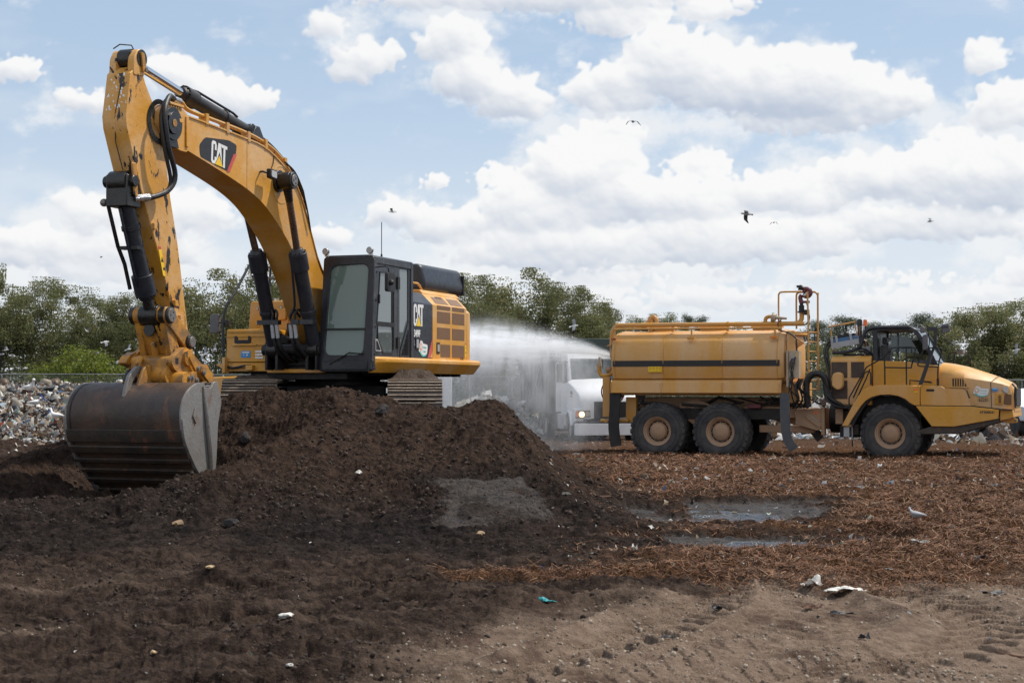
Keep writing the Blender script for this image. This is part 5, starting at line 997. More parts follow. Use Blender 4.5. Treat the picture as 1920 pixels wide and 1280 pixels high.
# cab with black frame
m = MB().mat('dark_paint'); m.tube(smooth_path([(-1.55, .42, 2.69), (-1.25, .42, 2.70), (-.98, .44, 2.76), (-.82, .45, 2.88), (-.76, .46, 3.06), (-.68, .46, 3.24), (-.52, .46, 3.33), (-.2, .46, 3.345), (.45, .46, 3.345)], 5), .05, 10); m.tube(smooth_path([(-.95, .5, 2.80), (-.75, .5, 2.80), (-.60, .55, 2.70), (-.52, .6, 2.60)], 4), .03, 8); m.ball((-.62, .5, 3.12), .06); tp(m, 'roll_bar')
cabo = [(-.50, 1.70), (-.50, 3.30), (-.45, 3.36), (.44, 3.36), (.60, 3.30), (.70, 3.16), (1.20, 2.30), (1.20, 1.70)]
m = MB().mat('dark_paint')
ro = [(-.50, 2.46), (-.50, 3.36), (.12, 3.37), (.48, 3.36), (.66, 3.26), (.93, 2.86), (1.20, 2.30)]
ri = [(-.38, 2.49), (-.38, 3.25), (.12, 3.27), (.44, 3.26), (.56, 3.20), (.82, 2.82), (1.06, 2.36)]
m.ring(ro, ri, .45, .51); m.ring(ro, ri, 2.35, 2.41); m.box((.145, .452, 2.45), (.175, .50, 3.27)); m.box((-.50, .5, 2.46), (-.42, 2.36, 3.3)); m.box((-.50, .47, 3.28), (.50, 2.39, 3.37)); m.add([(.48, .46, 3.36), (.48, 2.40, 3.36), (.64, 2.40, 3.28), (.64, .46, 3.28), (.48, .46, 3.30), (.48, 2.40, 3.30), (.58, 2.40, 3.22), (.58, .46, 3.22)], [(0, 1, 2, 3), (4, 7, 6, 5), (0, 4, 5, 1), (1, 5, 6, 2), (2, 6, 7, 3), (3, 7, 4, 0)])
cab2 = tp(m, 'cab', bevel=.015)
m = MB().mat('dark_glass').prism(inset(ri, -.02), .475, .487); tp(m, 'side_window', cab2, smooth=0)
m = MB().mat('dark_glass').prism(inset(ri, -.02), 2.375, 2.387); tp(m, 'side_window', cab2, smooth=0)
m = MB().mat('dark_glass').add([(.64, .50, 3.25), (.64, 2.36, 3.25), (1.19, 2.36, 2.30), (1.19, .50, 2.30), (.62, .50, 3.24), (.62, 2.36, 3.24), (1.17, 2.36, 2.29), (1.17, .50, 2.29)], [(0, 1, 2, 3), (4, 7, 6, 5), (0, 4, 5, 1), (1, 5, 6, 2), (2, 6, 7, 3), (3, 7, 4, 0)]); tp(m, 'windscreen', cab2, smooth=0)
m = MB().mat('grey_plastic').prism(roundpoly([(-.35, 2.3), (-.1, 2.3), (-.2, 2.9), (-.38, 2.9)], .05), 1.0, 1.5); m.prism(roundpoly([(-.36, 2.92), (-.22, 2.92), (-.24, 3.1), (-.36, 3.1)], .03), 1.12, 1.38); m.box((.5, .8, 2.2), (1.0, 2.0, 2.5)); tp(m, 'driver_seat', cab2, bevel=.02)
m = MB().mat('cat_yellow_clean'); m.prism([(-.50, 1.60), (-.50, 2.47), (.3, 2.45), (1.22, 2.33), (1.22, 1.60)], .40, 2.45); body = tp(m, 'cab_body', bevel=.02)
m = MB().mat('black'); m.box((-.515, .41, 1.70), (-.50, .55, 2.47)); tp(m, 'panel_gap', body); m = MB().mat('black'); m.prism([(.45, 1.82), (.45, 1.97), (1.0, 1.93), (1.02, 1.88), (.47, 1.95), (.47, 1.82)], .39, .401); tp(m, 'panel_gap', body)
# bonnet
m = MB().mat('tank_yellow')
st = [(1.20, .42, 2.12, 2.40), (1.5, .22, 2.06, 2.36), (1.85, .22, 2.02, 2.28), (2.5, .26, 1.92, 2.06), (2.78, .30, 1.86, 1.95), (2.95, .36, 1.80, 1.87), (3.04, .48, 1.60, 1.66), (3.06, .50, 1.28, 1.40)]
vs = []; 
for (x_, y_, zs, zt) in st: vs += [(x_, y_, 1.15), (x_, y_-.02, zs-.15), (x_, y_, zs), (x_, y_+.14, zs+(zt-zs)*.55), (x_, y_+.42, zt-.01), (x_, 1.45, zt+.03), (x_, 2.9-y_-.42, zt-.01), (x_, 2.9-y_-.14, zs+(zt-zs)*.55), (x_, 2.9-y_, zs), (x_, 2.9-y_+.02, zs-.15), (x_, 2.9-y_, 1.15)]
n = 11; m.add(vs, [(i*n+k, i*n+(k+1) % n, (i+1)*n+(k+1) % n, (i+1)*n+k) for i in range(len(st)-1) for k in range(n)]+[tuple(range(n)), tuple(range(len(vs)-1, len(vs)-n-1, -1))])
bon = tp(m, 'bonnet', bevel=.02, smooth=40)
m = MB().mat('black').prism([(1.56, 1.80), (1.56, 2.0), (1.82, 1.99), (1.92, 1.80)], .185, .215); m.mat('tank_yellow')
for k in range(5): m.prism([(1.60+k*.06, 1.80), (1.60+k*.06, 1.995), (1.625+k*.06, 1.995), (1.625+k*.06, 1.80)], .175, .20)
m.ring([(1.52, 1.76), (1.52, 2.04), (1.85, 2.03), (1.98, 1.76)], [(1.56, 1.80), (1.56, 2.0), (1.82, 1.99), (1.92, 1.80)], .18, .22)
tp(m, 'bonnet_vent', bon, bevel=.003)
m = MB().mat('black').tube([(2.52, .23, 1.25), (2.50, .24, 1.90), (2.62, .45, 2.03), (2.62, 1.4, 2.07)], .008, 6); m.tube([(3.06, .52, 1.25), (3.08, .52, 1.78), (3.0, .6, 1.86)], .03, 8); tp(m, 'bonnet_seam', bon)
m = MB().mat('lamp_glass').prism([(2.78, 1.72), (2.82, 1.80), (2.92, 1.79), (2.92, 1.62), (2.85, 1.64)], .24, .40); tp(m, 'headlight', bon)
m = MB().mat('cat_yellow_clean').box((2.60, .25, 1.34), (2.79, .30, 1.62)); m.mat('mesh_brown').box((2.80, .30, 1.34), (3.0, .40, 1.60)); m.mat('mesh_brown').box((2.69, .235, 1.38), (2.75, .25, 1.57)); m.mat('bright_steel').ball((2.64, .245, 1.50), .014); tp(m, 'lamp_recess', bon, bevel=.006)
m = MB().mat('black').box((3.06, .7, 1.3), (3.09, 2.2, 1.75)); 
for k in range(8): m.mat('grey_plastic').box((3.085, .7, 1.33+k*.055), (3.10, 2.2, 1.35+k*.055))
tp(m, 'front_grille', bon)
# fender with wheel arch and side panels
m = MB().mat('tank_yellow')
fo = [(-1.24, .76), (-1.10, 1.02), (-.94, 1.33), (-.80, 1.56), (-.66, 1.72), (-.50, 1.80), (-.2, 1.83), (.35, 1.83), (.77, 1.81), (.77, 1.31), (.63, 1.31), (.52, 1.37), (.40, 1.47), (.22, 1.55), (0, 1.585), (-.25, 1.575), (-.46, 1.52), (-.62, 1.42), (-.75, 1.27), (-.96, .96), (-1.07, .76)]
m.prism(fo, -.03, .06)
ed = [(p[0], p[1]) for p in fo[13:]] ; m.prism([(-1.24, .76)]+fo[1:8]+[(.77, 1.82), (.77, 1.795)]+[(a*.985, b-.02) for a, b in fo[7:0:-1]]+[(-1.2, .76)], .0, .55)
fen = tp(m, 'front_fender', bevel=.02)
m = MB().mat('black'); arc_ = [(p[0], p[1]) for p in fo[10:]]; m.prism(arc_+[(a*.9, b*.985) for a, b in arc_[::-1]], .06, .60); m.box((-.8, .58, .9), (.7, .62, 1.55)); tp(m, 'arch_lining', fen)
m = MB().mat('tank_yellow').prism([(.785, 1.81), (1.30, 1.80), (1.40, 1.74), (1.84, 1.735), (1.92, 1.68), (2.07, 1.30), (.785, 1.315)], -.02, .28); m.mat('black').prism(rrect(.93, 1.67, 1.13, 1.73, .015), -.03, -.018); sp2 = tp(m, 'service_panel', bevel=.015)
m = MB().mat('cat_yellow_clean').prism([(.66, 1.295), (2.07, 1.285), (2.72, 1.21), (2.70, .98), (1.62, .77), (1.06, .77)], -.03, .28); low = tp(m, 'lower_panel', bevel=.015)
m = MB().mat('black').prism([(.66, 1.30), (2.08, 1.29), (2.73, 1.215), (3.04, 1.20), (3.04, 1.22), (2.74, 1.235), (2.08, 1.305), (2.05, 1.32), (1.93, 1.69), (1.84, 1.745), (1.40, 1.75), (1.40, 1.742), (1.84, 1.735), (1.92, 1.68), (2.04, 1.305), (.66, 1.312)], -.02, .22); tp(m, 'trim_line', low)
m = MB().mat('steel_dark').prism([(.6, .62), (1.05, .775), (1.62, .775), (2.72, 1.0), (2.70, .88), (1.80, .60), (.8, .56)], .02, 2.85); m.box((-1.15, .3, .52), (-.85, .35, .80)); tp(m, 'belly_guard', bevel=.02)
m = MB().mat('cat_yellow_clean').prism([(2.735, 1.21), (3.04, 1.20), (3.06, 1.02), (2.74, .93)], .10, 2.8); m.prism(roundpoly([(2.72, .92), (3.05, 1.0), (3.14, .96), (3.14, .88), (2.95, .86)], .03), .4, .46); m.mat('worn_steel').cyl((3.08, .39, .93), (3.08, .41, .93), .03, n=10); bp = tp(m, 'bumper', bevel=.015)
m = MB().mat('orange_lens').box((.62, -.042, 1.69), (.72, -.03, 1.73)); m.mat('decal_yellow').box((.63, -.038, 1.645), (.72, -.03, 1.685)); tp(m, 'fender_decal', fen)
m = MB().mat('decal_blue').box((2.53, .212, 1.68), (2.67, .238, 1.76)); m.mat('decal_white').box((2.54, .210, 1.735), (2.66, .212, 1.75)); tp(m, 'decal', bon, smooth=0)
m = MB().mat('decal_yellow').box((-6.52, -.010, 2.19), (-6.14, .02, 2.34)); m.mat('decal_black')
for k in range(4): m.prism([(-6.50+k*.095, 2.285), (-6.43+k*.095, 2.285), (-6.465+k*.095, 2.33)], -.012, -.0101); m.box((-6.50+k*.095, -.012, 2.21), (-6.43+k*.095, -.0101, 2.214)); m.box((-6.50+k*.095, -.012, 2.25), (-6.43+k*.095, -.0101, 2.254))
m.mat('decal_yellow')
for k in range(4): m.prism([(-6.487+k*.095, 2.293), (-6.443+k*.095, 2.293), (-6.465+k*.095, 2.32)], -.014, -.0121)
tp(m, 'warning_decal', tank, smooth=0)
text('lettering', '62283', TRK, (2.20, .205, 1.42), (PI/2, 0, 0), .085, 'decal_black', .85)
text('lettering', '2T300541', TRK, (2.25, -.033, 1.115), (PI/2, 0, 0), .062, 'decal_black', 1.05, .003)
county('county_sticker', TRK, (2.07, 1.53), 1, 1, .205, .36, -1)
# step, bracket
m = MB().mat('silver_grey').box((-1.20, .05, .48), (-1.06, .30, .74)); m.box((-1.0, .1, .25), (-.98, .12, .76)); m.mat('hub_tan').box((-1.2, .05, .74), (-1.0, .35, .80)); m.mat('black').box((-1.0, .08, .22), (-.975, .14, .4)); tp(m, 'step')
# hand rails
m = MB().mat('black'); m.tube(smooth_path([(-.12, .0, 1.84), (-.12, .0, 2.28), (-.12, .0, 2.56), (-.02, .0, 2.68), (.06, .0, 2.78), (.12, .0, 2.805), (.30, .0, 2.81), (.58, .0, 2.81), (.65, .0, 2.77), (.65, .0, 2.68), (.56, .0, 2.33), (.50, .0, 2.28), (-.10, .0, 2.29)], 3), .02, 6); tp(m, 'handrail')
m = MB().mat('black'); m.tube([(.43, .0, 1.84), (.43, .0, 2.80)], .02, 6); tp(m, 'handrail')
m = MB().mat('black'); m.tube([(-1.05, .02, 1.20), (-1.05, .02, 1.50), (-.59, .0, 2.30), (-.12, .0, 2.56)], .02, 6); tp(m, 'handrail')
m = MB().mat('black'); m.tube([(-.98, .02, 1.20), (-.60, .0, 2.0), (-.50, .0, 2.25)], .02, 6); tp(m, 'handrail')
m = MB().mat('black'); m.tube(smooth_path([(-.99, .3, 1.5), (-.76, .3, 2.0), (-.68, .3, 2.16), (-.58, .3, 2.19), (-.53, .3, 2.12), (-.53, .3, 1.84)], 3), .02, 6); tp(m, 'handrail')
m = MB().mat('black'); m.tube([(-1.02, .02, 1.24), (-1.02, .02, 1.16)], .03, 6); tp(m, 'handrail')
m = MB().mat('black'); m.tube(smooth_path([(1.22, .0, 1.84), (1.23, .0, 2.3), (1.32, .0, 2.70), (1.28, .0, 2.77), (.96, .0, 2.79), (.88, .0, 2.76), (.74, .0, 2.42), (.77, .0, 2.32), (1.25, .0, 2.30)], 3), .02, 6); tp(m, 'handrail')
m = MB().mat('black'); m.box((1.19, -.02, 1.82), (1.25, .02, 2.0)); tp(m, 'handrail')
m = MB().mat('black'); m.tube(smooth_path([(1.2, 2.7, 2.40), (1.2, 2.7, 2.70), (1.6, 2.7, 2.70), (1.72, 2.7, 2.6), (1.68, 2.7, 2.40)], 3), .02, 6); tp(m, 'handrail')
m = MB().mat('black'); m.tube([(1.3, 2.7, 2.4), (1.35, 2.7, 2.7)], .02, 6); tp(m, 'handrail')
m = MB().mat('black'); m.tube([(-.1, 2.6, 2.45), (.1, 2.6, 2.60), (.6, 2.6, 2.60)], .02, 6); tp(m, 'handrail')
m = MB().mat('dark_paint'); m.prism([(.74, 1.84), (.84, 1.84), (1.13, 2.70), (1.04, 2.70)], -.08, -.02); m.tube([(1.08, -.05, 2.66), (1.16, -.05, 2.85), (1.18, -.05, 3.28)], .035, 8); m.box((.98, -.10, 3.22), (1.22, .06, 3.32)); m.tube(smooth_path([(1.0, -.05, 2.7), (1.02, -.05, 3.0), (.97, -.05, 3.3), (.95, -.05, 3.38), (1.0, -.05, 3.33)], 3), .015, 6)
m.tube([(1.2, -.05, 3.26), (1.36, -.05, 3.32), (1.5, -.05, 3.33)], .014, 6); m.tube([(1.22, -.05, 3.25), (1.45, 2.6, 2.78)], .014, 6); m.tube([(.7, .4, 3.32), (.8, -.05, 3.38), (.95, -.05, 3.25)], .016, 6)
tp(m, 'mirror_bracket')
for (a, b, c, d_, y_) in ((.86, .99, 2.72, 3.14, -.05), (.80, .92, 3.16, 3.34, -.05)):
    m = MB().mat('grey_plastic').prism(roundpoly([(a, c), (b, c+.02), (b-.01, d_), (a, d_-.03)], .045), y_-.12, y_+.04); tp(m, 'mirror', bevel=.02)
m = MB().mat('grey_plastic').prism(roundpoly([(1.34, 3.14), (1.54, 3.20), (1.50, 3.42), (1.30, 3.38)], .04), 0.0, .08); tp(m, 'mirror', bevel=.02)
m = MB().mat('grey_plastic').prism(roundpoly([(1.38, 2.68), (1.60, 2.66), (1.64, 2.80), (1.42, 2.80)], .04), 2.6, 2.75); m.mat('lamp_glass').box((1.56, 2.58, 2.69), (1.62, 2.6, 2.78)); tp(m, 'front_lamp', bevel=.02)
# ------------------------------------------------------------------ scatter helper: many small pieces in one mesh with their own colours
def colmat(name, rough=.8, trans=0., noise=True):
    m, t, p, out = newmat(name)
    c = t.node('ShaderNodeAttribute', attribute_name='col').outputs['Color']
    t.l.new(c, p.inputs['Base Color']); p.inputs['Roughness'].default_value = rough; p.inputs['Specular IOR Level'].default_value = .3
    if trans:
        tr = t.n.new('ShaderNodeBsdfTranslucent'); t.l.new(c, tr.inputs[0]); mx = t.n.new('ShaderNodeMixShader'); mx.inputs[0].default_value = trans
        t.l.new(p.outputs[0], mx.inputs[1]); t.l.new(tr.outputs[0], mx.inputs[2]); t.l.new(mx.outputs[0], out.inputs[0])
    return m
colmat('bits', .85); colmat('plastic_bits', .45, .25); colmat('leaf', .5, .45); colmat('drop', .3, .5)
def rot_mats(N, rng, tilt=1.):
    y = rng.random(N)*2*PI; a = (rng.random(N)-.5)*PI*tilt; b = (rng.random(N)-.5)*PI*tilt
    cy, sy, ca, sa, cb, sb = np.cos(y), np.sin(y), np.cos(a), np.sin(a), np.cos(b), np.sin(b); z = np.zeros(N); o = np.ones(N)
    Rz = np.array([[cy, -sy, z], [sy, cy, z], [z, z, o]]).transpose(2, 0, 1); Rx = np.array([[o, z, z], [z, ca, -sa], [z, sa, ca]]).transpose(2, 0, 1); Ry = np.array([[cb, z, sb], [z, o, z], [-sb, z, cb]]).transpose(2, 0, 1)
    return Rz @ Rx @ Ry
def scatter_mesh(name, P, S, T, F, col, rng, mat, tilt=1., jit=0., smooth=False, R=None):
    N = len(P); T = np.array(T, float); F = np.array(F); nv = len(T)
    V = np.repeat(T[None], N, 0)
    if jit: V = V*(1+(rng.random((N, nv, 1))-.5)*jit)+ (rng.random((N, nv, 3))-.5)*jit*.3
    V = V*S[:, None, :]
    if R is None: R = rot_mats(N, rng, tilt)
    V = np.einsum('nij,nvj->nvi', R, V)+P[:, None, :]
    fs = (F[None]+np.arange(N)[:, None, None]*nv).reshape(-1, F.shape[1]).astype(np.int32); k = F.shape[1]; nf = len(fs)
    me = bpy.data.meshes.new(name); me.vertices.add(N*nv); me.vertices.foreach_set('co', V.reshape(-1).astype(np.float32))
    me.loops.add(nf*k); me.loops.foreach_set('vertex_index', fs.ravel()); me.polygons.add(nf); me.polygons.foreach_set('loop_start', np.arange(0, nf*k, k, dtype=np.int32)); me.polygons.foreach_set('loop_total', np.full(nf, k, dtype=np.int32))
    if smooth: me.polygons.foreach_set('use_smooth', np.ones(nf, dtype=bool))
    me.update(calc_edges=True)
    C = np.concatenate([np.repeat(col, nv, 0), np.ones((N*nv, 1))], 1).astype(np.float32)
    me.color_attributes.new('col', 'FLOAT_COLOR', 'POINT').data.foreach_set('color', C.ravel()); me.materials.append(MATS[mat])
    return me
def link(name, me, parent=None, loc=(0, 0, 0)):
    o = bpy.data.objects.new(name, me); COL.objects.link(o); o.parent = parent; o.location = loc; return o
OCT = [(1, 0, 0), (0, 1, 0), (-1, 0, 0), (0, -1, 0), (0, 0, 1), (0, 0, -1)]; OCTF = [(0, 1, 4), (1, 2, 4), (2, 3, 4), (3, 0, 4), (1, 0, 5), (2, 1, 5), (3, 2, 5), (0, 3, 5)]
LEAF = [(-.5, -.3, 0), (.5, -.35, .12), (.45, .3, -.08), (-.55, .35, .1)]; LEAFF = [(0, 1, 2, 3)]
def lerpc(a, b, t): return np.array(a)[None]*(1-t[:, None])+np.array(b)[None]*t[:, None]
# ------------------------------------------------------------------ trees
paint('bark', (.10, .085, .07), (.16, .15, .13), .6, 3, .9, bump=.3)
def branch_tree(rng, H, Wd, forks=5, levels=3, low=.12):
    """limbs as tapered tubes; returns mesh builder and the twig ends"""
    mb = MB().mat('bark'); ends = []
    def grow(p, d, L, r, lv):
        q = p; pts = [p]; rs = [r]; dd = Vector(d)
        for i in range(3):
            dd = (dd + Vector((rng.normal(0, .16), rng.normal(0, .16), rng.normal(.04, .10)))).normalized(); q = q+dd*L/3; pts.append(q); rs.append(r*(1-.2*(i+1)))
        mb.tube(pts, rs, 6 if lv > 1 else 4, cap=False)
        ends.append((q, lv))
        if lv > 0:
            n = rng.integers(2, 4)
            for k in range(n):
                az_ = rng.random()*2*PI; sp_ = rng.uniform(.35, .85); u = dd.orthogonal().normalized(); v_ = dd.cross(u); nd = (dd*math.cos(sp_)+(u*math.cos(az_)+v_*math.sin(az_))*math.sin(sp_)); nd.z *= .8
                grow(pts[rng.integers(2, 4)], nd.normalized(), L*rng.uniform(.62, .85), rs[-1]*.75, lv-1)
    mb.tube([(0, 0, -.3), (.05, 0, H*low*.5), (0, .03, H*low)], [.32, .25, .22], 9, cap=False)
    for k in range(forks):
        a = 2*PI*(k+rng.random()*.6)/forks; t_ = rng.uniform(.25, .95); d = Vector((math.cos(a)*t_*Wd/H*1.3, math.sin(a)*t_*Wd/H*1.3, 1)).normalized()
        grow(Vector((0, 0, H*low)), d, H*.34*rng.uniform(.8, 1.1), .16, levels)
    return mb, ends
def crown(rng, ends, H, Wd, n, base=(.075, .092, .036), hi=(.25, .26, .12), size=(.065, .135), extra=90, low=.18):
    C = [tuple(e[0]) for e in ends if e[1] <= 1]
    for i in range(extra):                                          # clumps that fill the crown's outline unevenly
        a = rng.random()*2*PI; u = rng.uniform(low, .95); prof = math.sin(PI*min(1, (u*.86+.12)))**.6; r = Wd*.5*prof*rng.uniform(.55, 1.05); C.append((math.cos(a)*r, math.sin(a)*r, H*u))
    C = np.array(C); C[:, 2] = np.minimum(C[:, 2], H*.98); rr = np.hypot(C[:, 0], C[:, 1]); C[:, :2] *= np.minimum(1, (Wd*.55)/np.maximum(rr, .01))[:, None]; m = len(C)
    wgt = rng.uniform(.4, 1.6, m); idx = rng.choice(m, n, p=wgt/wgt.sum()); rad_ = rng.uniform(.28, .72, m)[idx]
    P = C[idx]+np.clip(rng.normal(0, 1, (n, 3)), -1.25, 1.25)*rad_[:, None]*np.array([1, 1, .62]); P[:, 2] = np.maximum(P[:, 2], .1)
    tone = rng.random(m)[idx]*.6+rng.random(n)*.4; col = lerpc(base, hi, tone); col[:, 0] *= rng.uniform(.85, 1.25, n)
    s = rng.uniform(size[0], size[1], n); S = np.stack([s, s*.8, s], 1)
    return P, S, col
def make_tree(name, seed, H, Wd, n, **k):
    rng = np.random.default_rng(seed); forks = k.pop('forks', 5); lev = k.pop('levels', 3)
    mb, ends = branch_tree(rng, H*.9, Wd, forks, lev)
    root = empty(name, (0, 0, 0)); mb.build('trunk', root, smooth=60)
    P, S, col = crown(rng, ends, H, Wd, n, **k)
    link('crown', scatter_mesh('crown', P, S, LEAF, LEAFF, col, rng, 'leaf', 2.), root); return root
def make_pine(seed, H):
    rng = np.random.default_rng(seed); root = empty('pine_tree', (0, 0, 0)); mb = MB().mat('bark').tube([(0, 0, -.3), (.1, 0, H*.5), (0, .1, H*.97)], [.22, .15, .04], 8, cap=False); C = []
    for k in range(26):
        u = rng.uniform(.55, 1.0); a = rng.random()*2*PI; L = (1.06-u)*H*.42*rng.uniform(.5, 1.1)+.3; e = (math.cos(a)*L, math.sin(a)*L, H*u+.25*L); mb.tube([(0, 0, H*u-.2), e], [.04, .015], 4, cap=False); C.append(e)
    mb.build('trunk', root, smooth=60); C = np.array(C); idx = rng.integers(0, len(C), 8000)
    P = C[idx]+rng.normal(0, 1, (8000, 3))*np.array([.38, .38, .24]); col = lerpc((.06, .075, .045), (.13, .15, .10), rng.random(8000)); s = rng.uniform(.08, .18, 8000)
    link('crown', scatter_mesh('crown', P, np.stack([s, s*.4, s], 1), LEAF, LEAFF, col, rng, 'leaf', 2.), root); return root
OAKS = [make_tree('oak_tree', 100+i, 10., 8.2, 56000, forks=5+i % 3, low=.10) for i in range(4)]
ROUND = [make_tree('oak_tree', 140+i, 7.5, 8., 50000, forks=6, low=.05, hi=(.28, .28, .13)) for i in range(2)]
PINES = [make_pine(160+i, 10.) for i in range(2)]
protos = {'o': OAKS, 'r': ROUND, 'p': PINES}; used = set()
def gz(x, y): return H1(x, y)
def place(kind, i, px, top, wpx, Y, label, cat='tree', group='trees behind the chain link fence'):
    pr = protos[kind][i % len(protos[kind])]; key = (kind, i % len(protos[kind]))
    o = pr if key not in used else copy_tree(pr); used.add(key)
    X = (px-960)*Y/3000.; g_ = 0.; top_z = 1.8+(724-top)*Y/3000.; H0 = {'o': 10., 'r': 7.5, 'p': 10.4}[kind]; W0 = {'o': 8.6, 'r': 8.6, 'p': 3.6}[kind]
    sz = top_z/H0; sx = (wpx*Y/3000.)/W0 if wpx else sz
    o.location = (X, Y, -.1); o.scale = (sx, sx, sz); o.rotation_euler = (0, 0, (px*1.7+Y) % 6.28); tag(o, label, cat, group); return o
TL = [('o', 0, -30, 490, 190, 122, 'tall dark oak at the left edge of the view behind the fence'),
 ('o', 1, 78, 516, 190, 126, 'broad dark oak behind the left fence, left of the light green bush'),
 ('o', 2, 165, 548, 150, 134, 'yellowish green tree standing back behind the light green bush'),
 ('o', 3, 245, 540, 150, 128, 'oak rising behind the raised digger arm cylinder'),
 ('r', 0, 395, 500, 235, 124, 'wide oak seen between the digger arm and the tall mirror rail'),
 ('o', 0, 500, 478, 170, 128, 'tall oak seen between the two boom cylinders of the digger'),
 ('r', 1, 640, 540, 200, 126, 'oak mostly hidden behind the digger cab'),
 ('o', 1, 760, 545, 180, 130, 'oak hidden behind the engine house of the digger'),
 ('o', 2, 885, 505, 150, 120, 'oak crown just right of the black engine hood of the digger'),
 ('r', 0, 975, 498, 230, 124, 'largest spreading oak above the water spray'),
 ('o', 3, 1068, 518, 170, 121, 'oak with open limbs above the dark dump body'),
 ('r', 1, 1125, 560, 120, 126, 'low sloping oak crown ending near the rear of the water truck tank'),
 ('o', 0, 1190, 588, 100, 150, 'small feathery tree above the rear end of the tank'),
 ('o', 1, 1243, 582, 110, 150, 'light green tree behind the gooseneck pipe on the tank'),
 ('p', 0, 1289, 589, 34, 175, 'thin far pine above the tank, left one of the close pair'),
 ('p', 1, 1313, 588, 44, 175, 'dense far pine above the tank, right one of the close pair'),
 ('r', 0, 1365, 600, 140, 165, 'pale green tree top showing over the middle of the tank'),
 ('p', 0, 1432, 605, 50, 170, 'dark far pine peeping over the tank left of the hoops'),
 ('p', 1, 1528, 596, 70, 150, 'pine between the ladder and the pump rack'),
 ('o', 2, 1545, 640, 150, 135, 'light green tree in the gap behind the hose arch'),
 ('p', 0, 1585, 592, 90, 155, 'feathery pine behind the pump rack and exhaust'),
 ('p', 1, 1642, 600, 75, 160, 'rounded pine above the black roof of the truck cab, left of the forked one'),
 ('p', 0, 1684, 606, 80, 160, 'forked pine above the truck cab roof'),
 ('p', 1, 1735, 583, 80, 140, 'dark pine rising left of the big oaks at the right edge'),
 ('o', 3, 1775, 584, 150, 122, 'first of the big oaks right of the truck cab mirrors'),
 ('r', 1, 1850, 566, 200, 120, 'widest oak above the truck bonnet at the right'),
 ('o', 0, 1925, 553, 200, 122, 'tallest oak at the right edge of the view'),
 ('r', 0, 2030, 570, 220, 124, 'oak just beyond the right edge of the view')]
for t_ in TL: place(*t_[:6], t_[6])
# shrubs and undergrowth
rng = np.random.default_rng(5)
def leafmass(name, n, fx, fy, fz, size, base, hi, label=None):
    cx = fx(n//40); cy = fy(n//40); i = rng.integers(0, n//40, n); cz = fz(cx); 
    P = np.stack([cx[i]+rng.normal(0, .55, n), cy[i]+rng.normal(0, .5, n), np.abs(cz[i]+rng.normal(0, .45, n))], 1); s = rng.uniform(size[0], size[1], n)
    t_ = rng.random(n//40)[i]*.6+rng.random(n)*.4
    o = link(name, scatter_mesh(name, P, np.stack([s, s*.7, s], 1), LEAF, LEAFF, lerpc(base, hi, t_), rng, 'leaf', 2.)); tag(o, kind='stuff'); return o
leafmass('undergrowth', 60000, lambda k: rng.uniform(-62, 66, k), lambda k: rng.uniform(117, 124, k), lambda c: rng.uniform(.1, 1, len(c))*(2.8+1.2*np.sin(c*.35)), (.10, .22), (.045, .055, .022), (.13, .14, .06))
leafmass('woodland', 60000, lambda k: rng.uniform(-80, 84, k), lambda k: rng.uniform(138, 150, k), lambda c: rng.uniform(.05, 1, len(c))*(5.2+.8*np.sin(c*.3)), (.18, .36), (.05, .06, .03), (.13, .14, .075))
def shrub(seed, px, top, wpx, Y, n, base, hi, label, size=(.1, .2)):
    r2 = np.random.default_rng(seed); Wd = wpx*Y/3000.; X = (px-960)*Y/3000.; g0 = H1(X, Y); Hh = 1.8+(724-top)*Y/3000.-g0; mb = MB().mat('bark'); ends = []
    for k in range(16):
        a = r2.random()*2*PI; q = Vector((math.cos(a)*Wd*.42*r2.random(), math.sin(a)*Wd*.4*r2.random(), Hh*r2.uniform(.55, .95))); mb.tube([(0, 0, 0), tuple(q*.5+Vector((0, 0, .1))), tuple(q)], [.05, .03, .01], 5, cap=False); ends.append((q, 0)); ends.append((q*.75, 0))
    root = empty('shrub', (X, Y, g0)); mb.build('stems', root); P, S, c = crown(r2, ends, Hh, Wd, n, base, hi, size, 30)
    link('foliage', scatter_mesh('foliage', P, S, LEAF, LEAFF, c, r2, 'leaf', 2.), root); tag(root, label, 'shrub')
shrub(3, 165, 652, 125, 115, 5000, (.10, .13, .02), (.24, .29, .05), 'light yellow green bush behind the fence above the rubbish heap')
shrub(4, 90, 688, 70, 115, 1800, (.10, .13, .02), (.22, .26, .05), 'low tuft of pale grass and scrub left of the light green bush', (.05, .3))
shrub(6, 262, 690, 60, 115, 1200, (.08, .10, .02), (.18, .22, .05), 'small yellow green scrub just left of the digger arm by the fence')
# ------------------------------------------------------------------ chain link fence
FY = 113.
paint('galvanised', (.30, .31, .32), (.22, .22, .22), .5, 2, .5, metal=.4)
m, t, p, out = newmat('chain_link'); p.inputs['Base Color'].default_value = (.26, .27, .28, 1); p.inputs['Roughness'].default_value = .5
tcn = t.n.new('ShaderNodeTexCoord'); s1 = t.n.new('ShaderNodeSeparateXYZ'); t.l.new(tcn.outputs['Object'], s1.inputs[0])
u1 = t.m('ABSOLUTE', t.m('SINE', t.m('MULTIPLY', t.m('ADD', s1.outputs[0], s1.outputs[2]), 44.))); u2 = t.m('ABSOLUTE', t.m('SINE', t.m('MULTIPLY', t.m('SUBTRACT', s1.outputs[0], s1.outputs[2]), 44.)))
t.l.new(t.m('LESS_THAN', t.m('MINIMUM', u1, u2), .15), p.inputs['Alpha'])
def ftop(x): return 1.8+(724-(701+11*ss(np.array([x]), -35, 36)[0]))*FY/3000.
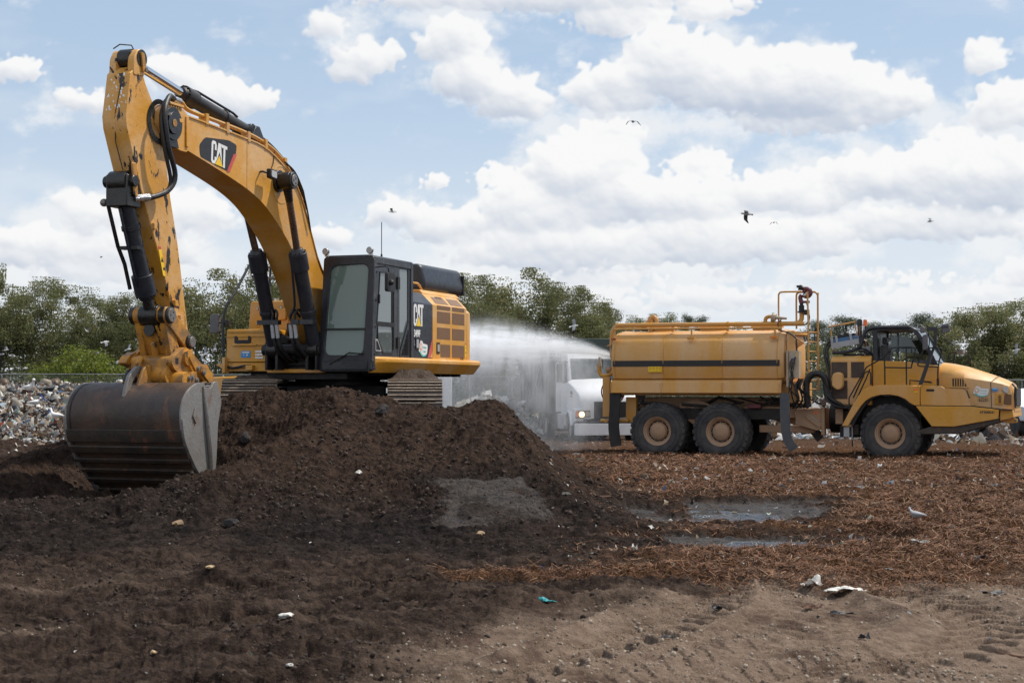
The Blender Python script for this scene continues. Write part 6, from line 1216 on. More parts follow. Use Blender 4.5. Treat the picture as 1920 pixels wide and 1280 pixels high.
fe = empty('chain_link_fence', (0, FY, 0)); tag(fe, 'long galvanised chain link fence along the foot of the trees', 'fence')
xs = [-48+3*i for i in range(33)]
for x_ in xs: MB().mat('galvanised').cyl((x_, 0, -.2), (x_, 0, ftop(x_)+.03), .035, n=8).build('post', fe)
MB().mat('galvanised').tube([(x_, 0, ftop(x_)) for x_ in xs], .04, 6).build('top_rail', fe)
m = MB().mat('chain_link'); m.add([(x_, .04, -.3) for x_ in xs]+[(x_, .04, ftop(x_)-.01) for x_ in xs], [(i, i+1, len(xs)+i+1, len(xs)+i) for i in range(len(xs)-1)]); m.build('wire_mesh', fe, smooth=0)
# ------------------------------------------------------------------ rubbish
ico = bmesh.new(); bmesh.ops.create_icosphere(ico, subdivisions=1, radius=1); ico.free(); IV_ = [((i-1)*.9, (j-1)*.9, .25*((i*j) % 2)-.1*(i == j)) for j in range(3) for i in range(3)]; IF_ = [(0, 1, 4, 3), (1, 2, 5, 4), (3, 4, 7, 6), (4, 5, 8, 7)]
rng = np.random.default_rng(21)
PAL = np.array([(.62, .62, .60), (.70, .68, .63), (.45, .44, .42), (.32, .30, .27), (.55, .50, .40), (.35, .26, .18), (.20, .13, .08), (.10, .06, .04), (.06, .05, .05), (.03, .03, .035), (.10, .17, .32), (.05, .12, .35), (.18, .36, .34), (.40, .10, .06), (.50, .30, .10), (.30, .36, .42), (.75, .75, .75)])
PW = np.array([10, 8, 7, 8, 7, 12, 16, 16, 10, 8, 1.8, .8, 1.2, .8, .8, 4, 4.]); PW /= PW.sum()
def rubbish(name, n, X, Y, smin, smax, label=None, flat=.35, pal=PAL, w=PW, lift=.3):
    Z = height(X, Y); s = smin*(smax/smin)**(rng.random(n)**2.8); S = np.stack([s*rng.uniform(.6, 1.5, n), s*rng.uniform(.4, 1, n), s*rng.uniform(.5, 2.2, n)], 1)
    col = pal[rng.choice(len(pal), n, p=w)]*rng.uniform(.7, 1.1, (n, 1)); P = np.stack([X, Y, Z+s*lift*rng.random(n)], 1)
    o = link(name, scatter_mesh(name, P, S, IV_, IF_, np.clip(col, 0, 1), rng, 'plastic_bits', .9, 1.3)); tag(o, kind='stuff'); return o
n = 60000; Y = rng.uniform(38, 108, n); X = -(.225+.10*rng.random(n)**.8)*Y*1.0; X = np.where(rng.random(n) < .25, -rng.uniform(.13, .34, n)*Y, X); k = rng.random(n) < (.02+.98*ss(Y+X*.6+3*fbm(X*.3, Y*.3, 3, 66), 30, 56)**2)
rubbish('rubbish_heap', int(k.sum()), X[k], Y[k], .03, .19)
n = 130; Y = rng.uniform(60, 104, n); X = -Y*rng.uniform(.21, .335, n)
bs = .12*(2.6)**(rng.random(n)**2); bc = np.array([(.55, .55, .53), (.04, .04, .045), (.34, .29, .23), (.60, .58, .52), (.13, .09, .06)])[rng.choice(5, n, p=[.2, .3, .2, .1, .2])]
ico = bmesh.new(); bmesh.ops.create_icosphere(ico, subdivisions=2, radius=1); IV2 = [tuple(v.co) for v in ico.verts]; IF2 = [tuple(v.index for v in f.verts) for f in ico.faces]; ico.free()
o = link('rubbish_bags', scatter_mesh('rubbish_bags', np.stack([X, Y, height(X, Y)+bs*.3], 1), bs[:, None]*rng.uniform(.6, 1.4, (n, 3)), IV2, IF2, bc, rng, 'plastic_bits', .5, .38)); tag(o, kind='stuff')
n = 2600; Y = rng.uniform(60.0, 66, n); X = rng.normal(-.9, 1.25, n); k = (X > -3.8) & (X < 1.4)
rubbish('rubbish_pile', int(k.sum()), X[k], Y[k], .08, .38, w=np.where(PAL.mean(1) > .4, PW*3.5, PW)/np.where(PAL.mean(1) > .4, PW*3.5, PW).sum())
n = 2400; Y = rng.uniform(56, 64, n); X = rng.normal(11.8, 1.6, n)
rubbish('rubbish_pile', n, X, Y, .08, .34, w=np.where(PAL.mean(1) > .4, PW*3, PW)/np.where(PAL.mean(1) > .4, PW*3, PW).sum())
n = 1300; Y = rng.uniform(50, 100, n); X = Y*rng.uniform(.25, .36, n)
rubbish('rubbish_field', n, X, Y, .05, .30)
n = 5200; Y = 26*(110/26)**rng.random(n); X = Y*rng.uniform(-.02, .36, n); k = (X > 1.5)
rubbish('litter', int(k.sum()), X[k], Y[k], .018, .085, flat=.12)
n = 900; Y = 15.5*(30/15.5)**rng.random(n); X = Y*rng.uniform(.02, .34, n)
rubbish('litter', n, X, Y, .012, .05, flat=.12)
n = 420; Y = 9.5*(22/9.5)**rng.random(n); X = Y*rng.uniform(-.34, .34, n)
rubbish('litter', n, X, Y, .006, .022, flat=.15)
# ------------------------------------------------------------------ straw mulch, clods and pebbles
def zone_pick(n, ylo, yhi, rlo, rhi, test):
    Y = ylo*(yhi/ylo)**rng.random(n); X = Y*rng.uniform(rlo, rhi, n); k = test(X, Y, zones(X, Y)) > rng.random(n); return X[k], Y[k]
STRAW = [(-.5, -.5, 0), (.5, -.5, .25), (.5, .5, .25), (-.5, .5, 0)]
X, Y = zone_pick(330000, 13.8, 44, -.06, .36, lambda x, y, z: z[2]*(.35+.65*ss(fbm(x*.8, y*.8, 4, 55), -.15, .2)))
n = len(X); L = rng.uniform(.03, .15, n)*np.clip(.7+Y/50, .8, 1.5); S = np.stack([L, rng.uniform(.004, .010, n)*np.clip(Y/22, .7, 2.0), L*.6], 1)
pc = np.array([(.060, .026, .014), (.115, .050, .024), (.175, .080, .038), (.25, .13, .068), (.36, .24, .15), (.030, .015, .011)]); col = pc[rng.choice(6, n, p=[.24, .26, .22, .13, .04, .11])]*rng.uniform(.8, 1.2, (n, 1))
o = link('straw_mulch', scatter_mesh('straw_mulch', np.stack([X, Y, height(X, Y)+rng.uniform(.0, .03, n)], 1), S, STRAW, LEAFF, col, rng, 'bits', .28)); tag(o, kind='stuff')
ico = bmesh.new(); bmesh.ops.create_icosphere(ico, subdivisions=1, radius=1); IV = [tuple(v.co) for v in ico.verts]; IF = [tuple(v.index for v in f.verts) for f in ico.faces]; ico.free()
def clods(name, X, Y, s, c0, c1, mat='bits'):
    n = len(X); S = s[:, None]*rng.uniform(.6, 1.3, (n, 3))*np.array([1, 1, .8]); col = lerpc(c0, c1, rng.random(n))
    o = link(name, scatter_mesh(name, np.stack([X, Y, height(X, Y)+s*.15], 1), S, IV, IF, col, rng, mat, 2., .45, smooth=False)); tag(o, kind='stuff')
n = 60000; X = rng.uniform(-9, 3.2, n); Y = rng.uniform(17.5, 28.5, n); k = mound(X, Y) > rng.random(n)*.15+.03; X = X[k]; Y = Y[k]; z6 = zones(X, Y); k = z6[5] < .3+.9*(rng.random(len(X)) < .3); X = X[k]; Y = Y[k]
clods('soil_clods', X, Y, .005*(8.)**(rng.random(len(X))**8), (.020, .0135, .010), (.055, .036, .027))
n = 26000; Y = 9.3*(24/9.3)**rng.random(n); X = Y*rng.uniform(-.35, .2, n); z6 = zones(X, Y); k = ((1-z6[0])*(1-z6[2])*(1-z6[3])*(1-z6[5])*ss(vnoise(X*.9, Y*1.6, 12)+.5, .25, .7)) > rng.random(n); X = X[k]; Y = Y[k]
clods('soil_crumbs', X, Y, .004*(7.)**(rng.random(len(X))**4.5), (.016, .011, .009), (.060, .040, .030))
n = 26000; Y = 9.3*(16/9.3)**rng.random(n); X = Y*rng.uniform(-.35, .35, n); z6 = zones(X, Y); k = (z6[0]*ss(vnoise(X*1.4, Y*2.5, 13)+.5, .3, .8)) > rng.random(n); X = X[k]; Y = Y[k]
clods('pebbles', X, Y, .004*(5.)**(rng.random(len(X))**3), (.10, .07, .05), (.34, .28, .22))
# single pieces lying about
paint('scrap_white', (.62, .60, .56), (.35, .3, .25), .4, 9, .6); paint('scrap_tan', (.42, .30, .17), (.25, .17, .1), .5, 9, .8); paint('scrap_brownish', (.24, .16, .09), (.14, .09, .05), .5, 9, .8); paint('scrap_teal', (.02, .28, .30), None, 0, 9, .5); paint('scrap_black', (.02, .022, .03), (.06, .05, .05), .5, 9, .45); paint('scrap_brown', (.14, .06, .03), (.08, .05, .03), .5, 9, .7); paint('scrap_red', (.40, .03, .02), None, 0, 9, .5); paint('rock', (.30, .27, .24), (.16, .13, .11), .6, 9, .85, bump=.15); paint('rock_dark', (.035, .028, .026), (.07, .05, .04), .5, 9, .8, bump=.2)
def gpos(px, py, guess=None):
    a = math.atan(84/3000.); d = Vector(((px-960)/3000., math.cos(a)-math.sin(a)*(640-py)/3000., math.sin(a)+math.cos(a)*(640-py)/3000.)); 
    ts = np.arange(9, 70, .03); X = d.x*ts; Y = d.y*ts; Z = 1.8+d.z*ts; hgt = height(X, Y); k = np.argmax(Z < hgt) if (Z < hgt).any() else len(ts)-1
    return Vector((X[k], Y[k], hgt[k]))
def lump(name, px, py, size, mat, label, cat, seed, flat=1.):
    r2 = random.Random(seed); p_ = gpos(px, py); m = MB().mat(mat); bm = bmesh.new(); bmesh.ops.create_icosphere(bm, subdivisions=2, radius=1); 
    k = [r2.uniform(-1, 1) for _ in range(9)]
    for v in bm.verts:
        c_ = v.co; w_ = 1+.28*math.sin(3.1*c_.x+k[0]*3)*math.cos(2.7*c_.y+k[1]*3)+.22*r2.uniform(-1, 1); v.co = Vector((c_.x*size[0]*w_, c_.y*size[1]*w_, c_.z*size[2]*w_*flat))
    m.add([tuple(v.co) for v in bm.verts], [tuple(v.index for v in f.verts) for f in bm.faces]); bm.free(); o = m.build(name, smooth=28); o.location = p_+Vector((0, 0, size[2]*.35)); o.rotation_euler = (r2.uniform(-.2, .2), r2.uniform(-.2, .2), r2.uniform(0, 3)); tag(o, label, cat); return o
def sheet(name, px, py, w_, d_, mat, label, cat, seed, lift=.05):
    r2 = random.Random(seed); p_ = gpos(px, py); nx, ny = 9, 6; vs = []; yaw = r2.uniform(-.5, .5)
    for j in range(ny):
        for i in range(nx):
            u, v = i/(nx-1)-.5, j/(ny-1)-.5; ex = 1+.35*math.sin(u*9+seed)*v; vs.append((u*w_*ex+r2.uniform(-.05, .05)*w_, v*d_*(1-.9*abs(u)+r2.uniform(-.25, .25)), max(0, math.sin(u*4+seed)*math.cos(v*3+seed*2)+.25)*lift*.7+r2.uniform(0, lift*.25)+.008))
    m = MB().mat(mat).add(vs, [(j*nx+i, j*nx+i+1, (j+1)*nx+i+1, (j+1)*nx+i) for j in range(ny-1) for i in range(nx-1)]); o = m.build(name, smooth=0); so = o.modifiers.new('s', 'SOLIDIFY'); so.thickness = .003
    o.location = p_; o.rotation_euler = (0, 0, yaw); tag(o, label, cat)
lump('stone', 535, 1157, (.07, .045, .028), 'scrap_white', 'angular white stone lying on the dark dirt in the lower middle', 'stone', 1, .8)
lump('foam_block', 288, 1228, (.028, .016, .016), 'scrap_tan', 'small yellowish foam block on the ground near the lower left', 'debris', 2)
lump('paper_wad', 543, 1250, (.022, .018, .012), 'scrap_white', 'tiny crumpled white paper at the very bottom below the white stone', 'paper', 3)
lump('wood_chunk', 335, 985, (.09, .05, .045), 'scrap_brownish', 'tan chunk lying at the foot of the mound below the bucket', 'debris', 4)
lump('wood_chunk', 901, 1004, (.09, .045, .035), 'scrap_brownish', 'light brown chunk below the flattened grey mud slab', 'debris', 5)
lump('wood_chunk', 394, 1066, (.045, .03, .02), 'scrap_tan', 'small orange tan scrap on the dark soil left of centre', 'debris', 15)
lump('rock', 716, 776, (.12, .10, .11), 'rock_dark', 'rounded dark clod lying below the right track of the digger', 'rock', 6)
lump('rock', 435, 985, (.14, .07, .06), 'rock_dark', 'flat dark stone beside the tan chunk at the foot of the mound', 'rock', 7)
lump('rock', 460, 828, (.12, .10, .10), 'rock_dark', 'black lump in the brown soil right of the bucket', 'rock', 8)
sheet('plastic_scrap', 1026, 1129, .13, .08, 'scrap_teal', 'crumpled teal plastic scrap on the brown dirt', 'plastic scrap', 3, .04)
sheet('plastic_sheet', 1585, 1112, .34, .20, 'scrap_white', 'wide dirty white plastic sheet on the edge of the mulch', 'plastic sheet', 5, .05)
sheet('plastic_sheet', 1522, 1100, .15, .12, 'scrap_white', 'small upright white plastic piece left of the wide sheet', 'plastic sheet', 6, .10)
sheet('plastic_scrap', 1345, 1145, .08, .06, 'scrap_black', 'dark blue plastic scrap on the tan dirt, left of the brown leaf like piece', 'plastic scrap', 7, .04)
sheet('bark_piece', 1521, 1143, .17, .05, 'scrap_brown', 'curled brown bark piece on the tan dirt below the white sheet', 'bark', 8, .06)
sheet('plastic_strip', 1580, 1154, .20, .03, 'scrap_black', 'thin black strip right of the brown bark piece', 'plastic strip', 9, .03)
sheet('plastic_strip', 1862, 1116, .20, .05, 'scrap_black', 'black plastic strip near the right edge at the mulch border', 'plastic strip', 10, .03)
sheet('plastic_strip', 1250, 1199, .12, .02, 'scrap_black', 'short black strip lying alone on the tan ruts', 'plastic strip', 11, .02)
sheet('plastic_scrap', 1620, 1199, .08, .04, 'scrap_black', 'dark plastic bit in the rut right of the middle of the tan dirt', 'plastic scrap', 12, .04)
sheet('plastic_scrap', 1838, 1052, .10, .04, 'scrap_black', 'dark blue scrap in the mulch near the right edge', 'plastic scrap', 13, .04)
sheet('paper_scrap', 1190, 1035, .05, .10, 'scrap_white', 'thin white paper sliver standing in the dark soil right of centre', 'paper', 14, .10)
sheet('paper_scrap', 1725, 1020, .18, .05, 'scrap_white', 'pinkish white paper strip in the mulch below the standing gull', 'paper', 16, .05)
sheet('paper_scrap', 672, 890, .10, .06, 'scrap_white', 'crumpled white paper scrap on the dark lower slope of the mound', 'paper', 17, .05)
lump('wood_stick', 1905, 1231, (.14, .008, .008), 'scrap_brown', 'straight brown stick at the lower right edge', 'stick', 18)
# ------------------------------------------------------------------ white dump truck behind the spray (x forward, y left, z up)
WT = empty('dump_truck', (3.12, 55.0, -.16), rad(-82)); tag(WT, 'white bonneted dump truck with dark high body, headlight lit, behind the water spray', 'dump truck')
wp = lambda m, n, **k: m.build(n, WT, **k)
m = MB().mat('white_paint')
st = [(-.75, 1.12, 1.05, 2.10, 2.20), (.2, 1.10, 1.05, 1.95, 2.02), (.95, 1.05, 1.0, 1.72, 1.80), (1.18, .98, .9, 1.45, 1.60), (1.25, .90, .85, 1.2, 1.4)]; vs = []
for x_, w_, zb, zs, zt in st: vs += [(x_, -w_, zb), (x_, -w_, zs), (x_, -w_+.18, zt), (x_, 0, zt+.04), (x_, w_-.18, zt), (x_, w_, zs), (x_, w_, zb)]
m.add(vs, [(i*7+k, i*7+(k+1) % 7, (i+1)*7+(k+1) % 7, (i+1)*7+k) for i in range(4) for k in range(7)]+[tuple(range(7)), tuple(range(34, 27, -1))]); bn = wp(m, 'bonnet', bevel=.03)
m = MB().mat('white_paint'); m.prism([(-2.35, .9), (-2.35, 3.0), (-2.2, 3.12), (-1.25, 3.08), (-1.1, 2.95), (-.72, 2.15), (-.72, .9)], -1.05, 1.05); cb = wp(m, 'cab', bevel=.04)
glass('truck_glass', (.03, .045, .05), .95, .03, 1.5)
m = MB().mat('truck_glass'); m.add([(-1.08, -.95, 2.93), (-1.08, .95, 2.93), (-.70, .95, 2.18), (-.70, -.95, 2.18), (-1.12, -.95, 2.93), (-1.12, .95, 2.93), (-.74, .95, 2.18), (-.74, -.95, 2.18)], [(0, 1, 2, 3), (4, 7, 6, 5), (0, 4, 5, 1), (1, 5, 6, 2), (2, 6, 7, 3), (3, 7, 4, 0)]); m.build('windscreen', cb, smooth=0)
m = MB().mat('truck_glass').prism([(-2.0, 2.05), (-2.0, 2.85), (-1.3, 2.85), (-.98, 2.10)], -1.07, -1.055); m.build('side_window', cb, smooth=0)
m = MB().mat('black'); m.box((-.78, -.03, 2.18), (-1.0, .03, 2.9)) if 0 else None; m.box((.0, -1.14, 1.68), (.22, -1.10, 1.80)); m.box((.02, -1.15, 1.60), (.20, -1.11, 1.64)); m.build('side_vent', bn)
m = MB().mat('white_paint'); m.prism(arc((.0, .52), .62, 10, 170, 10)+arc((.0, .52), .54, 170, 10, 10), -1.24, -.92); wp(m, 'wing', bevel=.02); m = MB().mat('white_paint'); m.prism([(.5, .62), (.62, .62), (1.2, .78), (1.22, 1.2), (.75, 1.22)], -1.20, -.9); wp(m, 'corner_panel', bevel=.02); m = MB().mat('white_paint'); m.prism([(.5, .62), (.62, .62), (1.2, .78), (1.22, 1.2), (.75, 1.22)], .9, 1.20); wp(m, 'corner_panel', bevel=.02)
m = MB().mat('white_paint').prism(roundpoly([(1.05, -1.22), (1.38, -1.10), (1.46, -.6), (1.46, .6), (1.38, 1.10), (1.05, 1.22)], .1), .32, .72, 'z'); m.mat('black').prism(roundpoly([(1.05, -1.20), (1.37, -1.08), (1.45, -.6), (1.45, .6), (1.37, 1.08), (1.05, 1.20)], .1), .72, .80, 'z'); wp(m, 'bumper', bevel=.02)
m = MB().mat('black').box((1.22, -.55, .85), (1.30, .55, 1.45)); wp(m, 'grille', bevel=.01)
m, t, p, out = newmat('lamp_lit'); p.inputs['Base Color'].default_value = (1, .8, .5, 1); p.inputs['Emission Color'].default_value = (1, .62, .25, 1); p.inputs['Emission Strength'].default_value = 4.
for s_ in (-1, 1):
    m = MB().mat('grey_plastic').prism(roundpoly([(s_*1.18, .88), (s_*1.16, 1.13), (s_*.68, 1.16), (s_*.66, .92)], .04), 1.16, 1.26, 'x'); hl = wp(m, 'headlight', bevel=.01)
    MB().mat('lamp_lit').cyl((1.25, s_*.97, 1.02), (1.275, s_*.97, 1.02), .095, n=20).build('lamp', hl); MB().mat('bright_steel').cyl((1.25, s_*.76, 1.03), (1.27, s_*.76, 1.03), .09, n=20).build('reflector', hl); MB().mat('orange_lens').box((1.2, s_*1.09, .93), (1.262, s_*1.17, 1.12)).build('turn_signal', hl)
for x_ in (0, -5.2, -6.5):
    for s_ in (-1, 1):
        e = empty('wheel', (x_, s_*1.0, .52), 0, WT); m = MB().mat('rubber').lathe([(.28, -.14), (.48, -.15), (.52, -.11), (.52, .11), (.48, .15), (.28, .14)], 'y', (0, 0, 0), 36); m.build('tyre', e); m = MB().mat('silver_grey').lathe([(.29, s_*.12), (.24, s_*.02), (.12, s_*.04), (.10, s_*.12), (0, s_*.12)], 'y', (0, 0, 0), 28); m.build('rim', e)
paint('dark_green', (.012, .026, .022), (.035, .045, .04), .5, 1.5, .6)
m = MB().mat('dark_green'); m.prism([(-9.6, 1.0), (-9.6, 3.5), (-8.0, 3.68), (-2.6, 3.68), (-2.55, 1.0)], -1.45, 1.45)
for k in range(8): m.box((-9.4+k*.9, -1.49, 1.05), (-9.3+k*.9, -1.45, 3.45))
bd = wp(m, 'dump_body', bevel=.02)
m = MB().mat('silver_grey'); m.tube([(-2.5, -1.45, 3.7), (-8.0, -1.45, 3.7), (-9.6, -1.45, 3.52)], .03, 6); m.tube([(-4.2, -1.50, 2.8), (-6.6, -1.50, 1.3)], .02, 6); m.build('tarp_arm', bd)
m = MB().mat('white_paint')
for k in range(10): m.box((-2.48, -1.20, 1.1+k*.17), (-2.40, -1.0, 1.16+k*.17))
m.box((-2.50, -1.22, 1.05), (-2.46, -.98, 2.8)); wp(m, 'side_steps')
m = MB().mat('silver_grey'); m.box((-2.3, -1.20, .45), (-1.0, -.85, 1.0)); wp(m, 'fuel_tank', bevel=.04)
m = MB().mat('black'); m.box((-7.6, -.45, .65), (.9, .45, 1.1)); m.cyl((0, -.9, .52), (0, .9, .52), .09); m.cyl((-5.2, -.9, .52), (-5.2, .9, .52), .12); m.cyl((-6.5, -.9, .52), (-6.5, .9, .52), .12); m.box((-3.9, -1.15, .35), (-2.6, -.6, .95)); wp(m, 'chassis')
m = MB().mat('black'); m.box((-1.0, -1.45, 2.1), (-.92, -1.25, 2.75)); m.tube([(-.96, -1.05, 2.8), (-.96, -1.35, 2.8), (-.96, -1.35, 2.4)], .02, 6); wp(m, 'mirror')
# white ribbed trailer end behind the digger's track
TR_ = empty('box_trailer', (-2.15, 60, 0), rad(4)); tag(TR_, 'white ribbed trailer standing behind the right track of the digger', 'trailer')
m = MB().mat('white_paint').box((-2.6, 0, .75), (-.1, 6, 2.35)); b_ = m.build('trailer_body', TR_, bevel=.03)
for k in range(9): MB().mat('white_paint').box((-2.5+k*.28, -.05, .8), (-2.42+k*.28, 0, 2.3)).build('rib', b_)
for y_ in (.8, 4.8): MB().mat('rubber').cyl((-2.5, y_, .42), (-2.2, y_, .42), .45, n=28).build('wheel', TR_); MB().mat('rubber').cyl((-.5, y_, .42), (-.2, y_, .42), .45, n=28).build('wheel', TR_)
MB().mat('black').box((-2.4, .3, .5), (-.3, 5.8, .75)).build('chassis', TR_)
# yellow machine seen under the digger's deck
LD = empty('loader', (-9.45, 56, 0), rad(-20)); tag(LD, 'yellow loader with black wheels parked far behind the left track of the digger', 'loader')
m = MB().mat('cat_yellow'); m.prism([(-1.2, .9), (-1.2, 2.1), (.3, 2.15), (.9, 1.9), (1.0, .9)], -.9, .9); b_ = m.build('engine_housing', LD, bevel=.05)
MB().mat('decal_white').box((-.9, -.92, 1.6), (-.5, -.90, 1.85)).build('decal', b_); MB().mat('grey_plastic').box((-.2, -.92, 1.2), (.3, -.90, 2.0)).build('grille', b_)
MB().mat('cat_yellow').prism([(.9, 1.0), (1.0, 1.6), (2.2, 1.3), (2.3, .9), (2.0, .4), (1.6, .5)], -.5, .5).build('lift_arm', LD, bevel=.03)
m = MB().mat('cat_yellow').prism([(2.2, .1), (2.25, 1.0), (2.4, 1.0), (2.4, .25), (3.1, .2), (3.1, .1)], -1.2, 1.2); m.build('bucket', LD, bevel=.02)
for x_ in (-.8, 1.2):
    for s_ in (-1, 1): MB().mat('rubber').lathe([(.25, s_*.8), (.6, s_*.8), (.66, s_*.88), (.66, s_*1.12), (.6, s_*1.2), (.25, s_*1.15), (.0, s_*1.1)], 'y', (x_, 0, .6), 32).build('wheel', LD)
# pale car by the verge, beyond the bonnet
PC = empty('pickup_truck', (19.6, 62, 0), rad(-80)); tag(PC, 'white pickup truck mostly hidden behind the nose of the water truck', 'pickup truck')
m = MB().mat('white_paint').prism(roundpoly([(-2.4, .5), (-2.4, 1.05), (-.9, 1.05), (-.6, 1.7), (.6, 1.72), (1.1, 1.15), (2.3, 1.02), (2.4, .5)], .08), -.9, .9); b_ = m.build('body', PC, bevel=.04)
MB().mat('dark_glass').prism([(-.5, 1.12), (-.45, 1.6), (.5, 1.62), (.9, 1.14)], -.91, .91).build('window', b_)
for x_ in (-1.6, 1.5):
    for s_ in (-1, 1): MB().mat('rubber').cyl((x_, s_*.7, .38), (x_, s_*.93, .38), .38, n=28).build('wheel', PC)
for s_ in (-1, 1): MB().mat('orange_lens').box((2.36, s_*.6, .8), (2.42, s_*.85, .95)).build('headlight', b_)
# ------------------------------------------------------------------ water spray
VB = MB(); 
m = bpy.data.materials.new('spray'); m.use_nodes = True; t = NT(m.node_tree); t.n.clear(); MATS['spray'] = m
tcn = t.n.new('ShaderNodeTexCoord'); s1 = t.n.new('ShaderNodeSeparateXYZ'); t.l.new(tcn.outputs['Object'], s1.inputs[0]); X_, Y_, Z_ = s1.outputs
s_ = t.m('SUBTRACT', 2.95, X_); sp0 = t.m('MAXIMUM', s_, 0.)
ex = t.m('POWER', 2.718, t.m('MULTIPLY', sp0, -1.0))
zc = t.m('ADD', 2.62, t.m('SUBTRACT', t.m('MULTIPLY', t.m('SUBTRACT', 1., ex), .34), t.m('MULTIPLY', t.m('MULTIPLY', sp0, sp0), .004)))
w_ = t.m('MINIMUM', t.m('MULTIPLY_ADD', sp0, .11, .05), .42)
q = t.m('DIVIDE', t.m('SUBTRACT', Z_, zc), w_); yq = t.m('DIVIDE', t.m('SUBTRACT', Y_, 45.8), t.m('MULTIPLY_ADD', sp0, .10, .12))
core = t.m('POWER', 2.718, t.m('MULTIPLY', t.m('ADD', t.m('MULTIPLY', q, q), t.m('MULTIPLY', yq, yq)), -1.))
core = t.m('MULTIPLY', t.ss(X_, -5.6, -2.8), t.m('DIVIDE', core, t.m('MULTIPLY_ADD', sp0, .26, .30)))
nzc = t.noise(t.mapping(tcn.outputs['Object'], (.35, 1, 2.2), rot=(0, rad(8), 0)), 4.5, 5, .65); core = t.m('MULTIPLY', core, t.m('MULTIPLY_ADD', t.ss(nzc, .32, .68), 1.6, .15))
below = t.ss(t.m('SUBTRACT', zc, Z_), -.15, .5); mist = t.m('MULTIPLY', below, t.m('MULTIPLY', t.ss(s_, -.2, 1.2), t.ss(t.m('ABSOLUTE', t.m('SUBTRACT', Y_, 45.8)), 1.1, .2)))
mist = t.m('MULTIPLY', mist, t.m('MULTIPLY', t.ss(X_, -5.6, -2.5), t.m('MULTIPLY_ADD', t.ss(Z_, 0., 2.4), .7, .3)))
up = t.m('MULTIPLY', t.m('MULTIPLY', t.ss(X_, -3.5, -6.5), t.ss(X_, -9.6, -7.)), t.m('MULTIPLY', t.ss(Z_, 6., 3.), t.ss(t.m('ABSOLUTE', t.m('SUBTRACT', Y_, 45.8)), 1.1, .2)))
nz = t.noise(t.mapping(tcn.outputs['Object'], (1.5, 1, .55), rot=(0, rad(-14), 0)), 2.4, 5, .65); nz = t.m('MULTIPLY_ADD', t.ss(nz, .34, .66), 1.5, .22)
den = t.m('MULTIPLY', t.m('ADD', t.m('MULTIPLY', core, 8.0), t.m('ADD', t.m('MULTIPLY', mist, .46), t.m('MULTIPLY', up, .03))), nz)
vol = t.node('ShaderNodeVolumePrincipled', {'Color': (.97, .98, 1., 1), 'Density': den, 'Anisotropy': 0.0}); o_ = t.n.new('ShaderNodeOutputMaterial'); t.l.new(vol.outputs[0], o_.inputs['Volume'])
MB().mat('spray').box((-5.8, 44.6, -.02), (3.0, 47.0, 4.4)).build('water_spray', None, smooth=0)
tag(bpy.data.objects['water_spray'], kind='stuff')
rng = np.random.default_rng(9); n = 60000; s = 8.0*rng.random(n)**1.2; zc_ = 2.62+.34*(1-np.exp(-1.0*s))-.004*s*s; fall = rng.random(n) < np.clip(s*.16, 0, .42)
zz = zc_+rng.normal(0, 1, n)*np.minimum(.04+.07*s, .36)*.72; zz = np.where(fall, zc_-rng.random(n)**1.3*(zc_+.05), zz); yy = 45.8+rng.normal(0, 1, n)*(.06+.055*s); xx = 2.95-s+rng.normal(0, .05, n); r_ = rng.uniform(.0025, .0055, n)
me = scatter_mesh('droplets', np.stack([xx, yy, zz], 1), np.stack([r_*rng.uniform(1, 2, n), r_, r_], 1), OCT, OCTF, np.full((n, 3), .92), rng, 'drop', .3); o = link('water_droplets', me); tag(o, kind='stuff')
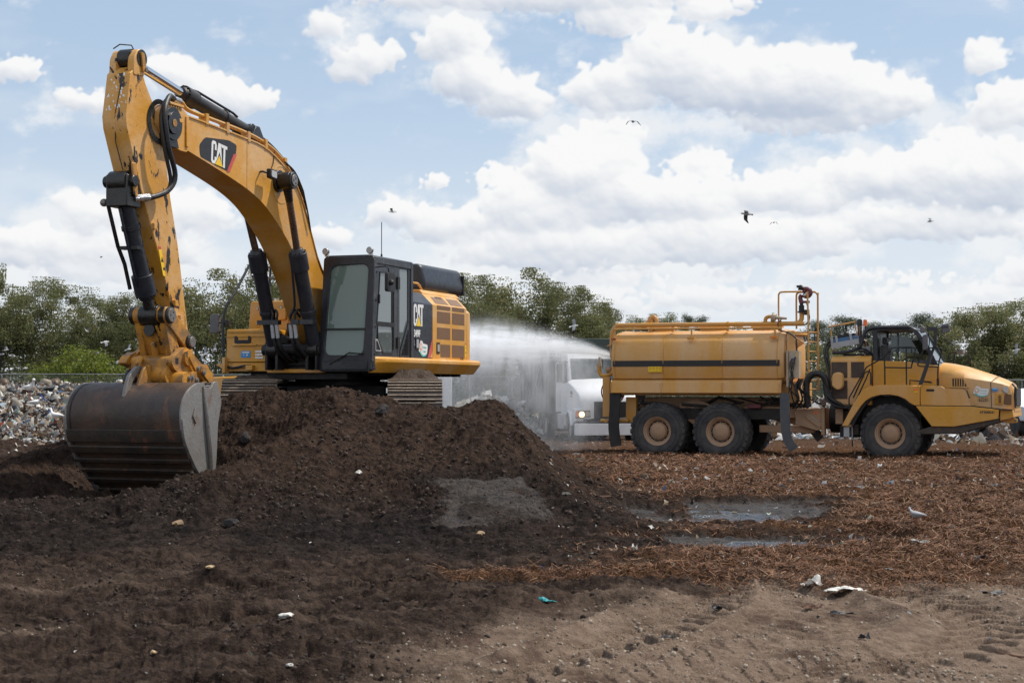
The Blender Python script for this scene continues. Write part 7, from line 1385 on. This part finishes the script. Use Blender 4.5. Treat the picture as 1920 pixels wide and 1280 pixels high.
# ------------------------------------------------------------------ birds
paint('feather_white', (.72, .71, .70), (.5, .49, .48), .3, 30, .7, bump=0); paint('feather_dull', (.34, .34, .35), (.25, .24, .23), .4, 30, .7, bump=0); paint('feather_grey', (.30, .31, .33), (.2, .2, .21), .4, 30, .7, bump=0); paint('feather_dark', (.03, .03, .032), None, 0, 30, .7, bump=0); paint('beak_red', (.35, .05, .02), None, 0, 9, .4, bump=0)
def gull(inner, outer, sweep=.25, white='feather_white', wingmat='feather_grey', fold=1.):
    root = empty('gull', (0, 0, 0)); m = MB().mat(white); m.lathe([(.001, -.20), (.035, -.16), (.062, -.06), (.066, .02), (.05, .10), (.034, .14), (.04, .175), (.028, .205), (.001, .222)], 'x', (0, 0, 0), 12)
    m.add([(-.17, -.03, .01), (-.17, .03, .01), (-.30, .055, .0), (-.30, -.055, .0), (-.17, -.03, -.008), (-.17, .03, -.008), (-.30, .055, -.006), (-.30, -.055, -.006)], [(0, 1, 2, 3), (4, 7, 6, 5), (0, 4, 5, 1), (1, 5, 6, 2), (2, 6, 7, 3), (3, 7, 4, 0)]); m.build('body', root, smooth=60)
    MB().mat('beak_red').cyl((.215, 0, -.002), (.265, 0, -.012), .010, .002, n=6).build('beak', root)
    for sd in (-1, 1):
        a, b = (inner, outer) if not isinstance(inner, tuple) else (inner[(sd+1)//2], outer[(sd+1)//2]); ly, lz = math.cos(a), math.sin(a); p0 = (0, .03, .03); L1, L2 = .20, .27*fold
        e = (p0[1]+L1*ly, p0[2]+L1*lz); tp_ = (e[0]+L2*math.cos(b), e[1]+L2*math.sin(b)); mid = ((e[0]+tp_[0])/2, (e[1]+tp_[1])/2)
        st_ = [(p0[1], p0[2], .07, -.08), (e[0], e[1], .10, -.07), (mid[0], mid[1], .07, -.085), (tp_[0], tp_[1], -sweep*.5, -sweep*.5-.03)]; vs = []
        for (y_, z_, f_, r_) in st_: vs += [(f_, sd*y_, z_+.010), (r_, sd*y_, z_), (r_, sd*y_, z_-.004), (f_, sd*y_, z_-.008)]
        m = MB().mat(wingmat); m.add(vs[:12], [(i*4+k, i*4+(k+1) % 4, (i+1)*4+(k+1) % 4, (i+1)*4+k) for i in range(2) for k in range(4)]); m.mat('feather_dark').add(vs[8:], [(k, (k+1) % 4, 4+(k+1) % 4, 4+k) for k in range(4)]+[(4, 5, 6, 7)]); m.build('wing', root, smooth=60)
    return root
POSE = [gull(.45, .05), gull(.9, .55), gull(-.35, -.9), gull((.1, .9), (-.3, .5)), gull(.15, -.25)]
DARK = gull(-.1, -.9, wingmat='feather_dark', white='feather_grey'); usedp = set()
def fly(px, py, Y, pose, yaw, roll, sc, label, dark=False, group='gulls flying over the dump'):
    pr = DARK if dark else POSE[pose]; o = pr if pr.name not in usedp else copy_tree(pr); usedp.add(pr.name)
    a = math.atan(84/3000.); d = Vector(((px-960)/3000., math.cos(a)-math.sin(a)*(640-py)/3000., math.sin(a)+math.cos(a)*(640-py)/3000.)); d *= Y/d.y
    o.location = Vector((0, 0, 1.8))+d; o.rotation_euler = (roll, rad(-8), rad(yaw)); o.scale = (sc,)*3; tag(o, label, 'gull', group)
for a in [(163, 621, 80, 1, -95, 0, .75, 'white gull with both wings raised, highest of those over the light green bush'), (198, 641, 80, 2, 20, .5, .8, 'brownish gull with wings hanging down right of the light green bush'),
 (241, 655, 80, 3, -30, .3, .8, 'gull banking right of the light green bush, near the digger arm'), (184, 662, 80, 0, -80, .2, .85, 'gull gliding in front of the light green bush top'),
 (223, 677, 80, 2, -15, .1, .75, 'gull with lowered wings at the right edge of the light green bush'), (11, 656, 82, 1, 0, 0, .6, 'gull with upright wing at the left edge, topmost of three'), (3, 664, 82, 4, 20, 0, .6, 'gull cut by the left edge of the view'),
 (23, 667, 80, 4, -160, .1, .8, 'gull low over the fence by the left edge, right one of three'), (34, 690, 82, 4, 150, .2, .5, 'small gull just above the left fence, left one of a pair'), (48, 690, 82, 4, 30, .2, .5, 'small gull just above the left fence, right one of a pair'),
 (265, 636, 70, 3, -60, .5, .6, 'gull partly behind the lower digger arm on its left'), (385, 664, 62, 3, -40, .7, .75, 'gull diving right of the bucket linkage'), (402, 656, 62, 1, -60, .5, .75, 'gull with spread upright wings left of the side mirror'),
 (385, 682, 62, 1, -100, -.4, .65, 'gull with wings in a V below the diving gull'), (383, 701, 60, 3, 40, .3, .55, 'gull right beside the bucket coupler'), (396, 711, 60, 0, 10, .2, .65, 'gull just above the bucket rim by the left track'),
 (1077, 611, 60, 3, -20, .8, .7, 'gull in the trees above the dark dump body'), (1907, 656, 70, 3, -40, .8, .7, 'gull in front of the oaks at the right edge'), (735, 397, 70, 0, 170, .1, .7, 'pale gull in the sky above the cab antenna'),
 (959, 711, 58, 1, -80, .4, .5, 'faint gull inside the mist above the rubbish pile'),
 (1744, 415, 65, 0, -20, .3, .6, 'small dark winged bird high in the sky at the right')]: fly(*a)
fly(1187, 228, 60, 0, 100, .0, .75, 'dark bird with level wings highest in the sky', True); fly(1399, 401, 55, 0, 170, .5, .8, 'large dark bird with drooping wings in the right half of the sky', True); fly(1451, 417, 80, 0, 60, 0, .55, 'tiny dark bird just right of the large one', True); fly(190, 481, 90, 0, 30, 0, .35, 'tiny speck of a bird left of the digger arm', True)
def standing(name, px, py, sc, yaw, body, wing, label, cat, beak='beak_red', on=None, leg=.10, neck=0.):
    p_ = gpos(px, py) if on is None else Vector(on); root = empty(name, p_, rad(yaw)); root.scale = (sc,)*3; m = MB().mat(body); z = leg+.08
    m.add(*_ell([(-.16, 0, z-.005, .012), (-.10, 0, z, .05), (-.02, 0, z+.005, .072), (.06, 0, z+.02, .066), (.10, 0, z+.06, .045), (.115, 0, z+.10+neck, .033), (.13, 0, z+.125+neck, .040), (.155, 0, z+.12+neck, .028), (.165, 0, z+.118+neck, .006)])); m.build('body', root, smooth=60)
    for s_ in (-1, 1):
        MB().mat(wing).add(*_ell([(-.24, s_*.02, z+.0, .006), (-.16, s_*.04, z+.015, .022), (-.05, s_*.055, z+.02, .038), (.05, s_*.05, z+.03, .028), (.08, s_*.045, z+.035, .004)])).build('wing', root, smooth=60)
        MB().mat(beak).tube([(0, s_*.025, z-.05), (.01, s_*.025, 0), (.05, s_*.025, -.004)], .005, 5).build('leg', root)
    MB().mat(beak).cyl((.16, 0, z+.118+neck), (.215, 0, z+.105+neck), .010, .003, n=6).build('beak', root); tag(root, label, cat); return root
def _ell(st):
    vs = []; n = 10
    for (x_, y_, z_, r_) in st: vs += [(x_, y_+r_*math.cos(2*PI*k/n), z_+r_*math.sin(2*PI*k/n)) for k in range(n)]
    return vs, [(i*n+k, i*n+(k+1) % n, (i+1)*n+(k+1) % n, (i+1)*n+k) for i in range(len(st)-1) for k in range(n)]
standing('gull', 1717, 982, .62, 140, 'feather_dull', 'feather_grey', 'grey and white gull standing on the brown mulch by the puddles', 'gull')
standing('vulture', 94, 726, 2.0, 60, 'feather_dark', 'feather_dark', 'black vulture perched near the top of the rubbish heap', 'vulture', 'feather_dark'); standing('vulture', 97, 764, 1.7, 100, 'feather_dark', 'feather_dark', 'dark bird standing midway down the rubbish heap', 'vulture', 'feather_dark')
standing('egret', 55, 752, 1.9, -30, 'feather_white', 'feather_white', 'white long necked bird on the rubbish heap left of the dark one', 'egret', 'beak_red', None, .2, .05); standing('egret', 104, 795, 1.5, 160, 'feather_white', 'feather_white', 'white bird standing low on the heap beside the bucket', 'egret', 'beak_red', None, .12, .03); standing('egret', 66, 768, 1.4, 20, 'feather_white', 'feather_white', 'white bird bent over below the long necked one', 'egret', 'beak_red', None, .12, .0)
